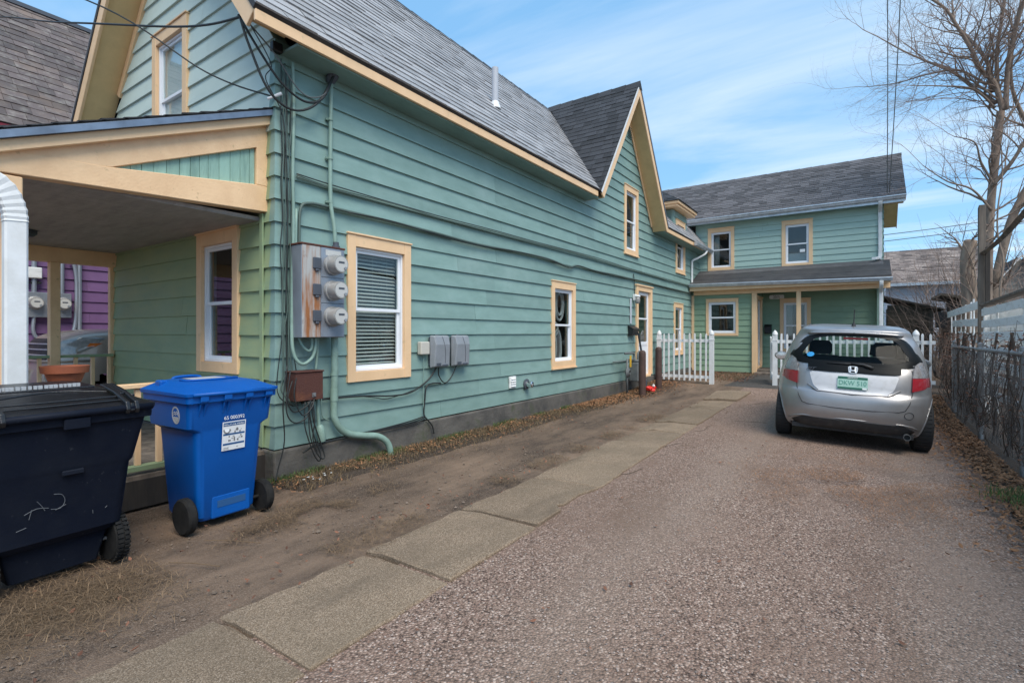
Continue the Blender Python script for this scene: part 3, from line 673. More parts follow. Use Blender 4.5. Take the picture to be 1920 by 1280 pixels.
b = MB(); b.add([(x1, y0, zb), (x1, y1, zb), (x0, y1, zb), (x0, y0, zb), (-5.2, 15.71, zb+.62), (-6.0, 15.71, zb+.62)], [(0,1,4), (1,2,5,4), (3,0,4,5), (0,3,2,1), (2,3,5)]); hr = b.build('dormer_roof', MATS['roll_roof'], H1)
c = Vector((-5.2, 15.71, zb+.62))
slope(H1, (x0, y0, zb), (1, 0, 0), (0, 1.02, .62), [[(0, 0), (x1-x0, 0), (x1-x0-.89, 1.19), (0, 1.19)]], 'shingle_dark', 'roll_roof', 31, parent=hr)
slope(H1, (x1, y0, zb), (0, 1, 0), (-.89, 0, .62), [[(0, 0), (2.04, 0), (1.02, 1.08)]], 'shingle_dark', 'roll_roof', 32, parent=hr)
# eave gutter at the far end with its downspout
b = MB(); b.add([p for y in (16.0, 18.45) for p in ((-4.24, y, 4.06), (-4.24, y, 4.17), (-4.13, y, 4.17), (-4.13, y, 4.13), (-4.16, y, 4.06))], [(0,1,2,3,4), (9,8,7,6,5)]+[(i, i+5, (i+1) % 5+5, (i+1) % 5) for i in range(5)])
b.build('gutter', MATS['alu'], H1, bevel=.004)
b = MB(); b.tube(smooth_path([(-4.19, 17.3, 4.06), (-4.22, 17.2, 3.95), (-4.40, 16.98, 3.80), (-4.53, 16.88, 3.72), (-4.54, 16.86, 3.55), (-4.54, 16.86, 2.98), (-4.50, 16.80, 2.93)], 4), .035, 10); b.build('downspout', MATS['white_paint'], H1, auto=45)

# ---- street porch
PX0, PX1, PY0, PY1 = -8.6, -4.72, .78, 2.71
b = MB(); b.box(PX0, PX1, PY0+.05, PY1, .20, .245)
pf = b.build('porch_floor', MATS['wood_grey'], H1)
for k in range(27):
    x = PX0+k*.1435; b = MB(); b.box(x+.003, x+.1405, PY0, PY1, .246, .272); b.build('floor_board', MATS['wood_grey'], pf)
b = MB(); b.box(PX0, PX1+.01, PY0-.02, PY0+.04, .06, .24); b.box(PX1-.03, PX1+.012, PY0+.05, PY1, .02, .24); b.build_each('porch_skirt', MATS['wood_dark'], H1)
fsd = lambda a, z, d: Vector((d, a, z))
rl = lambda y: 2.665+(3.50-2.665)*(y-.78)/(2.72-.78)          # lower edge of sloping roof on the porch side
b = MB(); b.prism([(.70, 2.56-.10), (2.735, 2.56), (2.735, 2.80), (2.62, 2.80), (1.45, 2.657), (.70, 2.56+.06)], fsd, -4.83, -4.72)
b.prism([(.70, 2.50), (1.49, 2.66), (2.735, rl(2.735)-.31), (2.735, rl(2.735)-.1), (.70, rl(.70)-.1)], fsd, -4.83, -4.7225)
b.prism([(2.625, 2.801), (2.735, 2.801), (2.735, 3.26), (2.625, 3.20)], fsd, -4.83, -4.7205)
b.build('porch_beam', MATS['tan_old'], H1, bevel=.005)
b = MB(); b.prism([(.55, rl(.55)-.118), (2.74, rl(2.74)-.118), (2.74, rl(2.74)-.035), (.55, rl(.55)-.035)], fsd, -4.74, -4.66); b.build('porch_fascia', MATS['tan'], H1, bevel=.004)
gp = MB(); gp.prism([(1.50, 2.665), (2.62, 2.805), (2.62, 3.145)], fsd, -4.80, -4.775); gpo = gp.build('gable_panel', MATS['wood_dark'], H1)
k = 0; y = 1.36
while y < 2.62:
    w = rng.uniform(.07, .10); P = band([(1.49, 2.66), (2.622, 2.80), (2.622, 3.148)], 0, y+.0015, y+w-.0015)
    if P and area(P) > 1e-4: b = MB(); b.prism(P, fsd, -4.7745, -4.757+rng.uniform(-.002, .002)); b.build('board', MATS['green_panel'], gpo, bevel=.002)
    y += w
# porch roof slab and its metal edge
froof = lambda a, z, d: Vector((d, a, z))
b = MB(); b.prism([(.45, rl(.45)-.02), (2.735, rl(2.735)-.02), (2.735, rl(2.735)+.03), (.45, rl(.45)+.03)], froof, -8.9, -4.635); pr = b.build('porch_roof', MATS['roll_roof'], H1)
b = MB(); b.prism([(.44, rl(.44)-.038), (2.735, rl(2.735)-.038), (2.735, rl(2.735)+.018), (.44, rl(.44)+.018)], froof, -4.634, -4.618); b.build('drip_edge', MATS['drip'], H1, bevel=.003)
ns = Vector((0, -(rl(1)-rl(0)), 1)).normalized(); vdir = Vector((0, 1, rl(1)-rl(0))).normalized()
slope(H1, (-8.9, .45, rl(.45)+.03), (1, 0, 0), tuple(vdir), [[(0, 0), (4.28, 0), (4.28, 2.48), (0, 2.48)]], 'shingle_dark', 'roll_roof', 41, parent=pr, wd=(.25, .4))
b = MB(); b.box(-8.55, -4.84, .75, 2.735, 2.50, 2.525); pc = b.build('porch_ceiling', MATS['pale_siding'], H1)
mat('ceiling_paint', (.40, .375, .36), .7, noise=(.30, .28, .27), nscale=3, stretch=(1, 4, 1), bump=.15); pc.data.materials[0] = MATS['ceiling_paint']
for k in range(24):
    x = -8.54+k*.154; b = MB(); b.box(x+.0015, x+.1525, .76, 2.733, 2.490, 2.4995); b.build('ceiling_board', MATS['ceiling_paint'], pc)
b = MB(); b.lathe([(.10, 0), (.10, -.04), (.07, -.07), (.0, -.07)], (-7.3, 1.55, 2.49)); b.build('porch_light', MATS['plastic_dark'], H1, auto=40)
b = MB(); b.box(-8.58, -8.46, .75, 2.735, 2.30, 2.489); b.build('porch_beam', MATS['tan_old'], H1, bevel=.005)
b = MB(); b.box(-4.83, -4.725, .885, .995, .273, 2.46); b.build('porch_post', MATS['tan'], H1, bevel=.006)
b = MB(); b.box(-8.56, -8.45, 2.03, 2.135, .273, 2.299); b.build('porch_post', MATS['tan_old'], H1, bevel=.006)
b = MB(); b.box(-8.61, -8.53, 2.68, 2.735, .273, 2.489); b.build('corner_board', MATS['tan'], H1, bevel=.003)
b = MB(); b.box(-4.81, -4.76, 2.70, 2.715, .30, 2.55); b.build('corner_board', MATS['green_low'], H1)
# railings: far side and near side
for (x, yy0, yy1, zt) in ((-8.505, .78, 2.70, 1.08), (-4.775, 1.0, 2.02, .96)):
    b = MB(); b.box(x-.045, x+.045, yy0, yy1, zt, zt+.035); ra = b.build('railing', MATS['green_low' if x < -8 else 'tan_old'], H1, bevel=.004)
    b = MB(); b.box(x-.035, x+.035, yy0, yy1, .30, .345); b.build('bottom_rail', MATS['grass_dry'] if False else MATS['green_low'], ra, bevel=.004)
    n = 11 if x < -8 else 7
    for k in range(n):
        y = yy0+.08+(yy1-yy0-.12)*k/(n-1)
        if abs(y-2.08) < .08 and x < -8: continue
        b = MB(); b.box(x-.019, x+.019, y-.02, y+.02, .346, zt-.001); b.build('baluster', MATS['tan'], ra, bevel=.003)
# corrugated downspout at the near porch post
b = MB()
P = smooth_path([(-4.66, .50, 2.60), (-4.64, .57, 2.54), (-4.62, .68, 2.47), (-4.60, .78, 2.41), (-4.60, .875, 2.33), (-4.60, .92, 2.22), (-4.60, .93, 2.13)], 5)
ax = (Vector((1, 0, 0)),)
def rect_sweep(b, path, w, d, crimp=0):
    rows = []
    for i, p in enumerate(path):
        t = (path[min(i+1, len(path)-1)]-path[max(i-1, 0)]).normalized(); X = Vector((1, 0, 0)); Y = t.cross(X).normalized(); k = 1-(crimp if i % 2 else 0)
        q = .012; pts = [(-w+q, -d), (w-q, -d), (w, -d+q), (w, d-q), (w-q, d), (-w+q, d), (-w, d-q), (-w, -d+q)]
        rows.append([p+X*a*k+Y*c*k for a, c in pts])
    n = 8; vs_ = [v for r_ in rows for v in r_]; m_ = len(rows)
    b.add(vs_, [(i*n+j, i*n+(j+1) % n, (i+1)*n+(j+1) % n, (i+1)*n+j) for i in range(m_-1) for j in range(n)]+[tuple(range(n-1, -1, -1)), tuple((m_-1)*n+j for j in range(n))])
rect_sweep(b, P, .048, .062, .07); ds = b.build('downspout', MATS['white_paint'], H1)
b = MB(); rect_sweep(b, [Vector((-4.60, .93, z)) for z in (2.15, 2.0, 1.2, .2)], .044, .058); b.build('downspout_pipe', MATS['white_paint'], ds)
# ------------------------------------------------------------------ rear green house
H2 = thing('house', 'two-storey green rear house with low porch roof and small number sign', 'house', (-2, 20, .15))
fu = frame((0, 17.95, 0), (1, 0, 0), (0, -1, 0)); fl = frame((0, 17.0, 0), (1, 0, 0), (0, -1, 0)); fr_ = frame((0, 18.2, 0), (1, 0, 0), (0, -1, 0))
fg = frame((.47, 0, 0), (0, 1, 0), (1, 0, 0)); fd = frame((-2.7, 0, 0), (0, 1, 0), (1, 0, 0))
o2 = []
w, r = window(H2, fu, -4.30, -3.47, 3.46, 4.87, style='curtain', seed=8, sill=False, sash=.05); o2.append(r)
w, r = window(H2, fu, -2.09, -1.25, 3.43, 4.86, style='half', seed=9, sill=False, sash=.05); o2.append(r)
b = MB(); b.prism([(-1.60, 3.88), (-1.46, 3.88), (-1.46, 3.97), (-1.60, 3.97)], fu, -.036, -.034); b.build('sticker', MATS['print_white'], w)
out = [[(-4.7, 3.2), (.47, 3.2), (.47, 5.12), (-4.7, 5.12)]]
wu = wall(H2, fu, out, o2, 'green_pipe'); clad(wu, fu, out, o2, 3.2, 5.12, .178, 'green_rear_lit', 11)
o3 = []
w, r = window(H2, fl, -4.13, -3.17, 1.31, 2.46, trim=.075, style='none', seed=10, sill=False, sash=.06); o3.append(r)
out = [[(-4.58, .20), (-2.72, .20), (-2.72, 2.72), (-4.58, 2.72)]]
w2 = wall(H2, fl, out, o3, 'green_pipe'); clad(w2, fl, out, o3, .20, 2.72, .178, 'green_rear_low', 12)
o4 = []
w, r = window(H2, fr_, -2.17, -1.32, .80, 2.47, style='curtain', seed=11, sill=False, sash=.05); o4.append(r)
out = [[(-2.7, .25), (.47, .25), (.47, 2.9), (-2.7, 2.9)]]
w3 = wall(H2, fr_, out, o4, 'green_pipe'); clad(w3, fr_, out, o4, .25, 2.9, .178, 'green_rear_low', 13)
_, r = door(H2, fd, 17.10, 18.05, .36, 2.50, trim=.07)
out = [[(17.01, .25), (18.19, .25), (18.19, 2.9), (17.01, 2.9)]]
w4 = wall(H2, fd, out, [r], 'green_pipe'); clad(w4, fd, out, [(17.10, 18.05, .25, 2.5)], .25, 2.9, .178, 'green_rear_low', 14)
gout = [[(17.95, .2), (22.05, .2), (22.05, 5.12), (17.95, 5.12)], [(17.95, 5.12), (22.05, 5.12), (20, 6.72)]]
w5 = wall(H2, fg, gout, [], 'green_pipe'); clad(w5, fg, gout, [], .2, 6.7, .178, 'green', 15)
b = MB(); b.box(-6.4, .3, 21.95, 22.05, 0, 5.1); b.box(-6.4, -6.3, 18.0, 22, 0, 5.1); b.build_each('back_wall', MATS['green'], H2)
b = MB(); b.box(-4.56, -2.74, 16.97, 17.2, 0, .195); b.box(-2.7, .46, 18.12, 18.35, 0, .245); b.build_each('foundation', MATS['concrete_old'], H2)
b = MB(); b.box(-2.68, .45, 16.95, 18.17, .10, .30); pfl = b.build('porch_floor', MATS['wood_grey'], H2, bevel=.01)
b = MB(); b.box(-2.66, -1.65, 16.55, 16.94, .02, .23); b.build('step', MATS['wood_grey'], H2, bevel=.01)
# roofs
L2 = math.hypot(2.4, 1.78)
r2 = slope(H2, (0, 17.6, 5.20), (1, 0, 0), (0, 2.4, 1.78), [[(-6.5, 0), (.98, 0), (.98, L2), (-6.5, L2)]], 'shingle_rear', 'roll_roof', 51, ex=.135, wd=(.2, .4), t=.013)
slope(H2, (0, 22.4, 5.20), (1, 0, 0), (0, -2.4, 1.78), [[(-6.5, 0), (.98, 0), (.98, L2), (-6.5, L2)]], 'shingle_rear', 'roll_roof', 52, ex=.5, wd=(2, 3), name='roof_slope')
b = MB()
for k in range(22):
    x = .99-k*.345
    b.add([(x, 19.87, 6.895), (x, 20, 7.01), (x, 20.13, 6.895), (x-.36, 19.87, 6.887), (x-.36, 20, 6.998), (x-.36, 20.13, 6.887)], [(0,1,4,3), (1,2,5,4), (0,3,5,2), (0,2,1), (3,4,5)])
b.build('ridge_cap', MATS['shingle_rear'], r2)
def gutter(house, x0, x1, y, z0, z1, d=.11):
    pr = [(0, 0), (0, .10), (-d, .10), (-d, .065), (-d+.02, .05), (-d+.035, 0)]; n = len(pr); b = MB()
    b.add([(x0, y+p[0], z0+p[1]) for p in pr]+[(x1, y+p[0], z1+p[1]) for p in pr], [tuple(range(n)), tuple(range(2*n-1, n-1, -1))]+[(i, (i+1) % n, n+(i+1) % n, n+i) for i in range(n)])
    return b.build('gutter', MATS['alu'], house, bevel=.006)
gutter(H2, -4.9, .97, 17.595, 5.07, 5.08, .12)
b = MB(); b.box(-4.9, .95, 17.597, 17.62, 5.0, 5.14); b.build('fascia', MATS['alu'], H2)
b = MB(); b.box(-4.9, .46, 17.625, 17.92, 5.02, 5.04); b.build('soffit', MATS['green'], H2)
fgz = lambda a, z, d: Vector((d, a, z))
for sy in (-1, 1):
    pa = (20+sy*2.4, 5.20); pb = (20, 6.98)
    b = MB(); b.prism(rake(pa, pb, 0, 0, .14, 0, 0, 0, 0, 0, .052), fgz, .945, .972); b.build('rake_board', MATS['tan'], H2)
    b = MB(); b.prism(rake(pa, pb, 0, 0, .014, 0, 0, 0, 0, 0, .12), fgz, .50, .944); b.build('rake_soffit', MATS['soffit'], H2)
b = MB(); b.box(.50, .93, 17.63, 17.97, 5.02, 5.045); b.build('eave_return', MATS['soffit'], H2)
b = MB()
for p in ([(.40, 17.5, 5.06), (.40, 17.55, 4.98), (.40, 17.80, 4.86), (.40, 17.88, 4.78), (.40, 17.88, 3.62), (.36, 17.80, 3.52), (.25, 17.68, 3.50)],):
    rect_sweep(b, smooth_path(p, 4), .045, .035)
b.build('downspout', MATS['white_paint'], H2)
# lower porch roof
fpr = lambda a, z, d: Vector((d, a, z))
b = MB(); b.prism([(16.62, 2.88), (17.93, 3.42), (17.93, 3.47), (16.62, 2.93)], fpr, -4.565, .62); lr = b.build('porch_roof', MATS['roll_roof'], H2)
mat('roll_grey', (.115,.112,.118), .75, noise=(.08,.078,.08), nscale=4, bump=.3, bscale=120)
b = MB(); b.prism([(17.52, 3.302), (17.925, 3.468), (17.925, 3.480), (17.52, 3.314)], fpr, -4.56, .47); b.build('roofing_strip', MATS['roll_grey'], lr)
b = MB(); b.prism([(17.0, 3.088), (17.53, 3.306), (17.53, 3.311), (17.0, 3.093)], fpr, -4.56, .615); b.build('roofing_strip', MATS['roll_roof'], lr)
gutter(H2, -4.56, .64, 16.62, 2.84, 2.76, .11)
b = MB(); b.box(-4.55, .60, 16.63, 16.66, 2.72, 2.90); b.build('fascia', MATS['tan'], H2)
b = MB(); b.box(-4.5, .60, 16.90, 16.965, 2.60, 2.80); b.build('porch_beam', MATS['tan'], H2, bevel=.004)
b = MB(); b.box(-4.5, .60, 16.665, 16.89, 2.795, 2.815); b.build('soffit', MATS['soffit'], H2)
b = MB(); b.box(-2.68, .60, 16.97, 18.15, 2.86, 2.88); b.build('porch_ceiling', MATS['ceiling_paint'], H2)
b = MB(); b.box(-4.575, -4.50, 16.95, 16.998, .2, 2.6); b.build('corner_board', MATS['tan'], H2)
b = MB(); b.box(-2.78, -2.64, 16.90, 17.04, .12, 2.6); b.build('porch_post', MATS['tan'], H2, bevel=.006)
b = MB(); b.box(-1.595, -1.48, 16.91, 17.02, .30, 2.6); b.build('porch_post', MATS['tan'], H2, bevel=.006)
b = MB(); rect_sweep(b, smooth_path([(.40, 16.56, 2.78), (.40, 16.60, 2.66), (.40, 16.85, 2.52), (.40, 16.93, 2.42), (.40, 16.93, .25)], 4), .045, .035); b.build('downspout', MATS['white_paint'], H2)
s = thing('number_sign', 'small grey plaque with a house number under the rear porch roof', 'sign', (-2.26, 18.165, 2.54))
b = MB(); w_, h_ = .21, .065; b.prism([(-w_+.03, -h_), (w_-.03, -h_), (w_, -h_+.03), (w_, h_-.03), (w_-.03, h_), (-w_+.03, h_), (-w_, h_-.03), (-w_, -h_+.03)], lambda a, z, d: Vector((a, -d, z)), 0, .018)
b.build('plaque', MATS['white_weather'], s, world=False)
text('35½', .11, MATS['black'], s, (0, -.020, 0), (R(90), 0, 0))
mb = thing('mailbox', 'small black mailbox beside the rear porch door', 'mailbox', (-2.50, 18.165, 1.50))
b = MB(); b.box(-.10, .10, -.11, 0, -.12, .10); b.add([(-.105, -.12, .10), (.105, -.12, .10), (.105, 0, .16), (-.105, 0, .16), (-.105, -.12, .112), (.105, -.12, .112), (.105, 0, .172), (-.105, 0, .172)], [(0,1,2,3), (4,5,6,7), (0,1,5,4), (2,3,7,6), (1,2,6,5), (0,3,7,4)])
b.build('box', MATS['mail_black'], mb, world=False, bevel=.006)

# ------------------------------------------------------------------ purple house on the left
H3 = thing('house', 'purple clapboard neighbour house with old slate roof and red and blue trim', 'house', (-14, 6, 0))
fp = frame((-11.5, 0, 0), (0, 1, 0), (1, 0, 0))
out = [[(-1, .25), (14, .25), (14, 4.55), (-1, 4.55)]]
wp = wall(H3, fp, out, [], 'purple'); clad(wp, fp, [[(-1, .25), (6, .25), (6, 4.55), (-1, 4.55)]], [], .25, 4.55, .19, 'purple', 61, length=(3, 4.5))
b = MB(); b.box(-16.5, -11.64, -1, -.9, 0, 4.5); b.box(-16.5, -11.64, 13.9, 14, 0, 4.5); b.box(-16.6, -16.5, -1, 14, 0, 4.5); b.build_each('back_wall', MATS['purple'], H3)
b = MB(); b.box(-11.75, -11.46, -1, 14, -.1, .24); b.build('foundation', MATS['concrete_old'], H3)
L3 = math.hypot(3.1, 3.34)
slope(H3, (-10.95, 0, 4.66), (0, 1, 0), (-3.1, 0, 3.34), [[(-1.4, 0), (6.6, 0), (6.6, L3), (-1.4, L3)]], 'slate', 'slate', 62, ex=.21, wd=(.22, .36), n_obj=300, near=(-9.5, 2.9, 4), t=.014, jit=.012, piece='slate')
slope(H3, (-17.15, 0, 4.66), (0, 1, 0), (3.1, 0, 3.34), [[(-1.4, 0), (14, 0), (14, L3), (-1.4, L3)]], 'slate', 'slate', 63, ex=.8, wd=(2, 3), name='roof_slope', piece='slate')
slope(H3, (-10.95, 0, 4.66), (0, 1, 0), (-3.1, 0, 3.34), [[(6.6, 0), (14, 0), (14, L3), (6.6, L3)]], 'slate', 'slate', 64, ex=.8, wd=(2, 3), name='roof_slope', piece='slate')
b = MB(); b.box(-14.13, -13.97, -1.4, 14, 7.97, 8.05); b.build('ridge_cap', MATS['plastic_dark'], H3)
b = MB(); b.box(-11.0, -10.95, -1.4, 14, 4.54, 4.64); b.build('fascia', MATS['red_paint'], H3)
b = MB(); b.box(-11.08, -11.0, -1.4, 14, 4.42, 4.54); b.build('frieze', MATS['blue_paint'], H3)
b = MB(); b.box(-11.5, -11.08, -1.4, 14, 4.48, 4.50); b.build('soffit', MATS['blue_paint'], H3)
b = MB(); b.box(-11.47, -11.44, 1.9, 2.08, .9, 2.5); b.build('window_casing', MATS['red_paint'], H3)
b = MB(); b.box(-11.46, -11.40, 1.7, 2.14, 2.5, 2.62); b.box(-11.46, -11.40, 1.7, 2.14, .78, .9); b.build_each('window_casing', MATS['blue_paint'], H3)
# its two meters and conduits
def meter_dial(parent, c, ax=(1, 0, 0), r=.085, L=.13):
    ax = Vector(ax); m = MB(); m.lathe([(r*1.12, 0), (r*1.12, .03), (r, .035), (r*.96, L*.85), (r*.88, L), (0, L)], c, ax, 22); d = m.build('meter', MATS['meter_glass'], parent, auto=40, world=False)
    m = MB(); e = Vector((0, 1, 0)); q = Vector(c)+ax*(L+.0008); m.lathe([(r*.78, 0), (r*.78, .0012)], q, ax, 20); m.build('dial', MATS['meter_face'], d)
    m = MB(); m.obox(q+ax*.0025+Vector((0, 0, r*.18)), (ax, e, (0, 0, 1)), (.001, r*.36, r*.10)); m.build('display', MATS['plastic_dark'], d)
    m = MB(); m.lathe([(r*.17, 0), (r*.17, .012)], q+e*r*.45-Vector((0, 0, r*.42)), ax, 12); m.build('lock', MATS['plastic_grey'], d)
    return d
pm = thing('electric_meter_box', 'grey electric meter box with two meters on the purple wall', 'meter box', (-11.47, 2.72, 1.88))
b = MB(); b.box(0, .10, -.30, .30, -.22, .20); b.build('cabinet', MATS['meter_steel'], pm, world=False, bevel=.006)
for y in (-.18, .18): meter_dial(pm, (.10, y, .02), r=.10)
for (y, z0, z1, rr) in ((-.18, .20, 1.2, .035), (.18, .20, 1.2, .035), (.42, -.8, 1.2, .035)):
    b = MB(); b.tube([(.05, y, z0), (.05, y, z1)], rr, 8); b.build('conduit', MATS['meter_steel'], pm, world=False, auto=40)
b = MB(); b.tube(smooth_path([(.05, .28, .75), (.06, .34, .72), (.06, .38, .4), (.06, .37, -.2), (.06, .33, -.5)], 5), .03, 8); b.build('conduit', MATS['meter_steel'], pm, world=False, auto=40)
b = MB(); b.tube(smooth_path([(.05, -.18, -.22), (.05, -.19, -.45), (.05, -.12, -.6), (.05, 0, -.66)], 5), .028, 8); b.build('conduit', MATS['meter_steel'], pm, world=False, auto=40)
tb = thing('wall_box', 'white cable box high on the purple wall', 'cable box', (-11.47, 2.43, 2.40))
b = MB(); b.box(0, .12, -.2, .2, -.09, .09); b.build('cover', MATS['white_weather'], tb, world=False, bevel=.01)
b = MB(); b.tube(smooth_path([(.05, .1, -.12), (.06, .2, -.16), (.06, .1, -.17), (.05, -.1, -.14)], 5), .012, 6); b.tube([(.02, .0, -.2), (.02, .0, -1.3)], .006, 5); b.build('cord', MATS['cable_black'], tb, world=False)
# ------------------------------------------------------------------ service equipment on the side wall (x is out from the wall at -4.58)
XW = -4.572
mbk = thing('electric_meter_bank', 'rusty grey steel cabinet with three electric meters stacked on the green side wall', 'electric meters', (XW, 3.10, 1.355))
b = MB(); b.box(0, .20, -.235, .245, 0, .885); b.build('cabinet', MATS['meter_steel'], mbk, world=False, bevel=.004)
b = MB(); b.box(-.002, .212, -.243, .253, .886, .905); b.build('rain_cap', MATS['rust'], mbk, world=False, bevel=.004)
b = MB(); b.box(.2005, .207, -.232, -.035, .004, .884); rp = b.build('rusty_panel', MATS['meter_rust'], mbk, world=False, bevel=.002); rp['label'] = 'rust-streaked breaker panel'
for k in range(3):
    z = .21+k*.255
    b = MB(); b.box(.2005, .209, -.028, .242, z-.125+(.0 if k else -.08), z+.125+(.04 if k == 2 else 0)); b.build('meter_panel', MATS['meter_steel'], mbk, world=False, bevel=.003)
    meter_dial(mbk, (.21, .10, z), r=.092, L=.14)
    b = MB(); b.box(.2075, .228, -.125, -.035, z-.055, z+.055); b.box(.2075, .232, -.10, -.06, z-.08, z-.056); b.build('breaker_cover', MATS['plastic_dark'], mbk, world=False, bevel=.006)
b = MB(); b.box(.2095, .211, .02, .20, .81, .865); b.build('rating_plate', MATS['meter_face'], mbk, world=False)
b = MB(); b.lathe([(.04, 0), (.04, .03), (.03, .035), (.03, .07)], (.10, .22, .906)); b.build('hub', MATS['plastic_dark'], mbk, world=False, auto=40)
def cable(name, label, cat, pts, r, m, k=5, n=6, group=None):
    b = MB(); b.tube(smooth_path(pts, k), r, n); o = b.build(name, MATS[m], smooth=True); return tag(o, label, cat, group)
ms = thing('service_mast', 'green painted service pipe rising from the meters to a grey weatherhead', 'conduit', (-4.53, 3.32, 2.26))
b = MB(); b.tube(smooth_path([(-4.49, 3.325, 2.32), (-4.50, 3.32, 2.5), (-4.53, 3.30, 2.75), (-4.535, 3.30, 3.2), (-4.535, 3.31, 4.02)], 5), .021, 10); b.build('pipe', MATS['green_pipe'], ms, auto=50)
for z in (2.75, 3.2, 3.6): b = MB(); b.tube([(-4.535, 3.30, z-.012), (-4.535, 3.30, z+.012)], .028, 10); b.box(-4.57, -4.545, 3.26, 3.34, z-.01, z+.01); b.build('strap', MATS['green_pipe'], ms)
b = MB(); b.lathe([(.03, -.06), (.05, -.03), (.062, .03), (.055, .085), (.03, .11), (0, .115)], (-4.53, 3.31, 4.03), (.35, .25, 1), 14); b.build('weatherhead', MATS['plastic_dark'], ms, auto=50)
cp = thing('service_conduit', 'thick green conduit bending out of the wall and into the grass below the meters', 'conduit', (-4.5, 3.35, 0))
b = MB(); b.tube(smooth_path([(-4.50, 3.325, 1.36), (-4.50, 3.325, 1.0), (-4.505, 3.32, .62), (-4.505, 3.335, .50), (-4.50, 3.41, .39), (-4.50, 3.52, .325), (-4.49, 3.70, .28), (-4.47, 3.86, .25), (-4.45, 3.97, .18), (-4.44, 4.02, .08), (-4.44, 4.03, -.06)], 6), .036, 14); b.build('pipe', MATS['green_pipe'], cp, auto=50)
for (z0, z1) in ((.70, .82), (.96, .985)): b = MB(); b.tube([(-4.503, 3.322, z0), (-4.503, 3.322, z1)], .041, 14); b.build('coupling', MATS['green_pipe'], cp, auto=50)
jb = thing('junction_box', 'rusty brown junction box low on the side wall under the meters', 'junction box', (XW, 2.945, .75))
b = MB(); b.box(0, .17, -.12, .175, 0, .27); b.build('box', MATS['rust'], jb, world=False, bevel=.004)
b = MB(); b.box(-.001, .18, -.128, .183, .271, .285); b.build('lid', MATS['rust'], jb, world=False, bevel=.003)
b = MB(); b.box(.171, .178, .05, .09, .03, .07); b.lathe([(.012, 0), (.012, .012)], (.178, .07, .05), (1, 0, 0), 10); b.build('clasp', MATS['galv'], jb, world=False)
# conduits from the meters down to the box and the wall
cable('conduit', 'long green conduit down the corner looping up under the left of the meter cabinet', 'conduit', [(-4.53, 2.87, 4.0), (-4.535, 2.89, 3.6), (-4.53, 2.875, 3.0), (-4.535, 2.885, 2.4), (-4.53, 2.865, 1.55), (-4.50, 2.86, 1.22), (-4.47, 2.93, 1.10), (-4.46, 3.03, 1.15), (-4.46, 3.07, 1.25), (-4.46, 3.075, 1.36)], .017, 'green_pipe', n=8)
cable('conduit', 'inner green conduit loop hanging directly under the meter cabinet', 'conduit', [(-4.53, 2.91, 2.6), (-4.53, 2.905, 1.6), (-4.50, 2.93, 1.33), (-4.47, 2.99, 1.23), (-4.46, 3.03, 1.25), (-4.46, 3.035, 1.36)], .014, 'green_pipe', n=8)
cable('conduit', 'short straight green conduit between the meter cabinet and the rusty box', 'conduit', [(-4.49, 3.12, 1.36), (-4.50, 3.12, 1.2), (-4.50, 3.105, 1.03)], .014, 'green_pipe', n=8)
gp_ = thing('ground_pipe', 'short green pipe with wide socket below the rusty box', 'conduit', (-4.5, 3.14, .3))
b = MB(); b.tube(smooth_path([(-4.50, 3.125, .75), (-4.50, 3.13, .6), (-4.495, 3.14, .46)], 4), .018, 8); b.build('pipe', MATS['green_pipe'], gp_, auto=50)
b = MB(); b.lathe([(.022, 0), (.042, -.03), (.042, -.15), (.036, -.17), (0, -.17)], (-4.495, 3.145, .48), (-.05, -.12, 1), 14); b.build('socket', MATS['green_pipe'], gp_, auto=40)
cable('ground_wire', 'thin green wire curling down beside the socket pipe', 'wire', [(-4.53, 3.20, .85), (-4.53, 3.19, .7), (-4.54, 3.21, .55), (-4.54, 3.29, .50)], .006, 'green_pipe')
# cables running along the wall
A = [(2.97, 2.62), (3.07, 2.69), (3.25, 2.70), (3.52, 2.70), (4.14, 2.70), (4.89, 2.69), (5.71, 2.67), (6.73, 2.69), (7.72, 2.70), (8.51, 2.64), (8.88, 2.70), (9.59, 2.68), (10.62, 2.69), (11.4, 2.69), (12.72, 2.69), (14.36, 2.68), (16.79, 2.67)]
cable('wall_cable', 'thick grey green cable sagging along the side wall above the windows', 'cable', [(-4.545, 2.95, 1.7), (-4.545, 2.95, 2.3)]+[(-4.548, y, z) for y, z in A], .016, 'green_cable')
cable('wall_cable', 'thin dark wire twisted along just under the thick wall cable', 'cable', [(-4.535, y, z-.014+.018*math.sin(i*1.9)) for i, (y, z) in enumerate(A[3:])], .006, 'cable_black')
B = [(2.93, 2.95), (3.37, 2.93), (4.2, 2.93), (5.08, 2.92), (6.19, 2.93), (7.32, 2.94), (8.72, 2.95), (9.93, 2.95), (11.4, 2.93), (13.25, 2.92), (14.95, 2.91), (16.79, 2.91)]
for j, (dz, nm) in enumerate(((.0, 'uppermost'), (-.017, 'middle'), (-.033, 'lowest'))):
    cable('wall_cable', f'{nm} of three thin cables stapled across the upper side wall', 'cable', [(-4.552, y, z+dz+.006*math.sin(i*(2.1+j)+j)) for i, (y, z) in enumerate(B)], .006, 'green_cable' if j else 'cable_black', group='cables across the upper wall')
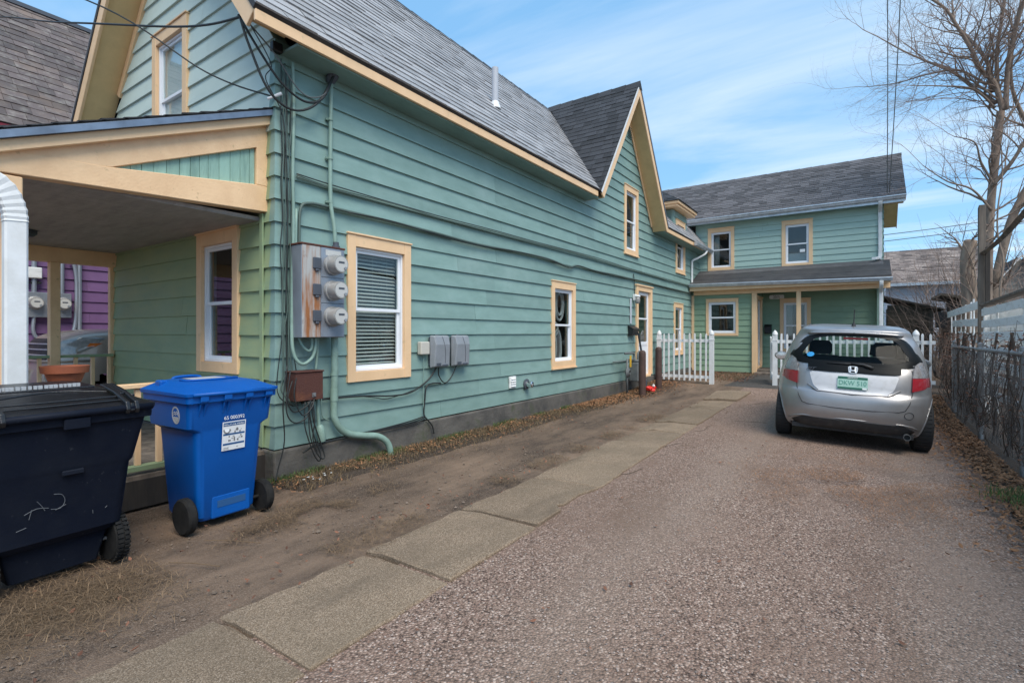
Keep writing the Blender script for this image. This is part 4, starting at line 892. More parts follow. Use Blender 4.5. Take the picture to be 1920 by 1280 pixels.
# bundle down the corner
spots = 'leftmost second third fourth fifth sixth seventh'.split()
for j in range(7):
    y = 2.768+.018*j; rg = random.Random(j); x = -4.555+.006*(j % 3)
    zb = rg.uniform(.95, 1.4); pts = [(x, y+.02*math.sin(j*2), 4.0-.03*j)]+[(x+rg.uniform(-.004, .008), y+rg.uniform(-.016, .016), 3.7-i*.3) for i in range(8)]+[(x+.01, y-.01*(j % 3), zb), (x+.02, y-.05+.02*j, .85), (-4.50+.01*j, 2.86+.01*j, .70)]
    cable('corner_cable', f'{spots[j]} cable of the bundle hanging down the house corner', 'cable', pts, .005+.002*(j % 2), 'green_cable' if j % 3 else 'cable_black', group='cables down the house corner', n=5)
# tangle under the rusty box: separate slack loops
rg = random.Random(5)
tang = [([(-4.42, 2.80, .95), (-4.40, 2.74, .78), (-4.40, 2.80, .66), (-4.38, 2.92, .70), (-4.40, 2.98, .75)], 'left slack loop of black cable curled beside the rusty box'),
        ([(-4.41, 2.84, 1.0), (-4.39, 2.80, .80), (-4.38, 2.88, .62), (-4.37, 2.97, .68), (-4.40, 3.02, .76)], 'second slack loop of black cable under the rusty box'),
        ([(-4.42, 2.78, 1.05), (-4.39, 2.72, .70), (-4.39, 2.80, .56), (-4.38, 2.93, .60), (-4.40, 2.99, .74)], 'widest slack loop of black cable left of the rusty box'),
        ([(-4.40, 2.92, .74), (-4.38, 2.90, .55), (-4.37, 2.93, .40), (-4.37, 3.00, .22), (-4.38, 3.06, .15), (-4.39, 3.08, .22), (-4.40, 3.00, .45), (-4.40, 2.95, .74)], 'long cable loop drooping to the foundation below the rusty box'),
        ([(-4.40, 2.96, .74), (-4.38, 2.95, .50), (-4.37, 2.97, .36), (-4.37, 3.05, .20), (-4.38, 3.12, .17), (-4.39, 3.10, .28), (-4.40, 3.01, .55), (-4.40, 2.99, .74)], 'second long cable loop hanging beside the drooping one'),
        ([(-4.40, 3.0, .74), (-4.38, 3.01, .55), (-4.38, 2.99, .40), (-4.38, 3.02, .28), (-4.40, 3.05, .24)], 'short thick cable stub hanging under the rusty box'),
        ([(-4.44, 2.76, 1.1), (-4.41, 2.70, .75), (-4.42, 2.72, .40), (-4.42, 2.66, .16), (-4.40, 2.62, .05)], 'cable trailing down the corner to the ground behind the blue bin')]
for p, lab in tang: cable('slack_cable', lab, 'cable', p, .0065, 'cable_black', group='slack cables under the rusty box')
cable('wall_cable', 'black cable from the rusty box along the low wall to the phone boxes', 'cable', [(-4.53, 2.95, .72), (-4.54, 3.26, .725), (-4.545, 3.73, .705), (-4.545, 4.16, .665), (-4.545, 4.46, .68), (-4.54, 4.72, .79), (-4.53, 4.84, .90), (-4.50, 4.86, .98)], .010, 'cable_black')
cable('wall_cable', 'thin slack wire looping under the low black wall cable', 'cable', [(-4.545, 3.73, .70), (-4.54, 3.9, .67), (-4.54, 4.05, .64), (-4.545, 4.3, .665), (-4.545, 4.5, .70)], .005, 'cable_black')
cable('wall_cable', 'black cable drooping between the two grey phone boxes', 'cable', [(-4.50, 4.90, .97), (-4.53, 4.93, .86), (-4.54, 5.02, .76), (-4.54, 5.10, .75), (-4.53, 5.20, .84), (-4.50, 5.25, .97)], .008, 'cable_black')
cable('wall_cable', 'black cable dropping from the phone boxes down to the foundation', 'cable', [(-4.54, 4.98, .745), (-4.545, 4.83, .755), (-4.545, 4.72, .72), (-4.545, 4.69, .55), (-4.54, 4.67, .38), (-4.53, 4.72, .31), (-4.52, 4.80, .22), (-4.51, 4.82, .12)], .010, 'cable_black')
for j in range(3):
    cable('floor_cable', ('upper', 'middle', 'lower')[j]+' cable lying along the foundation ledge toward the corner', 'cable', [(-4.53, 4.68, .36-.02*j), (-4.525, 4.45, .335-.02*j), (-4.52, 4.1, .315-.012*j), (-4.52, 3.7, .30-.004*j), (-4.50, 3.4, .292+.004*j), (-4.49, 3.1, .28+.006*j), (-4.48, 2.95, .24)], .008, 'cable_black', group='cables along the foundation')
# phone boxes
def phone_box(y, z, lab):
    t = thing('phone_box', lab, 'utility box', (XW, y, z), group='grey phone boxes on the wall')
    b = MB(); b.box(0, .035, -.15, .15, .03, .40); b.box(0, .02, -.03, .03, .40, .43); b.build('back_plate', MATS['plastic_dark'], t, world=False, bevel=.006)
    b = MB(); w = .165
    b.add([(.036, -w, .0), (.036, w, .0), (.036, w, .42), (.036, -w, .42), (.105, -w+.02, .02), (.105, w-.02, .02), (.125, w-.03, .30), (.125, -w+.03, .30), (.10, -w+.03, .41), (.10, w-.03, .41)], [(3,2,1,0), (4,5,6,7), (7,6,9,8), (0,1,5,4), (2,3,8,9), (1,2,9,6,5), (3,0,4,7,8)])
    c = b.build('cover', MATS['plastic_grey'], t, world=False, bevel=.014, seg=3)
    b = MB(); b.tube(smooth_path([(.109, .0, .40), (.126, .03, .28), (.119, .05, .15), (.111, .05, .06)], 4), .003, 4); b.build('seam', MATS['plastic_dark'], c)
    b = MB(); b.box(.108, .116, .0, .10, .02, .045); b.build('latch', MATS['plastic_dark'], t, world=False, bevel=.003)
    b = MB(); b.box(.111, .1145, -.11, -.03, .055, .065); b.box(.110, .1135, -.11, -.03, .035, .045); b.build('vent_slot', MATS['plastic_dark'], t, world=False)
phone_box(4.93, .95, 'left grey plastic phone box with rounded cover on the green wall')
phone_box(5.335, .95, 'right grey plastic phone box with rounded cover on the green wall')
b = MB(); b.box(XW, XW+.07, 4.585, 4.74, 1.13, 1.29); tag(b.build('adapter_box', MATS['beige'], bevel=.012, seg=2), 'small beige box beside the left grey phone box', 'utility box')
cable('wall_wire', 'thin green wire running straight down from the beige box', 'wire', [(-4.55, 4.68, 1.13), (-4.55, 4.675, .8), (-4.55, 4.67, .4)], .005, 'green_pipe')
vt = thing('wall_vent', 'small white square vent cover low on the side wall', 'vent', (XW, 6.66, .625))
b = MB(); b.box(0, .03, -.085, .085, -.09, .09); b.build('frame', MATS['white_weather'], vt, world=False, bevel=.004)
for k in range(4): b = MB(); b.obox((.036, 0, -.055+k*.037), ((0,1,0), (.7,0,-.7), (.7,0,.7)), (.06, .014, .003)); b.build('louvre', MATS['white_weather'], vt, world=False)
fc = thing('wall_outlet', 'round chrome pipe outlet beside the white wall vent', 'pipe outlet', (XW, 7.08, .56))
b = MB(); b.lathe([(.085, 0), (.085, .02), (.05, .025)], (0, 0, 0), (1, 0, 0), 18); b.build('collar', MATS['plastic_dark'], fc, world=False, auto=40)
b = MB(); b.lathe([(.05, 0), (.05, .10), (.035, .11), (.035, .02)], (.02, 0, 0), (1, 0, 0), 18); b.build('spout', MATS['chrome'], fc, world=False, auto=40)
# by the side door
wl_ = thing('wall_lamp', 'white jar lamp beside the side door', 'wall lamp', (XW, 11.86, 2.20))
b = MB(); b.box(0, .07, -.06, .06, -.02, .13); b.lathe([(.07, 0), (.07, .03), (.05, .05)], (.10, 0, .06)); b.build('base', MATS['white_paint'], wl_, world=False, bevel=.008)
b = MB(); b.lathe([(.055, 0), (.065, -.05), (.06, -.13), (.03, -.16), (0, -.16)], (.10, 0, .06), n=16); b.build('jar', MATS['meter_glass'], wl_, world=False, smooth=True)
b = MB(); b.tube([(.03, .0, .13), (.02, .0, .45), (.02, -.05, .62)], .01, 6); b.build('cord', MATS['cable_black'], wl_, world=False)
b = MB(); b.box(XW, XW+.02, 11.62, 11.70, 1.62, 2.22); tag(b.build('wall_strip', MATS['pale_siding'], bevel=.004), 'narrow pale blue strip on the wall left of the side door', 'wall strip')
mx_ = thing('mailbox', 'black wall mailbox left of the side door', 'mailbox', (XW, 11.70, 1.34))
b = MB(); b.add([(0, -.19, 0), (.10, -.19, .0), (.13, -.19, .14), (0, -.19, .22), (0, .19, 0), (.10, .19, 0), (.13, .19, .14), (0, .19, .22)], [(0,1,2,3), (7,6,5,4), (0,4,5,1), (1,5,6,2), (2,6,7,3), (3,7,4,0)]); b.build('box', MATS['mail_black'], mx_, world=False, bevel=.006)
b = MB(); b.add([(0, -.20, .225), (.145, -.20, .14), (.145, .20, .14), (0, .20, .225), (0, -.20, .238), (.15, -.20, .15), (.15, .20, .15), (0, .20, .238)], [(0,1,2,3), (7,6,5,4), (0,4,5,1), (1,5,6,2), (2,6,7,3), (3,7,4,0)]); b.build('lid', MATS['mail_black'], mx_, world=False)
sh = thing('leaning_tool', 'black handled tool with red grip band leaning on the wall under the mailbox', 'tool', (-4.40, 11.75, .06))
b = MB(); b.tube([(-.03, .05, 1.34), (.06, .04, .85)], .025, 8); b.build('grip', MATS['mail_black'], sh, world=False)
b = MB(); b.tube([(.06, .04, .85), (.09, .03, .58)], .025, 8); b.build('band', MATS['red_bag'], sh, world=False)
b = MB(); b.tube([(.09, .03, .58), (.14, .0, .22)], .02, 8); b.box(.10, .16, -.14, .14, .0, .22); b.build('blade', MATS['plastic_dark'], sh, world=False)
gm = thing('gas_meter', 'grey gas meter with pipes and yellow tag against the side wall', 'gas meter', (-4.38, 11.35, .1))
b = MB(); b.box(-.09, .13, -.05, .30, .18, .62); b.box(-.07, .11, -.02, .27, .62, .68); b.build('body', MATS['gas_grey'], gm, world=False, bevel=.05, seg=3)
b = MB(); b.lathe([(.06, -.01), (.06, .05), (.0, .05)], (.13, .12, .42), (1, 0, 0), 14); b.build('index', MATS['meter_face'], gm, world=False, auto=40)
b = MB(); b.tube(smooth_path([(.02, .0, .66), (.02, .0, .80), (.02, -.15, .84), (.02, -.55, .84)], 4), .025, 8); b.tube(smooth_path([(.02, .24, .66), (.02, .24, .80), (.02, .34, .86), (.02, .42, .80), (.02, .44, .62)], 4), .025, 8); b.build('pipe', MATS['gas_grey'], gm, world=False, smooth=True)
b = MB(); b.tube([(.02, -.42, -.12), (.02, -.42, .70)], .025, 8); b.tube([(-.16, -.8, .66), (.02, -.40, .68)], .012, 6); b.tube([(.02, -.42, .70), (.02, -.05, .68)], .022, 8); b.build('pipe', MATS['gas_grey'], gm, world=False, smooth=True)
b = MB(); b.lathe([(.10, -.02), (.12, 0), (.10, .02), (.05, .05), (.05, -.05)], (.04, -.43, .42), (1, 0, 0), 16); b.build('regulator', MATS['gas_grey'], gm, world=False, auto=50)
b = MB(); b.obox((.06, -.32, .66), ((0,1,0), (0,0,1), (1,0,0)), (.05, .13, .003)); b.build('tag', MATS['yellow_tag'], gm, world=False)
b = MB(); b.lathe([(.04, 0), (.05, .05), (.045, .3), (.03, .32)], (.10, .42, .25)); b.build('valve', MATS['gas_grey'], gm, world=False, auto=40)
for (x, y, top, lab) in ((-4.0, 10.9, 1.02, 'near rusty brown steel bollard in front of the gas meter'), (-4.02, 12.05, 1.02, 'far rusty brown steel bollard beside the door and picket fence')):
    b = MB(); b.lathe([(.078, -.1), (.078, top-.08), (.070, top-.035), (.045, top-.008), (0, top)], (x, y, gz(x, y)), n=18); tag(b.build('bollard', MATS['bollard'], auto=50), lab, 'bollard', 'steel bollards by the gas meter')
b = MB()
for (dx, dy, dz, s) in ((0, 0, .06, .09), (.05, .12, .05, .08), (.0, -.10, .06, .07), (.06, .03, .03, .07)):
    b.lathe([(s*.3, -s*.6), (s, -s*.2), (s*.9, s*.3), (s*.3, s*.6)], (-4.05+dx, 11.5+dy, .05+gz(-4, 11.5)+dz), (rng.uniform(-1, 1), rng.uniform(-1, 1), 1), 7)
rb = tag(b.build('litter_bag', MATS['red_bag'], smooth=False), 'crumpled bright red bag on the leaves between the bollards', 'bag')
b = MB(); b.lathe([(.02, -.03), (.04, 0), (.02, .03)], (-3.96, 11.52, .19), (1, .3, .2), 7); b.build('label', MATS['litter_white'], rb)
# lines coming in overhead
cable('overhead_cable', 'thick black overhead cable crossing in front of the left gable to the roof corner', 'cable', [(-30, 3.8, 12.5), (-16, 2.6, 8.2), (-8.4, 2.15, 5.35), (-5.6, 2.35, 4.45), (-4.62, 2.42, 4.24)], .011, 'cable_black', k=10)
cable('overhead_cable', 'thin black overhead wire slanting across the upper gable window to the corner', 'cable', [(-20, -1.5, 11.5), (-9.5, .9, 6.0), (-6.26, 1.77, 4.65), (-5.2, 2.4, 3.9), (-4.58, 2.70, 3.62)], .008, 'cable_black', k=10)
cb = [([(-4.62, 2.42, 4.22), (-4.55, 2.46, 3.98), (-4.50, 2.62, 3.62), (-4.47, 2.85, 3.52), (-4.46, 3.1, 3.68), (-4.48, 3.29, 4.02)], 'lowest black loop from the roof corner to the weatherhead'),
      ([(-4.62, 2.40, 4.25), (-4.52, 2.52, 3.98), (-4.48, 2.72, 3.74), (-4.46, 2.95, 3.64), (-4.46, 3.15, 3.74), (-4.48, 3.30, 4.03)], 'middle black loop from the roof corner to the weatherhead'),
      ([(-4.60, 2.5, 4.2), (-4.50, 2.68, 3.98), (-4.48, 2.85, 3.78), (-4.46, 3.0, 3.70), (-4.46, 3.18, 3.80), (-4.48, 3.30, 4.05)], 'upper grey loop from the roof corner to the weatherhead')]
for i, (p, lab) in enumerate(cb): cable('drop_cable', lab, 'cable', p, .012 if i < 2 else .007, 'cable_black' if i < 2 else 'cable_grey', k=8, group='loops at the weatherhead')
cable('drop_cable', 'thin wire hanging from the roof corner down the bundle', 'wire', [(-4.60, 2.5, 4.2), (-4.54, 2.66, 3.9), (-4.56, 2.62, 3.75), (-4.54, 2.76, 3.50), (-4.53, 2.80, 3.2), (-4.53, 2.82, 2.6), (-4.53, 2.80, 1.6)], .005, 'cable_black', k=8)
b = MB(); b.obox((-4.55, 2.72, 4.08), ((0,1,0), (1,0,0), (0,0,1)), (.05, .03, .045)); tag(b.build('eave_insulator', MATS['black'], bevel=.008), 'small black cable bracket under the eave at the house corner', 'bracket')
b = MB(); b.tube([(-4.60, 2.66, 3.59), (-4.53, 2.76, 3.66)], [.012, .016], 8); tag(b.build('wire_clamp', MATS['print_white']), 'white wire clamp at the house corner above the porch', 'clamp')
# ------------------------------------------------------------------ wheeled bins
def rrect(x0, x1, yh, r, n=5):
    pts = []
    for (cx, cy, a0) in ((x1-r, yh-r, 0), (x0+r, yh-r, 90), (x0+r, -yh+r, 180), (x1-r, -yh+r, 270)):
        for k in range(n+1): a = R(a0+90*k/n); pts.append((cx+r*math.cos(a), cy+r*math.sin(a)))
    return pts
def loft(b, secs, m=0, cap=True):
    rows = []
    for s in secs:
        z, x0, x1, yh, r = s[:5]; tilt = s[5] if len(s) > 5 else 0
        rows.append([(x, y, z+tilt*(x-x0)) for x, y in rrect(x0, x1, yh, r)])
    n = len(rows[0]); vs_ = [p for r_ in rows for p in r_]; k = len(rows)
    fs = [(i*n+j, i*n+(j+1) % n, (i+1)*n+(j+1) % n, (i+1)*n+j) for i in range(k-1) for j in range(n)]
    if cap: fs += [tuple(range(n-1, -1, -1)), tuple((k-1)*n+j for j in range(n))]
    b.add(vs_, fs, m)
def wheel(parent, c, r, w, m, hub, tread=False):
    t = MB(); t.lathe([(r*.45, -w/2), (r*.9, -w/2), (r, -w*.3), (r, w*.3), (r*.9, w/2), (r*.45, w/2)], c, (0, 1, 0), 30); wo_ = t.build('wheel', MATS[m], parent, world=False, auto=35)
    t = MB(); t.lathe([(r*.46, -w*.40), (r*.2, -w*.3), (r*.12, -w*.42), (0, -w*.42)], c, (0, 1, 0), 20); t.lathe([(r*.46, w*.40), (r*.2, w*.3), (r*.12, w*.42), (0, w*.42)], c, (0, 1, 0), 20); t.build('hub', MATS[hub], wo_, auto=35)
    if tread:
        t = MB()
        for k in range(34):
            a = 2*math.pi*k/34
            for s_ in (-1, 1):
                t.obox((c[0]+(r+.002)*math.cos(a+.09*(s_ > 0)), c[1]+s_*w*.25, c[2]+(r+.002)*math.sin(a+.09*(s_ > 0))), ((math.cos(a), 0, math.sin(a)), (0, 1, 0), (-math.sin(a), 0, math.cos(a))), (.006, w*.2, .008))
        t.build('tread', MATS[m], wo_)
BB = thing('recycling_bin', 'blue wheeled recycling bin with sticker standing at the house corner', 'recycling bin', (-4.10, 1.925, 0), R(3))
b = MB(); loft(b, [(.055, -.19, .205, .200, .05), (.085, -.21, .225, .215, .05), (.70, -.265, .275, .250, .055), (.715, -.27, .277, .268, .05), (.735, -.285, .280, .302, .04), (.91, -.31, .30, .312, .035), (.916, -.325, .325, .330, .03), (.962, -.327, .327, .332, .03)])
bb = b.build('body', MATS['blue_bin'], BB, world=False, auto=30)
lid_t = .055
b = MB(); loft(b, [(.964, -.345, .335, .342, .03, .0), (.990, -.347, .337, .344, .03, -.01), (1.003, -.335, .315, .325, .05, -.02), (1.045, -.27, .20, .26, .06, -.03), (1.052, -.24, .16, .23, .08, -.03)])
lid = b.build('lid', MATS['blue_bin'], BB, world=False, auto=25)
b = MB(); b.tube(smooth_path([(-.33, -.10, 1.0), (-.36, -.10, 1.045), (-.36, 0, 1.055), (-.36, .10, 1.045), (-.33, .10, 1.0)], 4), .012, 8); b.build('grip', MATS['blue_bin'], lid, smooth=True)
b = MB(); b.box(-.20, -.12, -.30, -.24, 1.0, 1.055); b.build('lug', MATS['blue_bin'], lid, bevel=.012, seg=2)
b = MB(); b.tube([(-.05, -.2, 1.052), (.02, -.19, 1.052), (.05, 0, 1.05), (.02, .19, 1.050), (-.05, .2, 1.052)], .008, 6); b.build('rib', MATS['blue_bin'], lid, smooth=True)
b = MB(); b.box(-.18, -.02, -.12, .12, 1.0525, 1.0545); b.build('label', MATS['print_mid'], lid)
for y in (-.225, -.06, .10, .255):
    b = MB(); b.prism([(.326, .905), (.345, .925), (.345, .985), (.326, .985)], lambda a, z, d: Vector((a, d, z)), y-.028, y+.028); b.prism([(.285, .80), (.326, .904), (.285, .904)], lambda a, z, d: Vector((a, d, z)), y-.022, y-.012); b.prism([(.285, .80), (.326, .904), (.285, .904)], lambda a, z, d: Vector((a, d, z)), y+.012, y+.022)
    b.build('hinge_lug', MATS['blue_bin'], BB, world=False, bevel=.004)
b = MB(); b.tube([(.338, -.30, .975), (.338, .30, .965)], .014, 8); b.build('handle_bar', MATS['blue_bin'], BB, world=False, smooth=True)
b = MB(); b.box(.205, .238, -.125, .165, .06, .225); fh = b.build('foot_hold', MATS['blue_bin'], BB, world=False, bevel=.012, seg=2)
b = MB(); b.box(.2385, .2405, -.085, .125, .135, .185); b.build('slot', MATS['print_blue'], fh, bevel=.0005)
b = MB(); b.tube([(.20, -.27, .125), (.20, .27, .125)], .012, 8); b.build('axle', MATS['black_rubber'], BB, world=False)
for y in (-.285, .285): wheel(BB, (.20, y, .125), .125, .062, 'black_rubber', 'black')
# sticker and lettering on the wheel side
tl = math.atan2(.05, .615)
st = MB(); fsx = lambda a, z, d: Vector((.2295+.0815*(z-.085)+.0055+d, a, z))
st.prism([(-.075, .545), (.098, .545), (.098, .755), (-.075, .755)], fsx, 0, .0015); sk = st.build('sticker', MATS['print_white'], BB, world=False)
st = MB(); st.prism([(-.068, .722), (.091, .722), (.091, .748), (-.068, .748)], fsx, .0016, .0022); st.prism([(-.068, .655), (.091, .655), (.091, .668), (-.068, .668)], fsx, .0016, .0022); st.prism([(-.068, .583), (.091, .583), (.091, .597), (-.068, .597)], fsx, .0016, .0022); st.build('blue_print', MATS['print_blue'], sk)
st = MB(); rg = random.Random(3)
st.lathe([(.026, 0), (.026, .0005)], fsx(-.042, .695, .0017), (1, 0, .08), 18)
for k in range(26):
    a = -.06+rg.random()*.14; z = rg.choice((.69, .70, .675, .63, .615, .645, .565)); w_ = rg.uniform(.004, .014); h_ = rg.uniform(.004, .016)
    if z < .58: w_, h_ = rg.uniform(.01, .03), .003
    st.prism([(a-w_/2, z-h_/2), (a+w_/2, z-h_/2), (a+w_/2, z+h_/2), (a-w_/2, z+h_/2)], fsx, .0017+.0001*k, .00175+.0001*k)
st.build('grey_print', MATS['print_grey'], sk)
st = MB(); st.lathe([(.017, 0), (.017, .0004)], fsx(-.042, .695, .0026), (1, 0, .08), 18); st.build('ring_print', MATS['print_white'], sk)
text('RECYCLE HERE!', .0215, MATS['print_white'], sk, tuple(fsx(.0115, .7345, .0026)), (R(90-4.7), 0, R(90)), depth=.0003)
text('CSWD', .014, MATS['print_grey'], sk, tuple(fsx(-.045, .555, .0022)), (R(90-4.7), 0, R(90)), depth=.0003)
text('65 000392', .036, MATS['print_white'], BB, tuple(fsx(.01, .783, .002)), (R(90-4.7), 0, R(90)), depth=.0006)
lg = MB(); cz = .825; fsy = lambda a, z, d: Vector((a, -.3065-.057*(z-.82)-d, z))
ring = [(.052*math.cos(t*math.pi/16), .062*math.sin(t*math.pi/16)) for t in range(33)]
for k in range(32):
    p, q = ring[k], ring[k+1]; lg.prism([(p[0]+.12, p[1]+cz), (q[0]+.12, q[1]+cz), (q[0]*.8+.12, q[1]*.8+cz), (p[0]*.8+.12, p[1]*.8+cz)], fsy, .0, .002)
lg.prism([(.085, cz-.012), (.155, cz-.012), (.145, cz-.038), (.12, cz-.048), (.095, cz-.038)], fsy, 0, .002)
for (dz) in (.0, .014): lg.prism([(.082, cz+dz), (.105, cz+dz+.012), (.12, cz+dz+.004), (.135, cz+dz+.016), (.158, cz+dz), (.158, cz+dz-.005), (.135, cz+dz+.010), (.12, cz+dz-.002), (.105, cz+dz+.006), (.082, cz+dz-.005)], fsy, 0, .002)
lg.build('emblem', MATS['print_mid'], BB, world=False)

KB = thing('trash_bin', 'large scuffed navy black wheeled trash bin at the left edge', 'trash bin', (-4.02, .915, 0), R(4))
b = MB(); loft(b, [(.235, -.27, .31, .27, .05), (.27, -.30, .340, .295, .06), (.62, -.35, .372, .328, .06), (.635, -.355, .376, .342, .06), (.66, -.36, .38, .35, .06), (.885, -.40, .405, .395, .05), (.892, -.425, .43, .418, .04), (.945, -.427, .432, .42, .04)])
kb = b.build('body', MATS['black_bin'], KB, world=False, auto=30)
b = MB(); loft(b, [(.05, .0, .245, .20, .02), (.245, -.08, .27, .25, .02)]); b.build('undercarriage', MATS['black_bin'], KB, world=False, auto=30)
b = MB(); b.tube([(.22, -.27, .15), (.22, .27, .15)], .012, 8); b.build('axle', MATS['galv'], KB, world=False)
for y in (-.295, .285): wheel(KB, (.22, y, .152), .148, .072, 'black_rubber', 'black', tread=True)
b = MB(); loft(b, [(.947, -.445, .440, .432, .04), (.972, -.447, .442, .434, .04), (.985, -.43, .40, .41, .06, .0), (1.06, -.37, .20, .34, .09, -.06), (1.085, -.32, .08, .28, .1, -.08)])
kl = b.build('lid', MATS['bin_lid_black'], KB, world=False, auto=25)
for y in (-.30, .29):
    b = MB(); P_ = [(.46, .925), (.47, .95), (.455, .995), (.30, 1.05), (.12, 1.085), (.12, 1.075), (.30, 1.032), (.43, .975), (.445, .925)]
    b.prism(P_, lambda a, z, d: Vector((a, d, z)), y-.035, y-.012); b.prism(P_, lambda a, z, d: Vector((a, d, z)), y+.012, y+.035); b.prism([(.445, .925), (.468, .94), (.46, .985), (.43, .975)], lambda a, z, d: Vector((a, d, z)), y-.0115, y+.0115); b.prism([(.12, 1.075), (.12, 1.085), (.33, 1.04), (.33, 1.025)], lambda a, z, d: Vector((a, d, z)), y-.0115, y+.0115)
    b.build('hinge_arm', MATS['bin_lid_black'], KB, world=False, bevel=.006, seg=2)
for (x, z, yy) in ((.375, 1.0, .26), (.33, 1.018, .26), (.08, 1.066, .24)):
    b = MB(); b.tube([(x, -yy, z), (x, yy, z)], .006, 6); b.build('rib', MATS['bin_lid_black'], kl)
b = MB(); b.tube(smooth_path([(.22, -.25, 1.042), (.17, 0, 1.058), (.22, .25, 1.042)], 6), .005, 6); b.build('rib', MATS['bin_lid_black'], kl)
b = MB(); b.tube([(.447, -.40, .955), (.447, .40, .955)], .020, 10); b.build('handle_bar', MATS['black_bin'], KB, world=False, smooth=True)
b = MB(); b.tube([(-.44, -.43, .985), (-.44, .43, .985)], .014, 8); b.tube([(-.40, .435, 1.03), (.10, .442, .99)], .012, 8); b.build('lid_edge', MATS['bin_lid_black'], kl, smooth=True)
b = MB(); b.box(.435, .455, -.03, .09, .87, .93); b.box(.38, .40, -.02, .08, .61, .64); b.build_each('lug', MATS['black_bin'], KB, world=False, bevel=.006)
b = MB(); rg = random.Random(2); y = -.30
while y < .20:
    w_ = rg.uniform(.008, .02); z = 1.083; x = .015+rg.uniform(-.004, .004); b.obox((x, y, 1.080), ((0,1,0), (1,0,0), (0,0,1)), (w_/2, rg.uniform(.004, .011), .010)); y += w_+rg.uniform(.002, .010)
b.build('worn_print', MATS['print_mid'], kl)
b = MB(); fk = lambda a, z: (.348+.093*(z-.27)+.0035, a, z)
for path in ([(-.12, .50), (-.10, .47), (-.085, .44)], [(-.17, .44), (-.12, .46), (-.07, .45)], [(-.15, .41), (-.14, .46)], [(-.06, .44), (-.02, .435), (.0, .47), (-.015, .51), (-.05, .52)], [(-.04, .43), (.005, .45)], [(.13, .38), (.132, .36)], [(.20, .385), (.19, .375)], [(-.20, .36), (-.16, .37)]):
    b.tube(smooth_path([fk(*p) for p in path], 4), .0016, 4)
b.build('scratches', MATS['scratch'], KB, world=False)
# flower pot on the porch rail
fpot = thing('flower_pot', 'terracotta flower pot on the porch rail behind the trash bin', 'flower pot', (-4.775, 1.23, .997))
b = MB(); b.lathe([(.075, 0), (.115, .115), (.135, .115), (.142, .165), (.128, .165), (.118, .13), (0, .125)], (0, 0, 0), n=28); b.build('pot', MATS['terracotta'], fpot, world=False, auto=35)
b = MB(); b.lathe([(.0, .121), (.116, .128), (.0, .135)], (0, 0, 0), n=16); b.build('earth', MATS['wood_dark'], fpot, world=False)

# ------------------------------------------------------------------ picket fences
def post_cap(b, x, y, z0, z1, h=.05):
    b.box(x-h, x+h, y-h, y+h, z0, z1); b.box(x-h-.008, x+h+.008, y-h-.008, y+h+.008, z1-.13, z1-.10)
    b.lathe([(h*1.0, 0), (h*1.25, .012), (h*1.1, .06), (h*.55, .10), (.0, .125)], (x, y, z1), n=12)
def picket_fence(name, label, pts, n, zt, z_r, pick, posts, seed, group=None, cat='fence', brace=False):
    (x0, y0), (x1, y1) = pts; g = gz(x0, y0); t = thing(name, label, cat, (x0, y0, g), group=group); rg = random.Random(seed)
    d = Vector((x1-x0, y1-y0, 0)); L = d.length; d.normalize(); nrm = Vector((-d.y, d.x, 0))
    for s_ in posts:
        b = MB(); p = Vector((x0, y0, 0))+d*L*s_; post_cap(b, p.x, p.y, g-.1, g+zt-.10); b.build('post', MATS['white_paint'], t, auto=30)
    for z in z_r:
        b = MB(); b.beam(Vector((x0, y0, g+z))+d*.04, Vector((x1, y1, g+z))-d*.04, .035, .075); b.build('rail', MATS['white_paint'], t, bevel=.003)
    for k in range(n):
        s_ = (k+1)/(n+1); c = Vector((x0, y0, 0))+d*L*s_-nrm*(.03 if nrm.y > 0 else -.03); zz = g+zt-.06+rg.uniform(-.008, .008); w = .021; lean = rg.uniform(-.006, .006)
        b = MB(); f = lambda a, z, dd: c+d*(a+lean*(z-g))+nrm*dd+Vector((0, 0, z))
        b.prism([(-w, g+pick), (w, g+pick), (w, zz-.03), (0, zz), (-w, zz-.03)], f, -.011, .011); b.build('picket', MATS['white_paint'], t, bevel=.003)
    if brace: b = MB(); b.beam((x0, y0, g+z_r[1]), (x1, y1, g+z_r[0]), .03, .06); b.build('brace', MATS['white_paint'], t)
    return t
picket_fence('picket_fence', 'short white picket fence between the green side wall and the path', ((-4.42, 13.3), (-3.10, 13.3)), 9, 1.32, (.16, 1.07), .06, (0, 1), 1)
picket_fence('picket_fence', 'white picket fence standing behind the silver car', ((-1.72, 13.55), (1.28, 13.7)), 22, 1.30, (.22, 1.05), .10, (0, .88), 2)
picket_fence('picket_gate', 'white picket gate swung open beside the path to the rear porch', ((-1.78, 13.62), (-1.95, 14.75)), 7, 1.22, (.22, 1.0), .12, (), 3, cat='gate', brace=True)
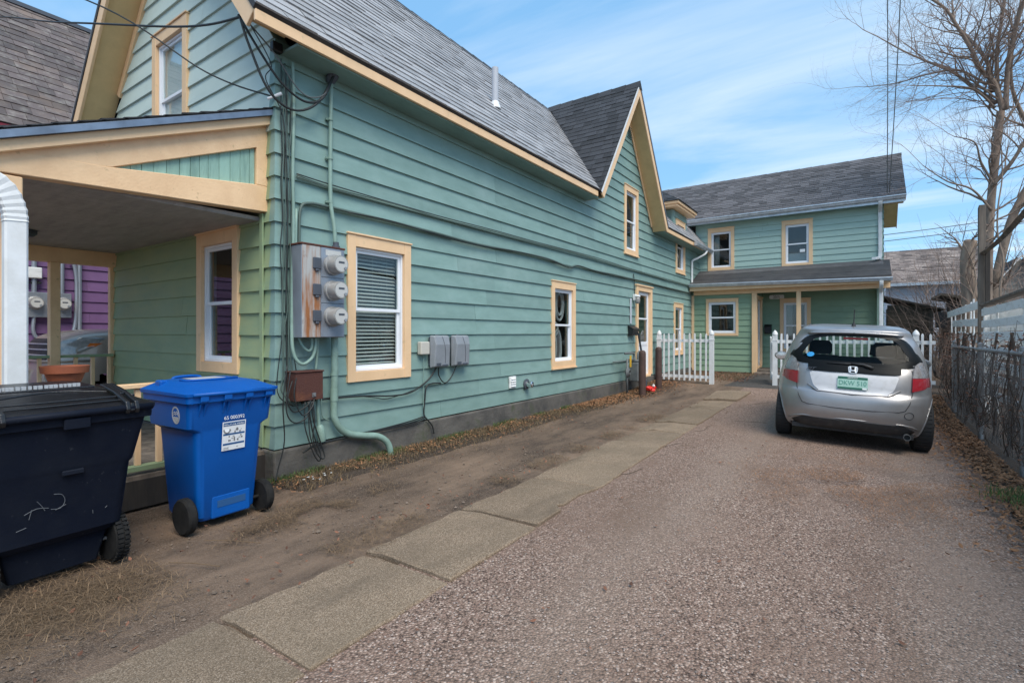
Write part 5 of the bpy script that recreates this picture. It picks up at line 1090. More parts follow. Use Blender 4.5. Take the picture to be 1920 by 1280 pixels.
# ------------------------------------------------------------------ chain link fence
CX = 1.34
cf = thing('chain_link_fence', 'low rusty chain link fence overgrown with dead vines along the drive', 'fence', (CX, 9, 0))
ps = [.3, 2.65, 5.0, 7.35, 9.7, 12.2]
for i, y in enumerate(ps):
    b = MB(); b.lathe([(.032, -.1), (.032, 1.22), (.036, 1.22), (.036, 1.25), (.0, 1.27)], (CX+.03, y, 0), n=12); b.build('post', MATS['galv'], cf, auto=40)
b = MB(); b.tube([(CX, .2, 1.19), (CX, 7.4, 1.185), (CX, 9.7, 1.17), (CX, 12.2, 1.16)], .022, 8); b.build('top_rail', MATS['galv'], cf, smooth=True)
b = MB(); p_ = .06; H_ = 1.14; y = .2-H_
while y < 12.2:
    for s_ in (1, -1):
        a0, z0 = y, .04; a1, z1 = y+H_, .04+H_
        if s_ < 0: z0, z1 = z1, z0
        lo, hi = max(a0, .2), min(a1, 12.2)
        if hi-lo < .05: continue
        zz = lambda q: z0+(z1-z0)*(q-a0)/(a1-a0); k = max(2, int((hi-lo)/p_)+1)
        b.tube([(CX-.012+(.004*s_ if i % 2 else -.004*s_), lo+(hi-lo)*i/(k-1), zz(lo+(hi-lo)*i/(k-1))) for i in range(k)], .0015, 3, cap=False)
    y += p_
stuff(b.build('wire_mesh', MATS['wire'], cf))
# ------------------------------------------------------------------ weathered white board fence behind it
WX = 1.78
bf = thing('board_fence', 'weathered white board fence with gaps and tall grey post on the right', 'fence', (WX, 10, 0))
for (z, s_) in ((1.79, .010), (1.585, .006), (1.365, .002), (1.14, 0), (.90, 0), (.66, 0), (.42, 0)):
    for (ya, yb) in ((12.45, 9.6), (9.59, 6.6), (6.59, 3.6), (3.59, .6)):
        b = MB(); b.beam((WX, ya, z-.02+s_*(12.4-ya)+rng.uniform(-.012, .012)), (WX, yb, z-.02+s_*(12.4-yb)+rng.uniform(-.012, .012)), .022, .125); b.build('board', MATS['white_weather'], bf, bevel=.003)
for z in (1.70, 1.485, 1.26, 1.03, .79, .55):
    for (ya, yb) in ((12.45, 9.6), (9.59, 6.6), (6.59, 3.6), (3.59, .6)):
        b = MB(); b.beam((WX+.115, ya, z+rng.uniform(-.012, .012)), (WX+.115, yb, z+.03+rng.uniform(-.012, .012)), .022, .125); b.build('back_board', MATS['white_weather'], bf, bevel=.003)
for y in (11.3, 8.2): b = MB(); b.box(WX+.013, WX+.03, y-.05, y+.05, .1, 1.86); b.build('batten', MATS['white_weather'], bf, bevel=.003)
for y in (12.40, 9.6, 6.6, 3.6, .7): b = MB(); b.box(WX+.012, WX+.10, y-.05, y+.05, -.1, 1.86); b.build('post', MATS['white_weather'], bf, bevel=.004)
b = MB(); b.beam((WX+.03, 12.45, 1.90), (WX+.03, .6, 2.18), .14, .04); b.build('cap_rail', MATS['wood_grey'], bf, bevel=.004)
b = MB(); b.prism([(-.06, -.1), (.06, -.1), (.06, 3.70), (-.06, 3.74)], lambda a, z, d: Vector((WX+.02+d, 12.62+a+.035*(3.7-z)*.2, z)), -.05, .05); b.build('tall_post', MATS['wood_grey'], bf, bevel=.006)
b = MB(); b.box(WX+.05, WX+.11, 12.46, 12.52, 1.9, 2.95); b.build('tall_post', MATS['wood_dark'], bf)
b = MB(); b.tube(smooth_path([(WX+.03, 12.6, 2.86), (WX+.03, 11.6, 2.87), (WX+.03, 10.4, 2.95), (WX+.03, 9.0, 3.12), (WX+.03, 7.4, 3.4)], 5), .045, 4); b.build('arched_rail', MATS['wood_grey'], bf)
ff2 = thing('board_fence', 'sagging older stretch of white board fence beyond the tall grey post', 'fence', (WX, 15, 0))
for i, (z0, z1) in enumerate(((1.93, 1.86), (1.60, 1.62), (1.27, 1.36), (.95, 1.0))):
    b = MB(); b.beam((WX+.02, 12.7, z0), (WX+.02, 17.2-i*.9, z1), .022, .15); b.build('board', MATS['white_weather'], ff2, bevel=.003)
for k in range(7):
    y = 12.95+k*.62; b = MB(); b.beam((WX+.05, y, .3), (WX+.05+rng.uniform(-.03, .03), y+rng.uniform(-.05, .05), 2.1-.03*k), .09, .02, up=(1, 0, 0)); b.build('picket', MATS['white_weather'], ff2)
# ------------------------------------------------------------------ silver hatchback
mat('silver', (.40,.385,.385), .38, metal=.7, coat=.45, noise=(.34,.33,.335), nscale=3, n2=(.30,.28,.27), n2scale=2.2, n2lo=.55, n2hi=.85)
mat('car_black', (.007,.008,.009), .35, spec=.12); mat('car_trim', (.025,.025,.027), .6, noise=(.06,.055,.05), nscale=14, nlo=.5, nhi=.75)
mat('tail_red', (.30,.010,.018), .15, coat=.6); mat('tail_clear', (.34,.33,.34), .2, coat=.8, metal=.2, noise=(.22,.20,.20), nscale=22); mat('seat', (.035,.036,.038), .85); mat('tyre', (.018,.018,.019), .8, bump=.3)
mat('plate_green', (.085,.27,.205), .4); mat('plate_dark', (.02,.12,.075), .4); mat('plate_pale', (.35,.55,.47), .4); mat('headlamp', (.40,.39,.36), .12, coat=1, noise=(.22,.22,.21), nscale=9); mat('amber', (.75,.17,.02), .15, coat=1)
mat('tan_metal', (.48,.39,.315), .4, metal=.35, coat=.6, noise=(.44,.355,.285), nscale=3)
glass('car_glass', (.82,.87,.86), .010, power=7)
def pchip(xs_, ys_):
    xs_, ys_ = np.array(xs_, float), np.array(ys_, float); h = np.diff(xs_); dl = np.diff(ys_)/h; n = len(xs_); d = np.zeros(n)
    for i in range(1, n-1):
        if dl[i-1]*dl[i] > 0: w1 = 2*h[i]+h[i-1]; w2 = h[i]+2*h[i-1]; d[i] = (w1+w2)/(w1/dl[i-1]+w2/dl[i])
    d[0], d[-1] = dl[0], dl[-1]
    def f(x):
        i = int(min(max(np.searchsorted(xs_, x)-1, 0), n-2)); t = (x-xs_[i])/h[i]
        return float(ys_[i]*(1+2*t)*(1-t)**2+d[i]*h[i]*t*(1-t)**2+ys_[i+1]*t*t*(3-2*t)+d[i+1]*h[i]*t*t*(t-1))
    return f
class Shell:
    def __init__(s, z, yr, yf, hw, n=3.6, m=7.0):
        s.yr, s.yf, s.hw, s.n, s.m = pchip(z, yr), pchip(z, yf), pchip(z, hw), n, m; s.z0, s.z1 = z[0], z[-1]
    def rear(s, xf, z, off=0):       # xf = x over half width
        a, b_ = s.yr(z), s.yf(z); mid, h = (a+b_)/2, (b_-a)/2; y = mid-h*(1-min(abs(xf), .9999)**s.n)**(1/s.m)
        return Vector((xf*s.hw(z), y-off, z))
    def side(s, y, z):
        a, b_ = s.yr(z), s.yf(z); mid, h = (a+b_)/2, (b_-a)/2; q = min(abs(y-mid)/h, .9999); return s.hw(z)*(1-q**s.m)**(1/s.n)
    def ring(s, z, nr=40, ns=60):
        a, b_ = s.yr(z), s.yf(z); mid, h = (a+b_)/2, (b_-a)/2; hw = s.hw(z); X = .955; out = []
        for k in range(nr): xf = X*k/(nr-1); out.append((xf*hw, mid-h*(1-xf**s.n)**(1/s.m)))
        ye = out[-1][1]; yE = 2*mid-ye
        for k in range(1, ns): y = ye+(yE-ye)*k/ns; q = min(abs(y-mid)/h, 1); out.append((hw*(1-q**s.m)**(1/s.n), y))
        for k in range(nr-1, -1, -1): xf = X*k/(nr-1); out.append((xf*hw, mid+h*(1-xf**s.n)**(1/s.m)))
        return out+[(-x, y) for x, y in out[-2:0:-1]]
def star(boundary, k=5, c=None):
    """rings from boundary (list of (a,z)) to its centre"""
    c = c or (sum(p[0] for p in boundary)/len(boundary), sum(p[1] for p in boundary)/len(boundary)); return [[(c[0]+(p[0]-c[0])*(1-i/k), c[1]+(p[1]-c[1])*(1-i/k)) for p in boundary] for i in range(k)]+[[c]*len(boundary)]
def resample(poly, step=.03):
    out = []
    for i in range(len(poly)):
        p, q = poly[i], poly[(i+1) % len(poly)]; n = max(1, int(math.hypot(q[0]-p[0], q[1]-p[1])/step))
        out += [(p[0]+(q[0]-p[0])*t/n, p[1]+(q[1]-p[1])*t/n) for t in range(n)]
    return out
def rounded(poly, r=.25, k=3):
    out = []
    n = len(poly)
    for i in range(n):
        a, b_, c = poly[i-1], poly[i], poly[(i+1) % n]
        p = (b_[0]+(a[0]-b_[0])*r, b_[1]+(a[1]-b_[1])*r); q = (b_[0]+(c[0]-b_[0])*r, b_[1]+(c[1]-b_[1])*r)
        for t in range(k+1): u = t/k; out.append(((1-u)**2*p[0]+2*u*(1-u)*b_[0]+u*u*q[0], (1-u)**2*p[1]+2*u*(1-u)*b_[1]+u*u*q[1]))
    return out
def panel(sh, boundary, off, name, m, parent, k=6, inner=None, edge=.012, smooth=True):
    b = MB(); B_ = boundary
    rings = star(B_, k) if inner is None else [[(o[0]+(i_[0]-o[0])*t/3, o[1]+(i_[1]-o[1])*t/3) for o, i_ in zip(B_, inner)] for t in range(4)]
    vs_ = [sh.rear(p[0], p[1], off-edge) for p in B_]+[sh.rear(p[0], p[1], off) for r_ in rings for p in r_]; n = len(B_); K = len(rings)+1
    b.add(vs_, [(i*n+j, i*n+(j+1) % n, (i+1)*n+(j+1) % n, (i+1)*n+j) for i in range(K-1) for j in range(n)])
    o = b.build(name, MATS[m], parent, world=False, auto=50)
    bm = bmesh.new(); bm.from_mesh(o.data); bmesh.ops.remove_doubles(bm, verts=bm.verts, dist=1e-5); bmesh.ops.recalc_face_normals(bm, faces=bm.faces)
    f0 = max(bm.faces, key=lambda f: f.calc_area())
    if f0.normal.y > 0: bmesh.ops.reverse_faces(bm, faces=bm.faces)
    bm.to_mesh(o.data); bm.free(); return o
def inpoly(x, y, P):
    c = False; j = len(P)-1
    for i in range(len(P)):
        if (P[i][1] > y) != (P[j][1] > y) and x < (P[j][0]-P[i][0])*(y-P[i][1])/(P[j][1]-P[i][1])+P[i][0]: c = not c
        j = i
    return c
SH = Shell([.17, .24, .33, .45, .58, .66, .70, .80, .92, 1.0, 1.10, 1.25, 1.38, 1.43, 1.465, 1.50, 1.52],
           [.20, .07, .025, .0, .005, .03, .065, .085, .12, .16, .215, .315, .42, .42, .48, .72, 1.0],
           [3.88, 3.98, 4.04, 4.08, 4.06, 4.02, 3.98, 3.86, 3.58, 3.28, 2.98, 2.60, 2.28, 2.14, 2.03, 1.85, 1.65],
           [.79, .825, .84, .848, .850, .850, .848, .838, .815, .795, .765, .705, .635, .605, .575, .50, .36])
CAR = thing('car', 'silver hatchback parked nose-in on the gravel drive, seen from behind', 'car', (-.14, 7.50, -.032), R(-2)); CAR.rotation_euler = (0, R(2.55), R(2.5)); CAR.scale = (1.02,)*3
zs0 = [.17, .20, .24, .28, .33, .39, .45, .52, .58, .62, .66, .68, .70, .74, .80, .86, .92, .96, 1.0, 1.04, 1.08, 1.12, 1.16, 1.2, 1.24, 1.28, 1.32, 1.36, 1.40, 1.43, 1.447, 1.465, 1.483, 1.50, 1.512, 1.52]
zs = sorted(zs0+[(a+b_)/2 for a, b_ in zip(zs0[:-1], zs0[1:])])
rings = [SH.ring(z) for z in zs]; n = len(rings[0])
V = [(x, y, z) for z, r_ in zip(zs, rings) for x, y in r_]
WIN = rounded([(-.80, 1.345), (-.5, 1.392), (.5, 1.392), (.80, 1.345), (.925, 1.065), (.70, 1.0), (-.70, 1.0), (-.925, 1.065)], .22)
INN = [(p[0]*.80, 1.03+(p[1]-1.0)*.78+.02) for p in WIN]
body, side_w, wind = [], [], []
AX = (.60, 3.10); WR = .315
for i in range(len(zs)-1):
    for j in range(n):
        f = (i*n+j, i*n+(j+1) % n, (i+1)*n+(j+1) % n, (i+1)*n+j); c = sum((Vector(V[q]) for q in f), Vector())/4; xf = abs(c.x)/SH.hw(c.z)
        isrear = c.y < (SH.yr(c.z)+SH.yf(c.z))/2
        if isrear and inpoly(c.x/SH.hw(c.z), c.z, [(p[0]*.93, 1.19+(p[1]-1.19)*.93) for p in WIN]) and c.y < SH.yr(c.z)+.75: continue
        if abs(c.x) > .6 and any((c.y-a)**2+(c.z-.29)**2 < (WR+.035)**2 for a in AX) and c.z < .66: continue
        if not isrear and 1.0 < c.z < 1.40 and xf < .86 and c.y > SH.yf(c.z)-.45: wind.append(f); continue
        if 1.01 < c.z < 1.38 and xf > .93 and SH.yr(c.z)+1.0 < c.y < SH.yf(c.z)-.55 and not (1.62 < c.y < 1.72): side_w.append(f); continue
        if isrear and c.z < .25 and abs(c.x) < .64 and c.y < .9: continue
        body.append(f)
top = tuple((len(zs)-1)*n+j for j in range(n)); body.append(top)
def cells(name, fs_, m):
    used = sorted({q for f in fs_ for q in f}); ix = {q: k for k, q in enumerate(used)}; b = MB(); b.add([V[q] for q in used], [tuple(ix[q] for q in f) for f in fs_]); o = b.build(name, MATS[m], CAR, world=False, auto=60); return o
bd = cells('body', body, 'silver')
V0 = V; V = [(x*.965, 2.0+(y-2.0)*.985, z-.012 if z > 1.3 else z) for x, y, z in V]
cells('lining', [f for f in body if V0[f[0]][2] > .60], 'seat'); V = V0; cells('windscreen', wind, 'car_glass'); glass('side_glass', (.22,.26,.26), .04); cells('side_window', side_w, 'side_glass')
panel(SH, WIN, .012, 'rear_window_border', 'car_black', CAR, inner=INN)
rw = panel(SH, INN, .011, 'rear_window', 'car_glass', CAR, edge=.0)
# black strip under the glass with the badge
STR = resample([(-.60, 1.003), (.60, 1.003), (.585, .935), (.50, .918), (-.50, .918), (-.585, .935)], .04)
bs = panel(SH, STR, .016, 'trim_strip', 'car_black', CAR)
def on(x, z, off): return SH.rear(x/SH.hw(z), z, off)
def strokes(paths, r, off, name, m, parent, n_=5):
    b = MB()
    for p in paths: b.tube([on(x, z, off) for x, z in p], r, n_)
    return b.build(name, MATS[m], parent, world=False, smooth=True)
# badge: frame and letter shape
zc_ = .958; bw, bh = .052, .041
fb_ = lambda a, z, d: on(a, z, .019+d)
b = MB(); fr8 = rounded([(-bw, zc_+bh), (bw, zc_+bh), (bw*.84, zc_-bh), (-bw*.84, zc_-bh)], .3, 3); ii = [(p[0]*.88, zc_+(p[1]-zc_)*.88) for p in fr8]; n8 = len(fr8)
for k in range(n8): b.prism([fr8[k], fr8[(k+1) % n8], ii[(k+1) % n8], ii[k]], fb_, 0, .006)
for s_ in (-1, 1): b.prism([(s_*.036, zc_+.035), (s_*.020, zc_+.035), (s_*.016, zc_-.002), (s_*.016, zc_-.012), (s_*.024, zc_-.036), (s_*.036, zc_-.036)][::s_], fb_, .0005, .0065)
b.prism([(-.017, zc_-.004), (.017, zc_-.004), (.017, zc_-.015), (-.017, zc_-.015)], fb_, .0006, .0062)
b.build('badge', MATS['alu'], bs)
# wiper
b = MB(); b.tube([on(.20, .985, .02), on(.16, 1.005, .035), on(.10, 1.025, .035), on(-.02, 1.03, .03)], [.020, .018, .014, .010], 8); b.tube([on(.10, 1.026, .025), on(-.27, 1.022, .018)], [.010, .006], 6); b.build('wiper', MATS['car_trim'], CAR, world=False, smooth=True)
# tail lamps
for s_ in (-1, 1):
    up = [(s_*x, z) for x, z in resample([(.79, 1.050), (.86, 1.082), (.905, 1.082), (.94, 1.0), (.952, .905), (.715, .900), (.745, .98)], .05)]
    lo = [(s_*x, z) for x, z in resample([(.713, .896), (.952, .901), (.954, .845), (.935, .800), (.84, .772), (.69, .742), (.70, .82)], .05)]
    tlm = panel(SH, up, .016, 'tail_lamp', 'tail_clear', CAR, k=4, edge=.02); panel(SH, lo, .019, 'red_lens', 'tail_red', tlm, k=4, edge=.02)
    b = MB()
    for (xa, za, zb) in ((.845, 1.05, .92), (.865, 1.05, .92), (.885, 1.045, .92)): b.tube([SH.rear(s_*xa, za, .019), SH.rear(s_*(xa+.012), zb, .019)], .004, 5)
    b.build('lens_rib', MATS['chrome'], tlm)
# hatch seams, recess for the plate, bumper lines
strokes([[(-.60, .80), (-.585, .70), (-.56, .60), (-.52, .525), (-.46, .505), (-.2, .492), (0, .49), (.2, .492), (.46, .505), (.52, .525), (.56, .60), (.585, .70), (.60, .80)], [(-.625, .79), (-.60, .88), (-.58, .985)], [(.625, .79), (.60, .88), (.58, .985)]], .005, .004, 'hatch_seam', 'car_trim', CAR)
REC = rounded(resample([(-.585/.83, .915), (.585/.83, .915), (.50/.83, .74), (.40/.83, .672), (-.40/.83, .672), (-.50/.83, .74)], .5), .18)
mat('silver_light', (.62,.61,.62), .5, metal=.2, coat=.3, noise=(.52,.51,.50), nscale=16, nlo=.5, nhi=.8)
panel(SH, [(p[0]*.8, p[1]) for p in REC], .009, 'plate_recess', 'silver_light', CAR)
lip = [(-.47, .745), (-.36, .678), (0, .668), (.36, .678), (.47, .745)]
strokes([lip], .010, .008, 'plate_lip', 'silver', CAR, 6)
pl_t = math.atan2(SH.yr(.86)-SH.yr(.74), .12)
P0 = Vector((0, SH.rear(0, .80).y-.022, .80)); up_ = Vector((0, math.sin(pl_t), math.cos(pl_t))); fpl = lambda a, z, d: P0+Vector((1, 0, 0))*a+up_*z+Vector((0, -math.cos(pl_t), math.sin(pl_t)))*d
b = MB(); b.prism(rounded([(-.153, -.076), (.153, -.076), (.153, .076), (-.153, .076)], .06), fpl, -.004, 0); pt = b.build('licence_plate', MATS['plate_pale'], CAR, world=False)
b = MB(); b.prism([(-.150, .045), (.150, .045), (.150, .074), (-.150, .074)], fpl, .0004, .0012); b.prism([(-.150, -.074), (.150, -.074), (.150, -.052), (-.150, -.052)], fpl, .0004, .0012); b.build('plate_band', MATS['plate_dark'], pt)
prx = (R(90)-pl_t, 0, 0)
text('DKW 510', .078, MATS['plate_green'], pt, tuple(fpl(0, -.004, .002)), prx, depth=.0008, sx=.86)
text('VERMONT', .022, MATS['print_white'], pt, tuple(fpl(0, .060, .002)), prx, depth=.0004)
b = MB(); b.prism([(.10, -.072), (.145, -.072), (.145, -.052), (.10, -.052)], fpl, .0014, .002); b.build('plate_tag', MATS['print_white'], pt)
q = on(-.455, .935, .026); text('FIT', .062, MATS['plastic_dark'], CAR, tuple(q), (R(90)-pl_t, 0, R(-9)), name='lettering', depth=.003, shear=.6, sx=1.15)
strokes([[(-.66, .30), (-.60, .335), (-.50, .358), (0, .365), (.50, .358), (.60, .335), (.66, .30)]], .009, .008, 'bumper_lip', 'silver', CAR)
low = resample([(-.62/.82, .285), (-.5/.82, .345), (.5/.82, .345), (.62/.82, .285), (.58/.82, .235), (-.58/.82, .235)], .05); panel(SH, low, .010, 'bumper_valance', 'car_trim', CAR)
cc = [(.56+.045*math.cos(t*math.pi/8), .47+.04*math.sin(t*math.pi/8)) for t in range(17)]; strokes([cc], .003, .004, 'tow_cover', 'car_trim', CAR)
b = MB(); b.lathe([(.0, .05), (.030, .05), (.031, 0), (.036, 0), (.036, .25), (0, .25)], (.55, .04, .225), (0, 1, -.05), 14); ex_ = b.build('exhaust', MATS['wire'], CAR, world=False, auto=40)
b = MB(); b.lathe([(.029, .044), (.029, .048)], (.55, .04, .225), (0, 1, -.05), 14); b.build('bore', MATS['black'], ex_)
# spoiler lip, brake light, aerial
b = MB(); b.tube([on(x, 1.405-.03*(x/.5)**2*.6, .012) for x in np.linspace(-.50, .50, 17)], .018, 8); b.build('spoiler_lip', MATS['silver'], CAR, world=False, smooth=True)
b = MB(); b.obox(on(0, 1.40, .030), ((1,0,0), (0,1,0), (0,0,1)), (.012, .004, .006)); b.build('washer_jet', MATS['car_trim'], CAR, world=False)
b = MB(); b.lathe([(.028, 0), (.022, .02), (.010, .045), (.007, .06), (.005, .22), (0, .22)], (0, .66, 1.492), (0, -.12, 1), 10); b.build('aerial', MATS['car_trim'], CAR, world=False, auto=40)
for s_ in (-1, 1):
    b = MB(); b.tube([(s_*.50, y, 1.462+.05*min(1, (y-.6)/.5)-.02*max(0, y-1.3)) for y in (.60, .8, 1.0, 1.3, 1.7)], .010, 6); b.build('roof_moulding', MATS['car_trim'], CAR, world=False, smooth=True)
# mirrors
for s_ in (-1, 1):
    b = MB(); b.lathe([(.0, -.045), (.07, -.04), (.085, 0), (.07, .05), (.03, .085), (0, .09)], (0, 0, 0), (0, 1, 0), 14); b.v = [(s_*.94+v[0]*1.25, 2.42+v[1], .985+v[2]*.82) for v in b.v]; b.beam((s_*.80, 2.44, .96), (s_*.90, 2.44, .98), .05, .035); mr = b.build('mirror', MATS['silver'], CAR, world=False, auto=50)
    b = MB(); b.lathe([(.062, 0), (.064, -.004), (0, -.005)], (0, 0, 0), (0, 1, 0), 16); b.v = [(s_*.94+v[0]*1.25, 2.372+v[1], .985+v[2]*.82) for v in b.v]; b.build('mirror_glass', MATS['chrome'], mr)
for a in AX:
    for s_ in (-1, 1):
        b = MB(); b.tube([(s_*(SH.side(a+(WR+.04)*math.cos(t), max(.20, .29+(WR+.04)*math.sin(t)))-.006), a+(WR+.04)*math.cos(t), .29+(WR+.04)*math.sin(t)) for t in np.linspace(-.28, math.pi+.28, 31)], .013, 6); b.build('wheel_arch', MATS['silver'], CAR, world=False, smooth=True)
# wheels, floor, wells, seats
for a in AX:
    for s_ in (-1, 1):
        t = MB(); t.lathe([(.19, -.085), (.27, -.092), (.295, -.08), (.302, -.04), (.302, .04), (.295, .08), (.27, .092), (.19, .085)], (s_*.735, a, .302), (1, 0, 0), 36); wo_ = t.build('wheel', MATS['tyre'], CAR, world=False, auto=30)
        t = MB(); t.lathe([(.192, .06), (.18, .04), (.06, .055), (.0, .06)], (s_*.735, a, .302), (s_, 0, 0), 24); t.lathe([(.192, -.06), (.16, -.02), (0, -.02)], (s_*.735, a, .302), (s_, 0, 0), 24); t.build('rim', MATS['galv'], wo_, auto=30)
        t = MB()
        for k in range(40):
            an = 2*math.pi*k/40; t.obox((s_*.735, a+.3025*math.cos(an), .302+.3025*math.sin(an)), ((1,0,0), (0, math.cos(an), math.sin(an)), (0, -math.sin(an), math.cos(an))), (.07, .003, .016))
        t.build('tread', MATS['tyre'], wo_)
b = MB(); b.box(-.62, .62, .14, 3.9, .19, .24); b.box(-.62, .62, .60, 3.6, .24, .60); b.box(-.64, .64, .20, .5, .25, .50); b.build('underbody', MATS['car_trim'], CAR, world=False)
b = MB(); b.box(-.66, .66, .35, 3.2, .60, .68); b.box(-.7, .7, 2.75, 3.15, .7, .98); b.build('cabin_floor', MATS['seat'], CAR, world=False)
b = MB(); loft(b, [(.62, -.62, .62, .10, .05), (1.08, -.62, .62, .06, .05)]); b.v = [(x, 1.02+y+.35*(1.0-z)*-.6, z) for x, y, z in b.v]; rs = b.build('rear_seat', MATS['seat'], CAR, world=False, auto=50)
for (x, y, z, nm) in ((-.36, .98, 1.13, 'headrest'), (.36, .98, 1.13, 'headrest')):
    b = MB(); loft(b, [(z-.03, -.12, .12, .05, .04), (z+.02, -.14, .14, .06, .05), (z+.11, -.135, .135, .055, .05), (z+.16, -.10, .10, .03, .03)]); b.v = [(x+p[0], y+p[1], p[2]) for p in b.v]; b.build(nm, MATS['seat'], CAR, world=False, auto=50)
for x in (-.36, .36):
    b = MB(); loft(b, [(.62, -.23, .23, .12, .05), (1.06, -.22, .22, .06, .05)]); loft(b, [(1.09, -.11, .11, .04, .03), (1.24, -.10, .10, .03, .03)]); b.v = [(x+p[0], 2.0+p[1]-.2*(p[2]-.6), p[2]) for p in b.v]; b.build('front_seat', MATS['seat'], CAR, world=False, auto=50)
mat('sticker_blue', (.04,.30,.62), .4); ST = [(-.60+.055*math.cos(t*math.pi/6), 1.115+.03*math.sin(t*math.pi/6)) for t in range(12)]; panel(SH, ST, .0165, 'window_sticker', 'sticker_blue', CAR, k=2, edge=0)
b = MB(); b.obox(on(.02, 1.335, -.02), ((1,0,0), (0,1,0), (0,0,1)), (.13, .01, .014)); b.build('brake_light', MATS['tail_red'], CAR, world=False)

# ------------------------------------------------------------------ tan pickup beyond the porch (front end in view)
TR = thing('pickup_truck', 'tan metallic pickup truck parked between the green and purple houses', 'pickup truck', (-10.1, 2.15, 0))
TS = Shell([.42, .50, .62, .80, .98, 1.10, 1.22, 1.34, 1.42, 1.46], [.12, .03, .0, .0, .05, .09, .12, .22, .42, .75], [5.2]*10, [.86, .90, .93, .94, .935, .93, .92, .90, .84, .72], n=4, m=9)
zt_ = [.42, .46, .50, .56, .62, .70, .80, .90, .98, 1.04, 1.10, 1.16, 1.22, 1.28, 1.34, 1.38, 1.42, 1.46]; rg_ = [TS.ring(z, 16, 60) for z in zt_]; nn = len(rg_[0]); VV = [(x, y, z) for z, r_ in zip(zt_, rg_) for x, y in r_]; FS = []
for i in range(len(zt_)-1):
    for j in range(nn):
        f = (i*nn+j, i*nn+(j+1) % nn, (i+1)*nn+(j+1) % nn, (i+1)*nn+j); c = sum((Vector(VV[q]) for q in f), Vector())/4
        if abs(c.x) > .6 and ((c.y-.92)**2+(c.z-.42)**2 < .46**2 or (c.y-4.1)**2+(c.z-.42)**2 < .46**2): continue
        FS.append(f)
FS.append(tuple((len(zt_)-1)*nn+j for j in range(nn)))
b = MB(); b.add(VV, FS); b.build('body', MATS['tan_metal'], TR, world=False, auto=55)
b = MB(); b.add([(-.80, 1.35, 1.44), (.80, 1.35, 1.44), (.80, 3.1, 1.44), (-.80, 3.1, 1.44), (-.62, 1.95, 1.92), (.62, 1.95, 1.92), (.62, 2.95, 1.92), (-.62, 2.95, 1.92)], [(0,1,5,4), (1,2,6,5), (2,3,7,6), (3,0,4,7), (4,5,6,7)]); b.build('cab', MATS['tan_metal'], TR, world=False, bevel=.06, seg=3)
def tp(pts, off, nm, m, par, k=4): return panel(TS, pts, off, nm, m, par, k=k, edge=.03)
for s_ in (-1, 1):
    hl = tp([(s_*x, z) for x, z in rounded(resample([(.70, 1.10), (.72, 1.28), (.88, 1.335), (.965, 1.33), (.955, 1.20), (.90, 1.10)], .2), .2)], .012, 'headlamp', 'headlamp', TR)
    tp([(s_*x, z) for x, z in resample([(.935, 1.20), (.955, 1.20), (.967, 1.25), (.94, 1.25)], .1)], .016, 'indicator', 'amber', hl, 2)
    tp([(s_*(.78+.10*math.cos(t*math.pi/8)), .80+.11*math.sin(t*math.pi/8)) for t in range(16)], .012, 'fog_lamp', 'headlamp', TR, 3)
    t = MB(); t.lathe([(.2, -.11), (.34, -.12), (.38, -.09), (.385, 0), (.38, .09), (.34, .12), (.2, .11)], (s_*.78, .92, .385), (1, 0, 0), 30); w_ = t.build('wheel', MATS['tyre'], TR, world=False, auto=30)
    t = MB(); t.lathe([(.2, .08), (.15, .05), (0, .07)], (s_*.78, .92, .385), (s_, 0, 0), 20); t.build('rim', MATS['alu'], w_, auto=30)
    b = MB(); b.tube([(s_*(TS.side(.92+.50*math.cos(a), .45)+.004), .92+.50*math.cos(a), .42+.50*math.sin(a)) for a in np.linspace(0, math.pi, 17)], .035, 6); b.build('wheel_arch', MATS['tan_metal'], TR, world=False, smooth=True)
    b = MB(); b.box(s_*.95-.10, s_*.95+.10, 1.75, 1.87, 1.42, 1.62); b.build('mirror', MATS['black'], TR, world=False, bevel=.03, seg=2)
gr = tp(resample([(-.66, 1.32), (.66, 1.32), (.60, 1.02), (-.60, 1.02)], .1), .012, 'grille', 'car_trim', TR)
b = MB()
for z in (1.08, 1.16, 1.24): b.tube([TS.rear(x, z, .02) for x in np.linspace(-.6, .6, 9)], .012, 5)
b.build('grille_bar', MATS['alu'], gr)
b = MB(); b.tube([TS.rear(x, 1.0, .03) for x in np.linspace(-.96, .96, 21)], .02, 6); b.build('bumper_top', MATS['tan_metal'], TR, world=False, smooth=True)
b = MB(); b.box(-.16, .16, -.035, -.01, .72, .88); b.build('licence_plate', MATS['print_white'], TR, world=False)
b = MB(); b.box(-.7, .7, .3, 5, .30, .5); b.box(-.7, .7, .15, .5, .45, 1.2); b.build('chassis', MATS['car_trim'], TR, world=False)
# ------------------------------------------------------------------ things beyond the fence
S1 = thing('shed', 'weathered brown plank shed beside the rear green house', 'shed', (1.2, 20.5, .1))
for k in range(14):
    z = .15+k*.15; b = MB(); b.box(.62, 1.62, 19.6, 19.625+.01*(k % 2), z, z+.148); b.build('plank', MATS['wood_shed'], S1)
b = MB(); b.box(.66, 1.58, 19.63, 22, .1, 2.2); b.build('wall', MATS['wood_dark'], S1)
b = MB(); b.add([(.45, 19.4, 2.50), (1.95, 19.4, 2.05), (1.95, 22.2, 2.05), (.45, 22.2, 2.50), (.45, 19.4, 2.56), (1.95, 19.4, 2.11), (1.95, 22.2, 2.11), (.45, 22.2, 2.56)], [(3,2,1,0), (4,5,6,7), (0,1,5,4), (1,2,6,5), (2,3,7,6), (3,0,4,7)]); b.build('roof', MATS['wood_dark'], S1)
b = MB(); b.box(1.62, 1.72, 19.55, 19.64, .1, 2.1); b.build('post', MATS['wood_grey'], S1)
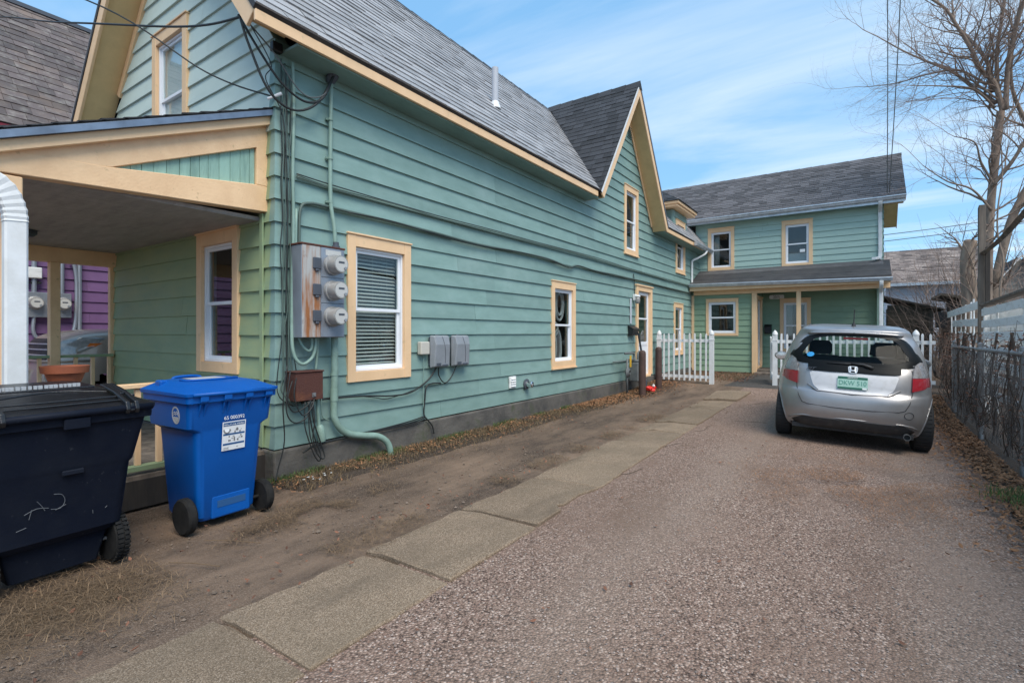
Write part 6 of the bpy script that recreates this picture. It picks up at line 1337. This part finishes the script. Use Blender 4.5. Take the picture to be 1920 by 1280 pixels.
S2 = thing('shed', 'dark leaning board shed with black opening behind the chain link fence', 'shed', (2.4, 20, .1))
for k in range(11):
    x = 1.95+k*.13; b = MB(); b.box(x, x+.125, 18.9, 18.925+.012*(k % 2), .1, 2.3-.03*k); b.build('plank', MATS['wood_dark'], S2)
b = MB(); b.box(1.98, 3.3, 18.93, 21, .1, 1.95); b.build('wall', MATS['wood_dark'], S2)
b = MB(); b.add([(1.8, 18.6, 2.45), (3.6, 18.6, 2.05), (3.6, 21.2, 2.05), (1.8, 21.2, 2.45), (1.8, 18.6, 2.52), (3.6, 18.6, 2.12), (3.6, 21.2, 2.12), (1.8, 21.2, 2.52)], [(3,2,1,0), (4,5,6,7), (0,1,5,4), (1,2,6,5), (2,3,7,6), (3,0,4,7)]); b.build('roof', MATS['wood_shed'], S2)
b = MB(); b.box(1.70, 1.94, 18.7, 18.9, 1.55, 2.0); b.build('hatch', MATS['black'], S2)
def far_house(lab, x0, x1, y0, y1, ze, zr, wm, rm, ridge_x=True, seed=1, ex=.22, bex=.16):
    t = thing('house', lab, 'house', ((x0+x1)/2, (y0+y1)/2, 0)); f = frame((0, y0, 0), (1, 0, 0), (0, -1, 0)); fL = frame((x0, 0, 0), (0, 1, 0), (-1, 0, 0))
    b = MB(); b.box(x0, x1, y0, y1, 0, ze); w = b.build('wall', MATS[wm], t)
    if ridge_x:
        clad(w, f, [[(x0, .3), (x1, .3), (x1, ze), (x0, ze)]], [], .3, ze, bex, wm, seed, length=(6, 9), t0=.02)
        ym = (y0+y1)/2; run = ym-y0+.3; L = math.hypot(run, zr-ze)
        for (yo, d) in ((y0-.3, 1), (y1+.3, -1)): slope(t, (0, yo, ze), (1, 0, 0), (0, d*run, zr-ze), [[(x0-.3, 0), (x1+.3, 0), (x1+.3, L), (x0-.3, L)]], rm, rm, seed+1, ex=ex if d > 0 else 1, wd=(.3, .5) if d > 0 else (3, 4), t=.02)
        b = MB(); b.box(x0-.3, x1+.3, y0-.42, y0-.3, ze-.12, ze+.02); b.build('gutter', MATS['alu'], t)
    else:
        xm = (x0+x1)/2; run = xm-x0+.25; L = math.hypot(run, zr-ze)
        clad(w, f, [[(x0, .3), (x1, .3), (x1, ze), (x0, ze)], [(x0, ze), (x1, ze), (xm, zr-.1)]], [], .3, zr, bex, wm, seed, length=(6, 9), t0=.02)
        for (xo, d) in ((x0-.25, 1), (x1+.25, -1)): slope(t, (xo, 0, ze-.2), (0, 1, 0), (d*run, 0, zr-ze+.2), [[(y0-.3, 0), (y1+.3, 0), (y1+.3, L), (y0-.3, L)]], rm, rm, seed+1, ex=.2, wd=(.3, .5), t=.02)
        for d in (-1, 1): b = MB(); b.beam((xm+d*run, y0-.28, ze-.26), (xm, y0-.28, zr-.06), .04, .14, up=(0, 1, 0)); b.build('rake_board', MATS['white_weather'], t)
    return t
far_house('pale grey sided house with patchy old slate roof behind the sheds', 1.0, 4.7, 33, 40, 3.9, 6.05, 'pale_siding', 'slate_far', True, 71)
far_house('small grey gabled house with dark roof behind the board fence', 3.45, 5.3, 24, 30, 2.6, 4.05, 'grey_siding', 'shingle_dark', False, 73)
# garage-like roofs filling the row further right
far_house('long dark roofed building far right behind the trees', 6.5, 15, 28, 36, 2.8, 4.6, 'grey_siding', 'shingle_dark', True, 76)

# ------------------------------------------------------------------ bare trees
def grow(b, p, d, r, depth, rg, twig, seglen, droop=0.0, budget=[0]):
    """one branch with side branches; all real tubes"""
    L = seglen*rg.uniform(.7, 1.2); k = 4 if depth > 1 else 3; pts = [p]; q = p.copy(); dd = d.normalized()
    for i in range(k):
        dd = (dd+Vector((rg.gauss(0, .16), rg.gauss(0, .16), rg.gauss(.03, .13)-droop))).normalized(); q = q+dd*(L/k); pts.append(q.copy())
    r1 = r*.55; rs = [r+(r1-r)*i/k for i in range(k+1)]; tgt = twig if r < .014 else b
    tgt.tube(pts, rs, 5 if r > .03 else (4 if r > .012 else 3), cap=False)
    if depth <= 0: return
    nb = rg.choice((2, 3, 3)) if depth > 1 else rg.choice((2, 3, 4))
    for j in range(nb):
        t = rg.uniform(.25, 1); i = min(k-1, int(t*k)); s = pts[i]+(pts[i+1]-pts[i])*(t*k-i); base = (pts[i+1]-pts[i]).normalized()
        perp = base.cross(Vector((rg.gauss(0, 1), rg.gauss(0, 1), rg.gauss(0, 1)))).normalized(); nd = (base*rg.uniform(.5, .9)+perp*rg.uniform(.5, .9)).normalized()
        grow(b, s, nd, rs[i]*rg.uniform(.45, .65), depth-1, rg, twig, seglen*rg.uniform(.62, .8), droop)
    grow(b, pts[-1], dd, r1*.9, depth-1, rg, twig, seglen*.75, droop)
def limb_tree(name, label, limbs, seed, m='bark', depth=3, every=1, seglen=.95):
    t = thing(name, label, 'tree', limbs[0][0][0]); rg = random.Random(seed); b = MB(); c = MB()
    tw = MB()
    for li, (pts, r0, r1) in enumerate(limbs):
        P = smooth_path(pts, 5); n = len(P); rs = [r0+(r1-r0)*i/(n-1) for i in range(n)]; (b if r0 > .08 else c).tube(P, rs, 9 if r0 > .08 else 6)
        if li == 0 and r0 > .08: start = int(n*.45)
        else: start = 2
        for i in range(start, n-1, every):
            if rg.random() < .78:
                base = (P[i+1]-P[i]).normalized(); perp = base.cross(Vector((rg.gauss(0, 1), rg.gauss(0, 1), rg.gauss(0, 1)))).normalized()
                grow(c, P[i], (base*.6+perp*.8+Vector((0, 0, .1))), min(rs[i]*.5, .03), depth-(1 if rg.random() < .5 else 0), rg, tw, seglen*rg.uniform(.6, 1.1))
        if r1 < .06: grow(c, P[-1], (P[-1]-P[-2]), r1, depth, rg, tw, seglen)
    b.build('trunk', MATS[m], t, smooth=True); cr_ = c.build('crown', MATS[m], t, smooth=True)
    stuff(tw.build('twigs', MATS['twig'], cr_))
    return t
Y0 = 17.0
def L3(pts, dy): return [Vector((x, Y0+dy*i/(max(1, len(pts)-1)), z)) for i, (x, z) in enumerate(pts)]
limb_tree('bare_tree', 'tall leafless tree spreading over the rear house corner at the right edge', [
    (L3([(2.53, -.1), (2.54, 1.71), (2.56, 3.29), (2.61, 4.59), (2.69, 5.62), (2.80, 6.85)], .2), .092, .082),
    (L3([(2.80, 6.80), (2.63, 7.46), (2.37, 7.8), (2.17, 8.32), (1.91, 8.87), (1.65, 9.36), (1.17, 9.88), (.84, 10.35)], -.9), .062, .02),
    (L3([(2.69, 7.0), (2.32, 7.48), (1.91, 8.06), (1.49, 8.46), (.95, 8.97), (.5, 9.47)], .5), .05, .014),
    (L3([(2.63, 7.3), (2.56, 8.13), (2.27, 8.89), (2.01, 9.51), (1.96, 10.2)], .9), .05, .02),
    (L3([(2.85, 6.8), (2.88, 7.91), (2.99, 8.65), (3.13, 9.37), (3.2, 10.4)], -.6), .06, .03),
    (L3([(2.72, 7.1), (2.71, 8.22), (2.8, 8.97), (2.89, 9.71), (2.9, 10.6)], .4), .05, .02),
    (L3([(2.66, 6.9), (2.22, 7.31), (1.6, 7.4), (.95, 7.43)], -1.2), .03, .008),
    (L3([(2.66, 5.0), (2.37, 5.55), (2.22, 5.98), (1.81, 6.13)], -.8), .032, .009),
    (L3([(2.51, 7.5), (2.01, 8.03), (1.39, 8.14), (.73, 8.12), (.02, 8.24)], .3), .032, .008),
    (L3([(2.6, 4.4), (2.2, 4.9), (1.7, 5.1), (1.2, 5.5)], -1.0), .03, .008),
    (L3([(2.62, 5.0), (3.0, 5.6), (3.3, 6.4), (3.5, 7.4)], -.5), .05, .015)], 11)
limb_tree('bare_tree', 'leaning thick leafless trunk entering from the right edge', [
    ([Vector((2.75, 17.6, 2.6)), Vector((3.03, 17.6, 4.1)), Vector((3.36, 17.7, 4.98)), Vector((3.75, 17.8, 6.0)), Vector((4.3, 18, 7.6))], .10, .06),
    ([Vector((3.75, 17.8, 6.0)), Vector((3.3, 17.5, 6.6)), Vector((3.0, 17.3, 7.6)), Vector((3.05, 17, 9.0))], .065, .02),
    ([Vector((3.2, 17.6, 4.5)), Vector((3.6, 17.0, 4.9)), Vector((4.1, 16.4, 5.6))], .05, .015),
    ([Vector((2.70, 17.6, -.1)), Vector((2.72, 17.6, 1.4)), Vector((2.76, 17.6, 2.62))], .115, .10)], 12, m='bark_light', depth=2)
limb_tree('tree_stump', 'broken vine-covered tree stump left of the tall fence post', [
    ([Vector((1.98, 15, -.1)), Vector((1.96, 15, 1.2)), Vector((1.94, 15, 2.15)), Vector((1.91, 15.05, 3.0)), Vector((1.97, 15.1, 3.44))], .16, .12),
    ([Vector((2.0, 14.9, .6)), Vector((1.90, 14.85, 1.6)), Vector((2.02, 14.85, 2.6)), Vector((1.8, 14.8, 3.4))], .025, .010),
    ([Vector((1.9, 14.9, .4)), Vector((2.05, 14.85, 1.8)), Vector((1.85, 14.85, 2.8)), Vector((2.2, 14.8, 3.6))], .022, .010)], 13, m='bark_light', depth=2, seglen=.5)
for i, (x, y, h, lab) in enumerate(((1.75, 18.3, 3.6, 'leafless bush with upright twigs in front of the dark shed'), (2.7, 20.5, 4.2, 'leafless shrub between the sheds and the far slate roof'), (3.6, 19.0, 3.2, 'leafless thicket behind the near white board fence'), (2.2, 22.5, 4.6, 'tall leafless scrub in front of the far pale house'), (3.3, 15.6, 2.6, 'low leafless scrub right behind the tall fence post'), (4.6, 21, 4.2, 'tall leafless shrub at the right edge behind the small grey house'))):
    t = thing('bare_bush', lab, 'bush', (x, y, .1)); rg = random.Random(80+i); b = MB(); tw = MB()
    for k in range(9):
        a = rg.uniform(0, 6.28); grow(b, Vector((x+.15*math.cos(a), y+.15*math.sin(a), .1)), Vector((.35*math.cos(a), .35*math.sin(a), 1)), .028, 3, rg, tw, h*.42)
    b.build('stems', MATS['bark'], t, smooth=True); stuff(tw.build('twigs', MATS['twig'], t))
for i, (x0_, z0_) in enumerate(((2.95, 1.0), (3.25, .8), (2.25, 1.2))):
    b = MB(); rg = random.Random(i+30); P = [Vector((x0_+rg.gauss(0, .04), 13.5+i*.3+rg.gauss(0, .05), .1+k*.55)) for k in range(8+i)]; b.tube(smooth_path(P, 4), [.028-.002*k/4 for k in range(len(smooth_path(P, 4)))], 6)
    tag(b.build('sapling', MATS['bark'], smooth=True), ('thin bare sapling stem just right of the tall post', 'rightmost thin bare sapling stem beyond the board fence', 'thin bare sapling stem nearest the tall post')[i], 'sapling', 'saplings behind the board fence')

# dead vines and leaves on the chain link fence
def leaf_mesh(b, p, s, rg, up=.0):
    a = rg.uniform(0, 6.283); tl_ = rg.gauss(0, .5)+up; u = Vector((math.cos(a), math.sin(a), rg.gauss(0, .35))).normalized(); v = u.cross(Vector((rg.gauss(0, .4), rg.gauss(0, .4), 1))).normalized(); n_ = u.cross(v); c = rg.uniform(.1, .5)*s
    P = [p-u*s, p-u*s*.3+v*s*.5+n_*c*.6, p+u*s*.4+v*s*.42+n_*c*.5, p+u*s*1.1, p+u*s*.4-v*s*.42+n_*c*.5, p-u*s*.3-v*s*.5+n_*c*.6, p+u*s*.05-n_*c*.2]
    b.add(P, [(0, 6, 1), (1, 6, 2), (2, 6, 3), (3, 6, 4), (4, 6, 5), (5, 6, 0)])
rg = random.Random(91); vn = MB(); lf = MB()
for k in range(250):
    y = rg.uniform(1.5, 13.0) if rg.random() < .25 else rg.uniform(4.4, 13.0); x = CX+rg.gauss(.04, .07); z = rg.uniform(0, .3); P = [Vector((x, y, z))]; dz = rg.uniform(.05, .16); dy = rg.gauss(0, .05)
    for i in range(rg.randint(5, 12)):
        dy += rg.gauss(0, .045); P.append(P[-1]+Vector((rg.gauss(0, .025), dy*.6, dz*rg.uniform(.4, 1.2))))
        if P[-1].z > 1.2+.25*rg.random(): dz = -.04
        if rg.random() < .20: leaf_mesh(lf, P[-1]+Vector((rg.gauss(0, .03), rg.gauss(0, .03), 0)), rg.uniform(.012, .030), rg)
    vn.tube(P, [.006*rg.uniform(.5, 1.4)*(1-.6*i/len(P)) for i in range(len(P))], 4, cap=False)
for k in range(14):
    y = rg.uniform(5, 12.5); P = [Vector((CX+.05+rg.gauss(0, .03), y+rg.gauss(0, .05), z)) for z in (0, .35, .7, 1.05, 1.4)]; vn.tube(smooth_path(P, 4), .014, 6, cap=False)
for k in range(1900):
    leaf_mesh(lf, Vector((CX+rg.gauss(.06, .08), rg.uniform(10.5, 14) if rg.random() < .4 else rg.uniform(4.5, 14), rg.uniform(.05, 1.4) if rg.random() < .7 else rg.uniform(.9, 1.4))), rg.uniform(.012, .028), rg)
o = tag(stuff(vn.build('dead_vines', MATS['vine'], smooth=True)), 'tangle of dead vine stems climbing the chain link fence', 'vines'); 
stuff(lf.build('dry_leaves', MATS['leaf_red'], o))
# tangled brush behind the fence, below the boards
tw = MB(); rg = random.Random(17); b = MB()
for k in range(60):
    grow(b, Vector((rg.uniform(1.5, 2.6), rg.uniform(12.5, 18), .1)), Vector((rg.gauss(0, .4), rg.gauss(0, .4), 1)), .010, 2, rg, tw, rg.uniform(.5, 1.0))
o = tag(stuff(tw.build('brush', MATS['twig'], smooth=True)), 'dry brush and brambles behind the white fences', 'brush')
if b.v: stuff(b.build('stems', MATS['twig'], o))

# ------------------------------------------------------------------ ground litter
def scatter_leaves(name, label, m, n, f, smin, smax, seed, cat='leaves'):
    rg = random.Random(seed); b = MB(); c = 0
    while c < n:
        p = f(rg)
        if p is None: continue
        leaf_mesh(b, Vector(p), rg.uniform(smin, smax), rg); c += 1
    return tag(stuff(b.build(name, MATS[m])), label, cat)
def f_fence(rg):
    y = rg.uniform(4.2, 13.4); x = 1.30-abs(rg.gauss(0, .22)); return (x, y, .035+gz(x, y)+rg.uniform(0, .035)+.05*max(0, (x-1.05)))
scatter_leaves('leaf_litter', 'brown fallen leaves drifted along the foot of the chain link fence', 'leaf', 7000, f_fence, .011, .028, 1)
def f_gas(rg):
    y = rg.uniform(8.6, 13.2); x = -4.5+abs(rg.gauss(0, .22+.05*(y-8.6))); return (x, y, .03+gz(x, y)+rg.uniform(0, .03)) if x < -3.2 else None
scatter_leaves('leaf_litter', 'brown fallen leaves heaped by the wall and bollards', 'leaf', 3400, f_gas, .010, .026, 2)
def f_foot(rg):
    y = rg.uniform(2.5, 9.5); x = -4.5+abs(rg.gauss(0, .25)); return (x, y, .03+rg.uniform(0, .03)) if x < -3.7 and vnoise(x, y, 2, 71) > -.15 else None
scatter_leaves('leaf_litter', 'dead leaf bits in the dry grass along the near foundation', 'leaf', 1500, f_foot, .007, .020, 14)
def f_drive(rg):
    if rg.random() < .72: x, y = (rg.uniform(-4.2, -2.5) if rg.random() < .5 else rg.gauss(-2.85, .12)), rg.uniform(.6, 11)
    else: x, y = rg.uniform(-2, 1.2), rg.uniform(1.2, 12)
    return (x, y, .03+gz(x, y))
scatter_leaves('scattered_leaves', 'single dry leaves scattered over the drive and dirt', 'leaf_red', 620, f_drive, .006, .020, 3)
def f_yard(rg): return (rg.uniform(-4.4, -2.4), rg.uniform(13.4, 16.9), .19+rg.uniform(0, .02))
scatter_leaves('leaf_litter', 'dark leaf litter inside the picket fence by the rear house', 'leaf_red', 900, f_yard, .012, .03, 4)
def blades(name, label, m, n, f, h, w, seed, lay=.0, cat='grass', bend=.5):
    rg = random.Random(seed); b = MB(); c = 0
    while c < n:
        p = f(rg)
        if p is None: continue
        p = Vector(p); a = rg.uniform(0, 6.283); hh = h*rg.uniform(.4, 1.2); d = Vector((math.cos(a), math.sin(a), 0)); s = d.cross(Vector((0, 0, 1)))*w*rg.uniform(.6, 1.3); up = 1-lay*rg.uniform(.6, 1)
        q = p+d*hh*bend*.35+Vector((0, 0, hh*.6*up)); t = q+d*hh*(bend+lay*.5)*rg.uniform(.4, 1)+Vector((0, 0, hh*.4*up-lay*hh*.1*rg.random()))
        b.add([p-s, p+s, q+s*.8, q-s*.8, t], [(0, 1, 2, 3), (3, 2, 4)]); c += 1
    return tag(stuff(b.build(name, MATS[m])), label, cat)
def f_wall(rg):
    y = rg.uniform(2.6, 12.8); x = -4.54+abs(rg.gauss(0, .27)); 
    if x > -3.7 or vnoise(x*1.2, y*1.2, 1.5, 33) < -.25: return None
    return (x, y, .022+gz(x, y))
blades('dry_grass', 'strip of dry brown grass along the foot of the green side wall', 'grass_dry', 17000, f_wall, .07, .0021, 5, lay=.5)
def f_wall2(rg):
    y = rg.uniform(2.6, 9.5); x = -4.53+abs(rg.gauss(0, .08)); return (x, y, .022) if vnoise(x*2, y*2, 1, 35) > .0 else None
blades('green_grass', 'sparse green grass tufts against the old foundation', 'grass', 2600, f_wall2, .055, .002, 6)
def f_bin(rg):
    x, y = rg.gauss(-3.35, .22), rg.gauss(.85, .28); 
    return (x, y, .012+abs(rg.gauss(0, .008))) if y < 1.35 else None
blades('straw_heap', 'heap of dry straw in front of the black trash bin', 'straw', 5200, f_bin, .085, .0015, 7, lay=.97, cat='straw', bend=.9)
def f_bin2(rg):
    x, y = rg.gauss(-3.55, .12), rg.gauss(2.35, .45); return (x, y, .012+abs(rg.gauss(0, .01))) if 1.6 < y < 3.6 and vnoise(x*3, y*3, 1, 50) > -.05 else None
blades('straw_wisps', 'wisps of dry straw in the dirt beside the blue bin', 'straw', 2600, f_bin2, .06, .0013, 8, lay=.92, cat='straw', bend=.9)
def f_slab(rg):
    y = rg.uniform(2.0, 8.6); x = -2.74-.012*y+rg.gauss(0, .09); return (x, y, .018) if vnoise(0, y*2.2, 1, 52) > -.02 else None
blades('pine_needles', 'reddish dry needles gathered along the edge of the concrete slabs', 'straw', 4200, f_slab, .06, .0017, 9, lay=.92, cat='needles', bend=.8)
def f_car(rg):
    x, y = rg.gauss(.2, .60), rg.gauss(5.7, .60); return (x, y, .022) if vnoise(x*2, y*2, 1, 54) > -.1 else None
blades('pine_needles', 'thin scatter of dry brown needles on the drive behind the car', 'leaf', 7000, f_car, .05, .0017, 10, lay=.95, cat='needles', bend=.8)
def f_green(rg):
    x, y = rg.gauss(1.05, .10), rg.gauss(5.85, .16); return (x, y, .035)
blades('green_grass', 'small bright green grass patch among the leaves by the fence', 'grass', 500, f_green, .05, .0025, 12)
def f_yg(rg): return (rg.uniform(-4.4, -2.6), rg.uniform(14, 16.9), .16)
blades('yard_grass', 'worn grass inside the picket fence at the rear house', 'grass_dry', 3500, f_yg, .06, .003, 13)
b = MB(); rg = random.Random(40)
for k in range(11):
    x, y = rg.gauss(-4.35, .08), rg.gauss(2.95, .16); b.obox((x, y, .04), ((1,0,0), (0,1,0), (0,0,1)), (rg.uniform(.004, .010), rg.uniform(.004, .012), .003))
tag(stuff(b.build('paint_flakes', MATS['litter_white'])), 'white paint flakes on the grass at the house corner', 'litter')
# loose stones on the drive
rg = random.Random(41); b = MB()
for k in range(5200):
    y = .9+5.2*rg.random()**1.7; x = rg.uniform(-1.85-.02*y, 1.15); s = rg.uniform(.003, .0075); z = .014+gz(x, y)
    p = [Vector((x+s*rg.uniform(.7, 1.3)*dx, y+s*rg.uniform(.7, 1.3)*dy, z+s*.75*dz)) for dx, dy, dz in ((1,0,0), (0,1,0), (-1,0,0), (0,-1,0), (0,0,1))]
    b.add(p, [(0,1,4), (1,2,4), (2,3,4), (3,0,4)])
mat('stone_chip', (.30,.24,.21), .85, var=.55, isl=True)
tag(stuff(b.build('loose_gravel', MATS['stone_chip'])), 'loose pinkish gravel chips on the drive', 'gravel')
# twigs on the ground
for i, (x, y, a, l) in enumerate(((-3.45, 1.75, .5, .20), (-3.3, 1.45, .45, .17), (-3.6, 2.05, 2.0, .12))):
    b = MB(); d = Vector((math.cos(a), math.sin(a), 0)); p = Vector((x, y, .018)); b.tube([p-d*l, p+Vector((0, 0, .008)), p+d*l], .0028, 5); tag(b.build('fallen_twig', MATS['straw']), ('longest fallen stick on the dirt near the blue bin wheel', 'fallen stick lying nearest the straw heap', 'short fallen stick below the blue bin')[i], 'twig')
# sky wires and far lines
cable('overhead_wire', 'left of two overhead wires dropping to the rear house roof', 'wire', [(-.2, 1.0, 16), (.2, 8, 12.6), (.45, 14, 8.4), (.55, 17.45, 5.25)], .010, 'cable_grey', k=8, group='wires over the rear roof')
cable('overhead_wire', 'right of two overhead wires dropping to the rear house roof', 'wire', [(.5, 1.0, 16.2), (.6, 8, 12.4), (.66, 14, 8.3), (.60, 17.45, 5.25)], .010, 'cable_grey', k=8, group='wires over the rear roof')
for j, z in enumerate((5.75, 6.05)): cable('utility_line', ('lower', 'upper')[j]+' distant utility line behind the rear house', 'wire', [(-8, 30, z-.3), (1.1, 30, z), (6, 30, z+.3), (20, 30, z+1.2)], .018, 'cable_grey', k=4, group='distant utility lines')

# dirt clods and grit on the bare strip, cracks beside the slabs
rg = random.Random(77); b = MB()
for k in range(4200):
    y = .4+11*rg.random()**1.6; x = rg.uniform(-4.4, -2.66); s_ = rg.uniform(.0025, .008) if rg.random() < .95 else rg.uniform(.009, .018)
    if vnoise(x*1.5, y*1.5, 1, 60) < -.15: continue
    z = gz(x, y)+.002; p = [Vector((x+s_*rg.uniform(.6, 1.4)*dx, y+s_*rg.uniform(.6, 1.4)*dy, z+s_*.7*dz)) for dx, dy, dz in ((1,0,0), (.3,1,0), (-.9,.4,0), (-.5,-.9,0), (.5,-.8,0), (0,0,1))]
    b.add(p, [(0,1,5), (1,2,5), (2,3,5), (3,4,5), (4,0,5)])
mat('clod', (.16,.12,.092), .95, var=.5, isl=True)
tag(stuff(b.build('dirt_clods', MATS['clod'])), 'small dirt clods and grit on the bare strip beside the slabs', 'grit')
drv = bpy.data.objects['driveway']
for i, (x, y, L_, a) in enumerate(((-2.02, 4.62, .5, 1.2), (-2.0, 5.9, .7, 1.45), (-1.95, 7.3, .8, 1.3), (-2.05, 9.6, .9, 1.5), (-1.7, 8.6, .5, .5), (-1.85, 10.6, .8, 1.35))):
    pts = []; p = Vector((x, y, 0)); d = a
    for k in range(14):
        d += rg.gauss(0, .35); d = d*.7+a*.3; p = p+Vector((math.cos(d), math.sin(d), 0))*L_/14; pts.append(Vector((p.x, p.y, gz(p.x, p.y)+.0125)))
    b = MB(); w_ = .006; vs_ = []
    for k, q in enumerate(pts):
        t_ = (pts[min(k+1, 13)]-pts[max(k-1, 0)]).normalized(); nn_ = Vector((-t_.y, t_.x, 0))*w_*(1-abs(k-6.5)/7.2)*rg.uniform(.5, 1.4); vs_ += [q+nn_, q-nn_, q+Vector((0, 0, .003))]
    b.add(vs_, [(3*k, 3*k+3, 3*k+5, 3*k+2) for k in range(13)]+[(3*k+2, 3*k+5, 3*k+4, 3*k+1) for k in range(13)]); b.build('crack', MATS['soil'], drv)
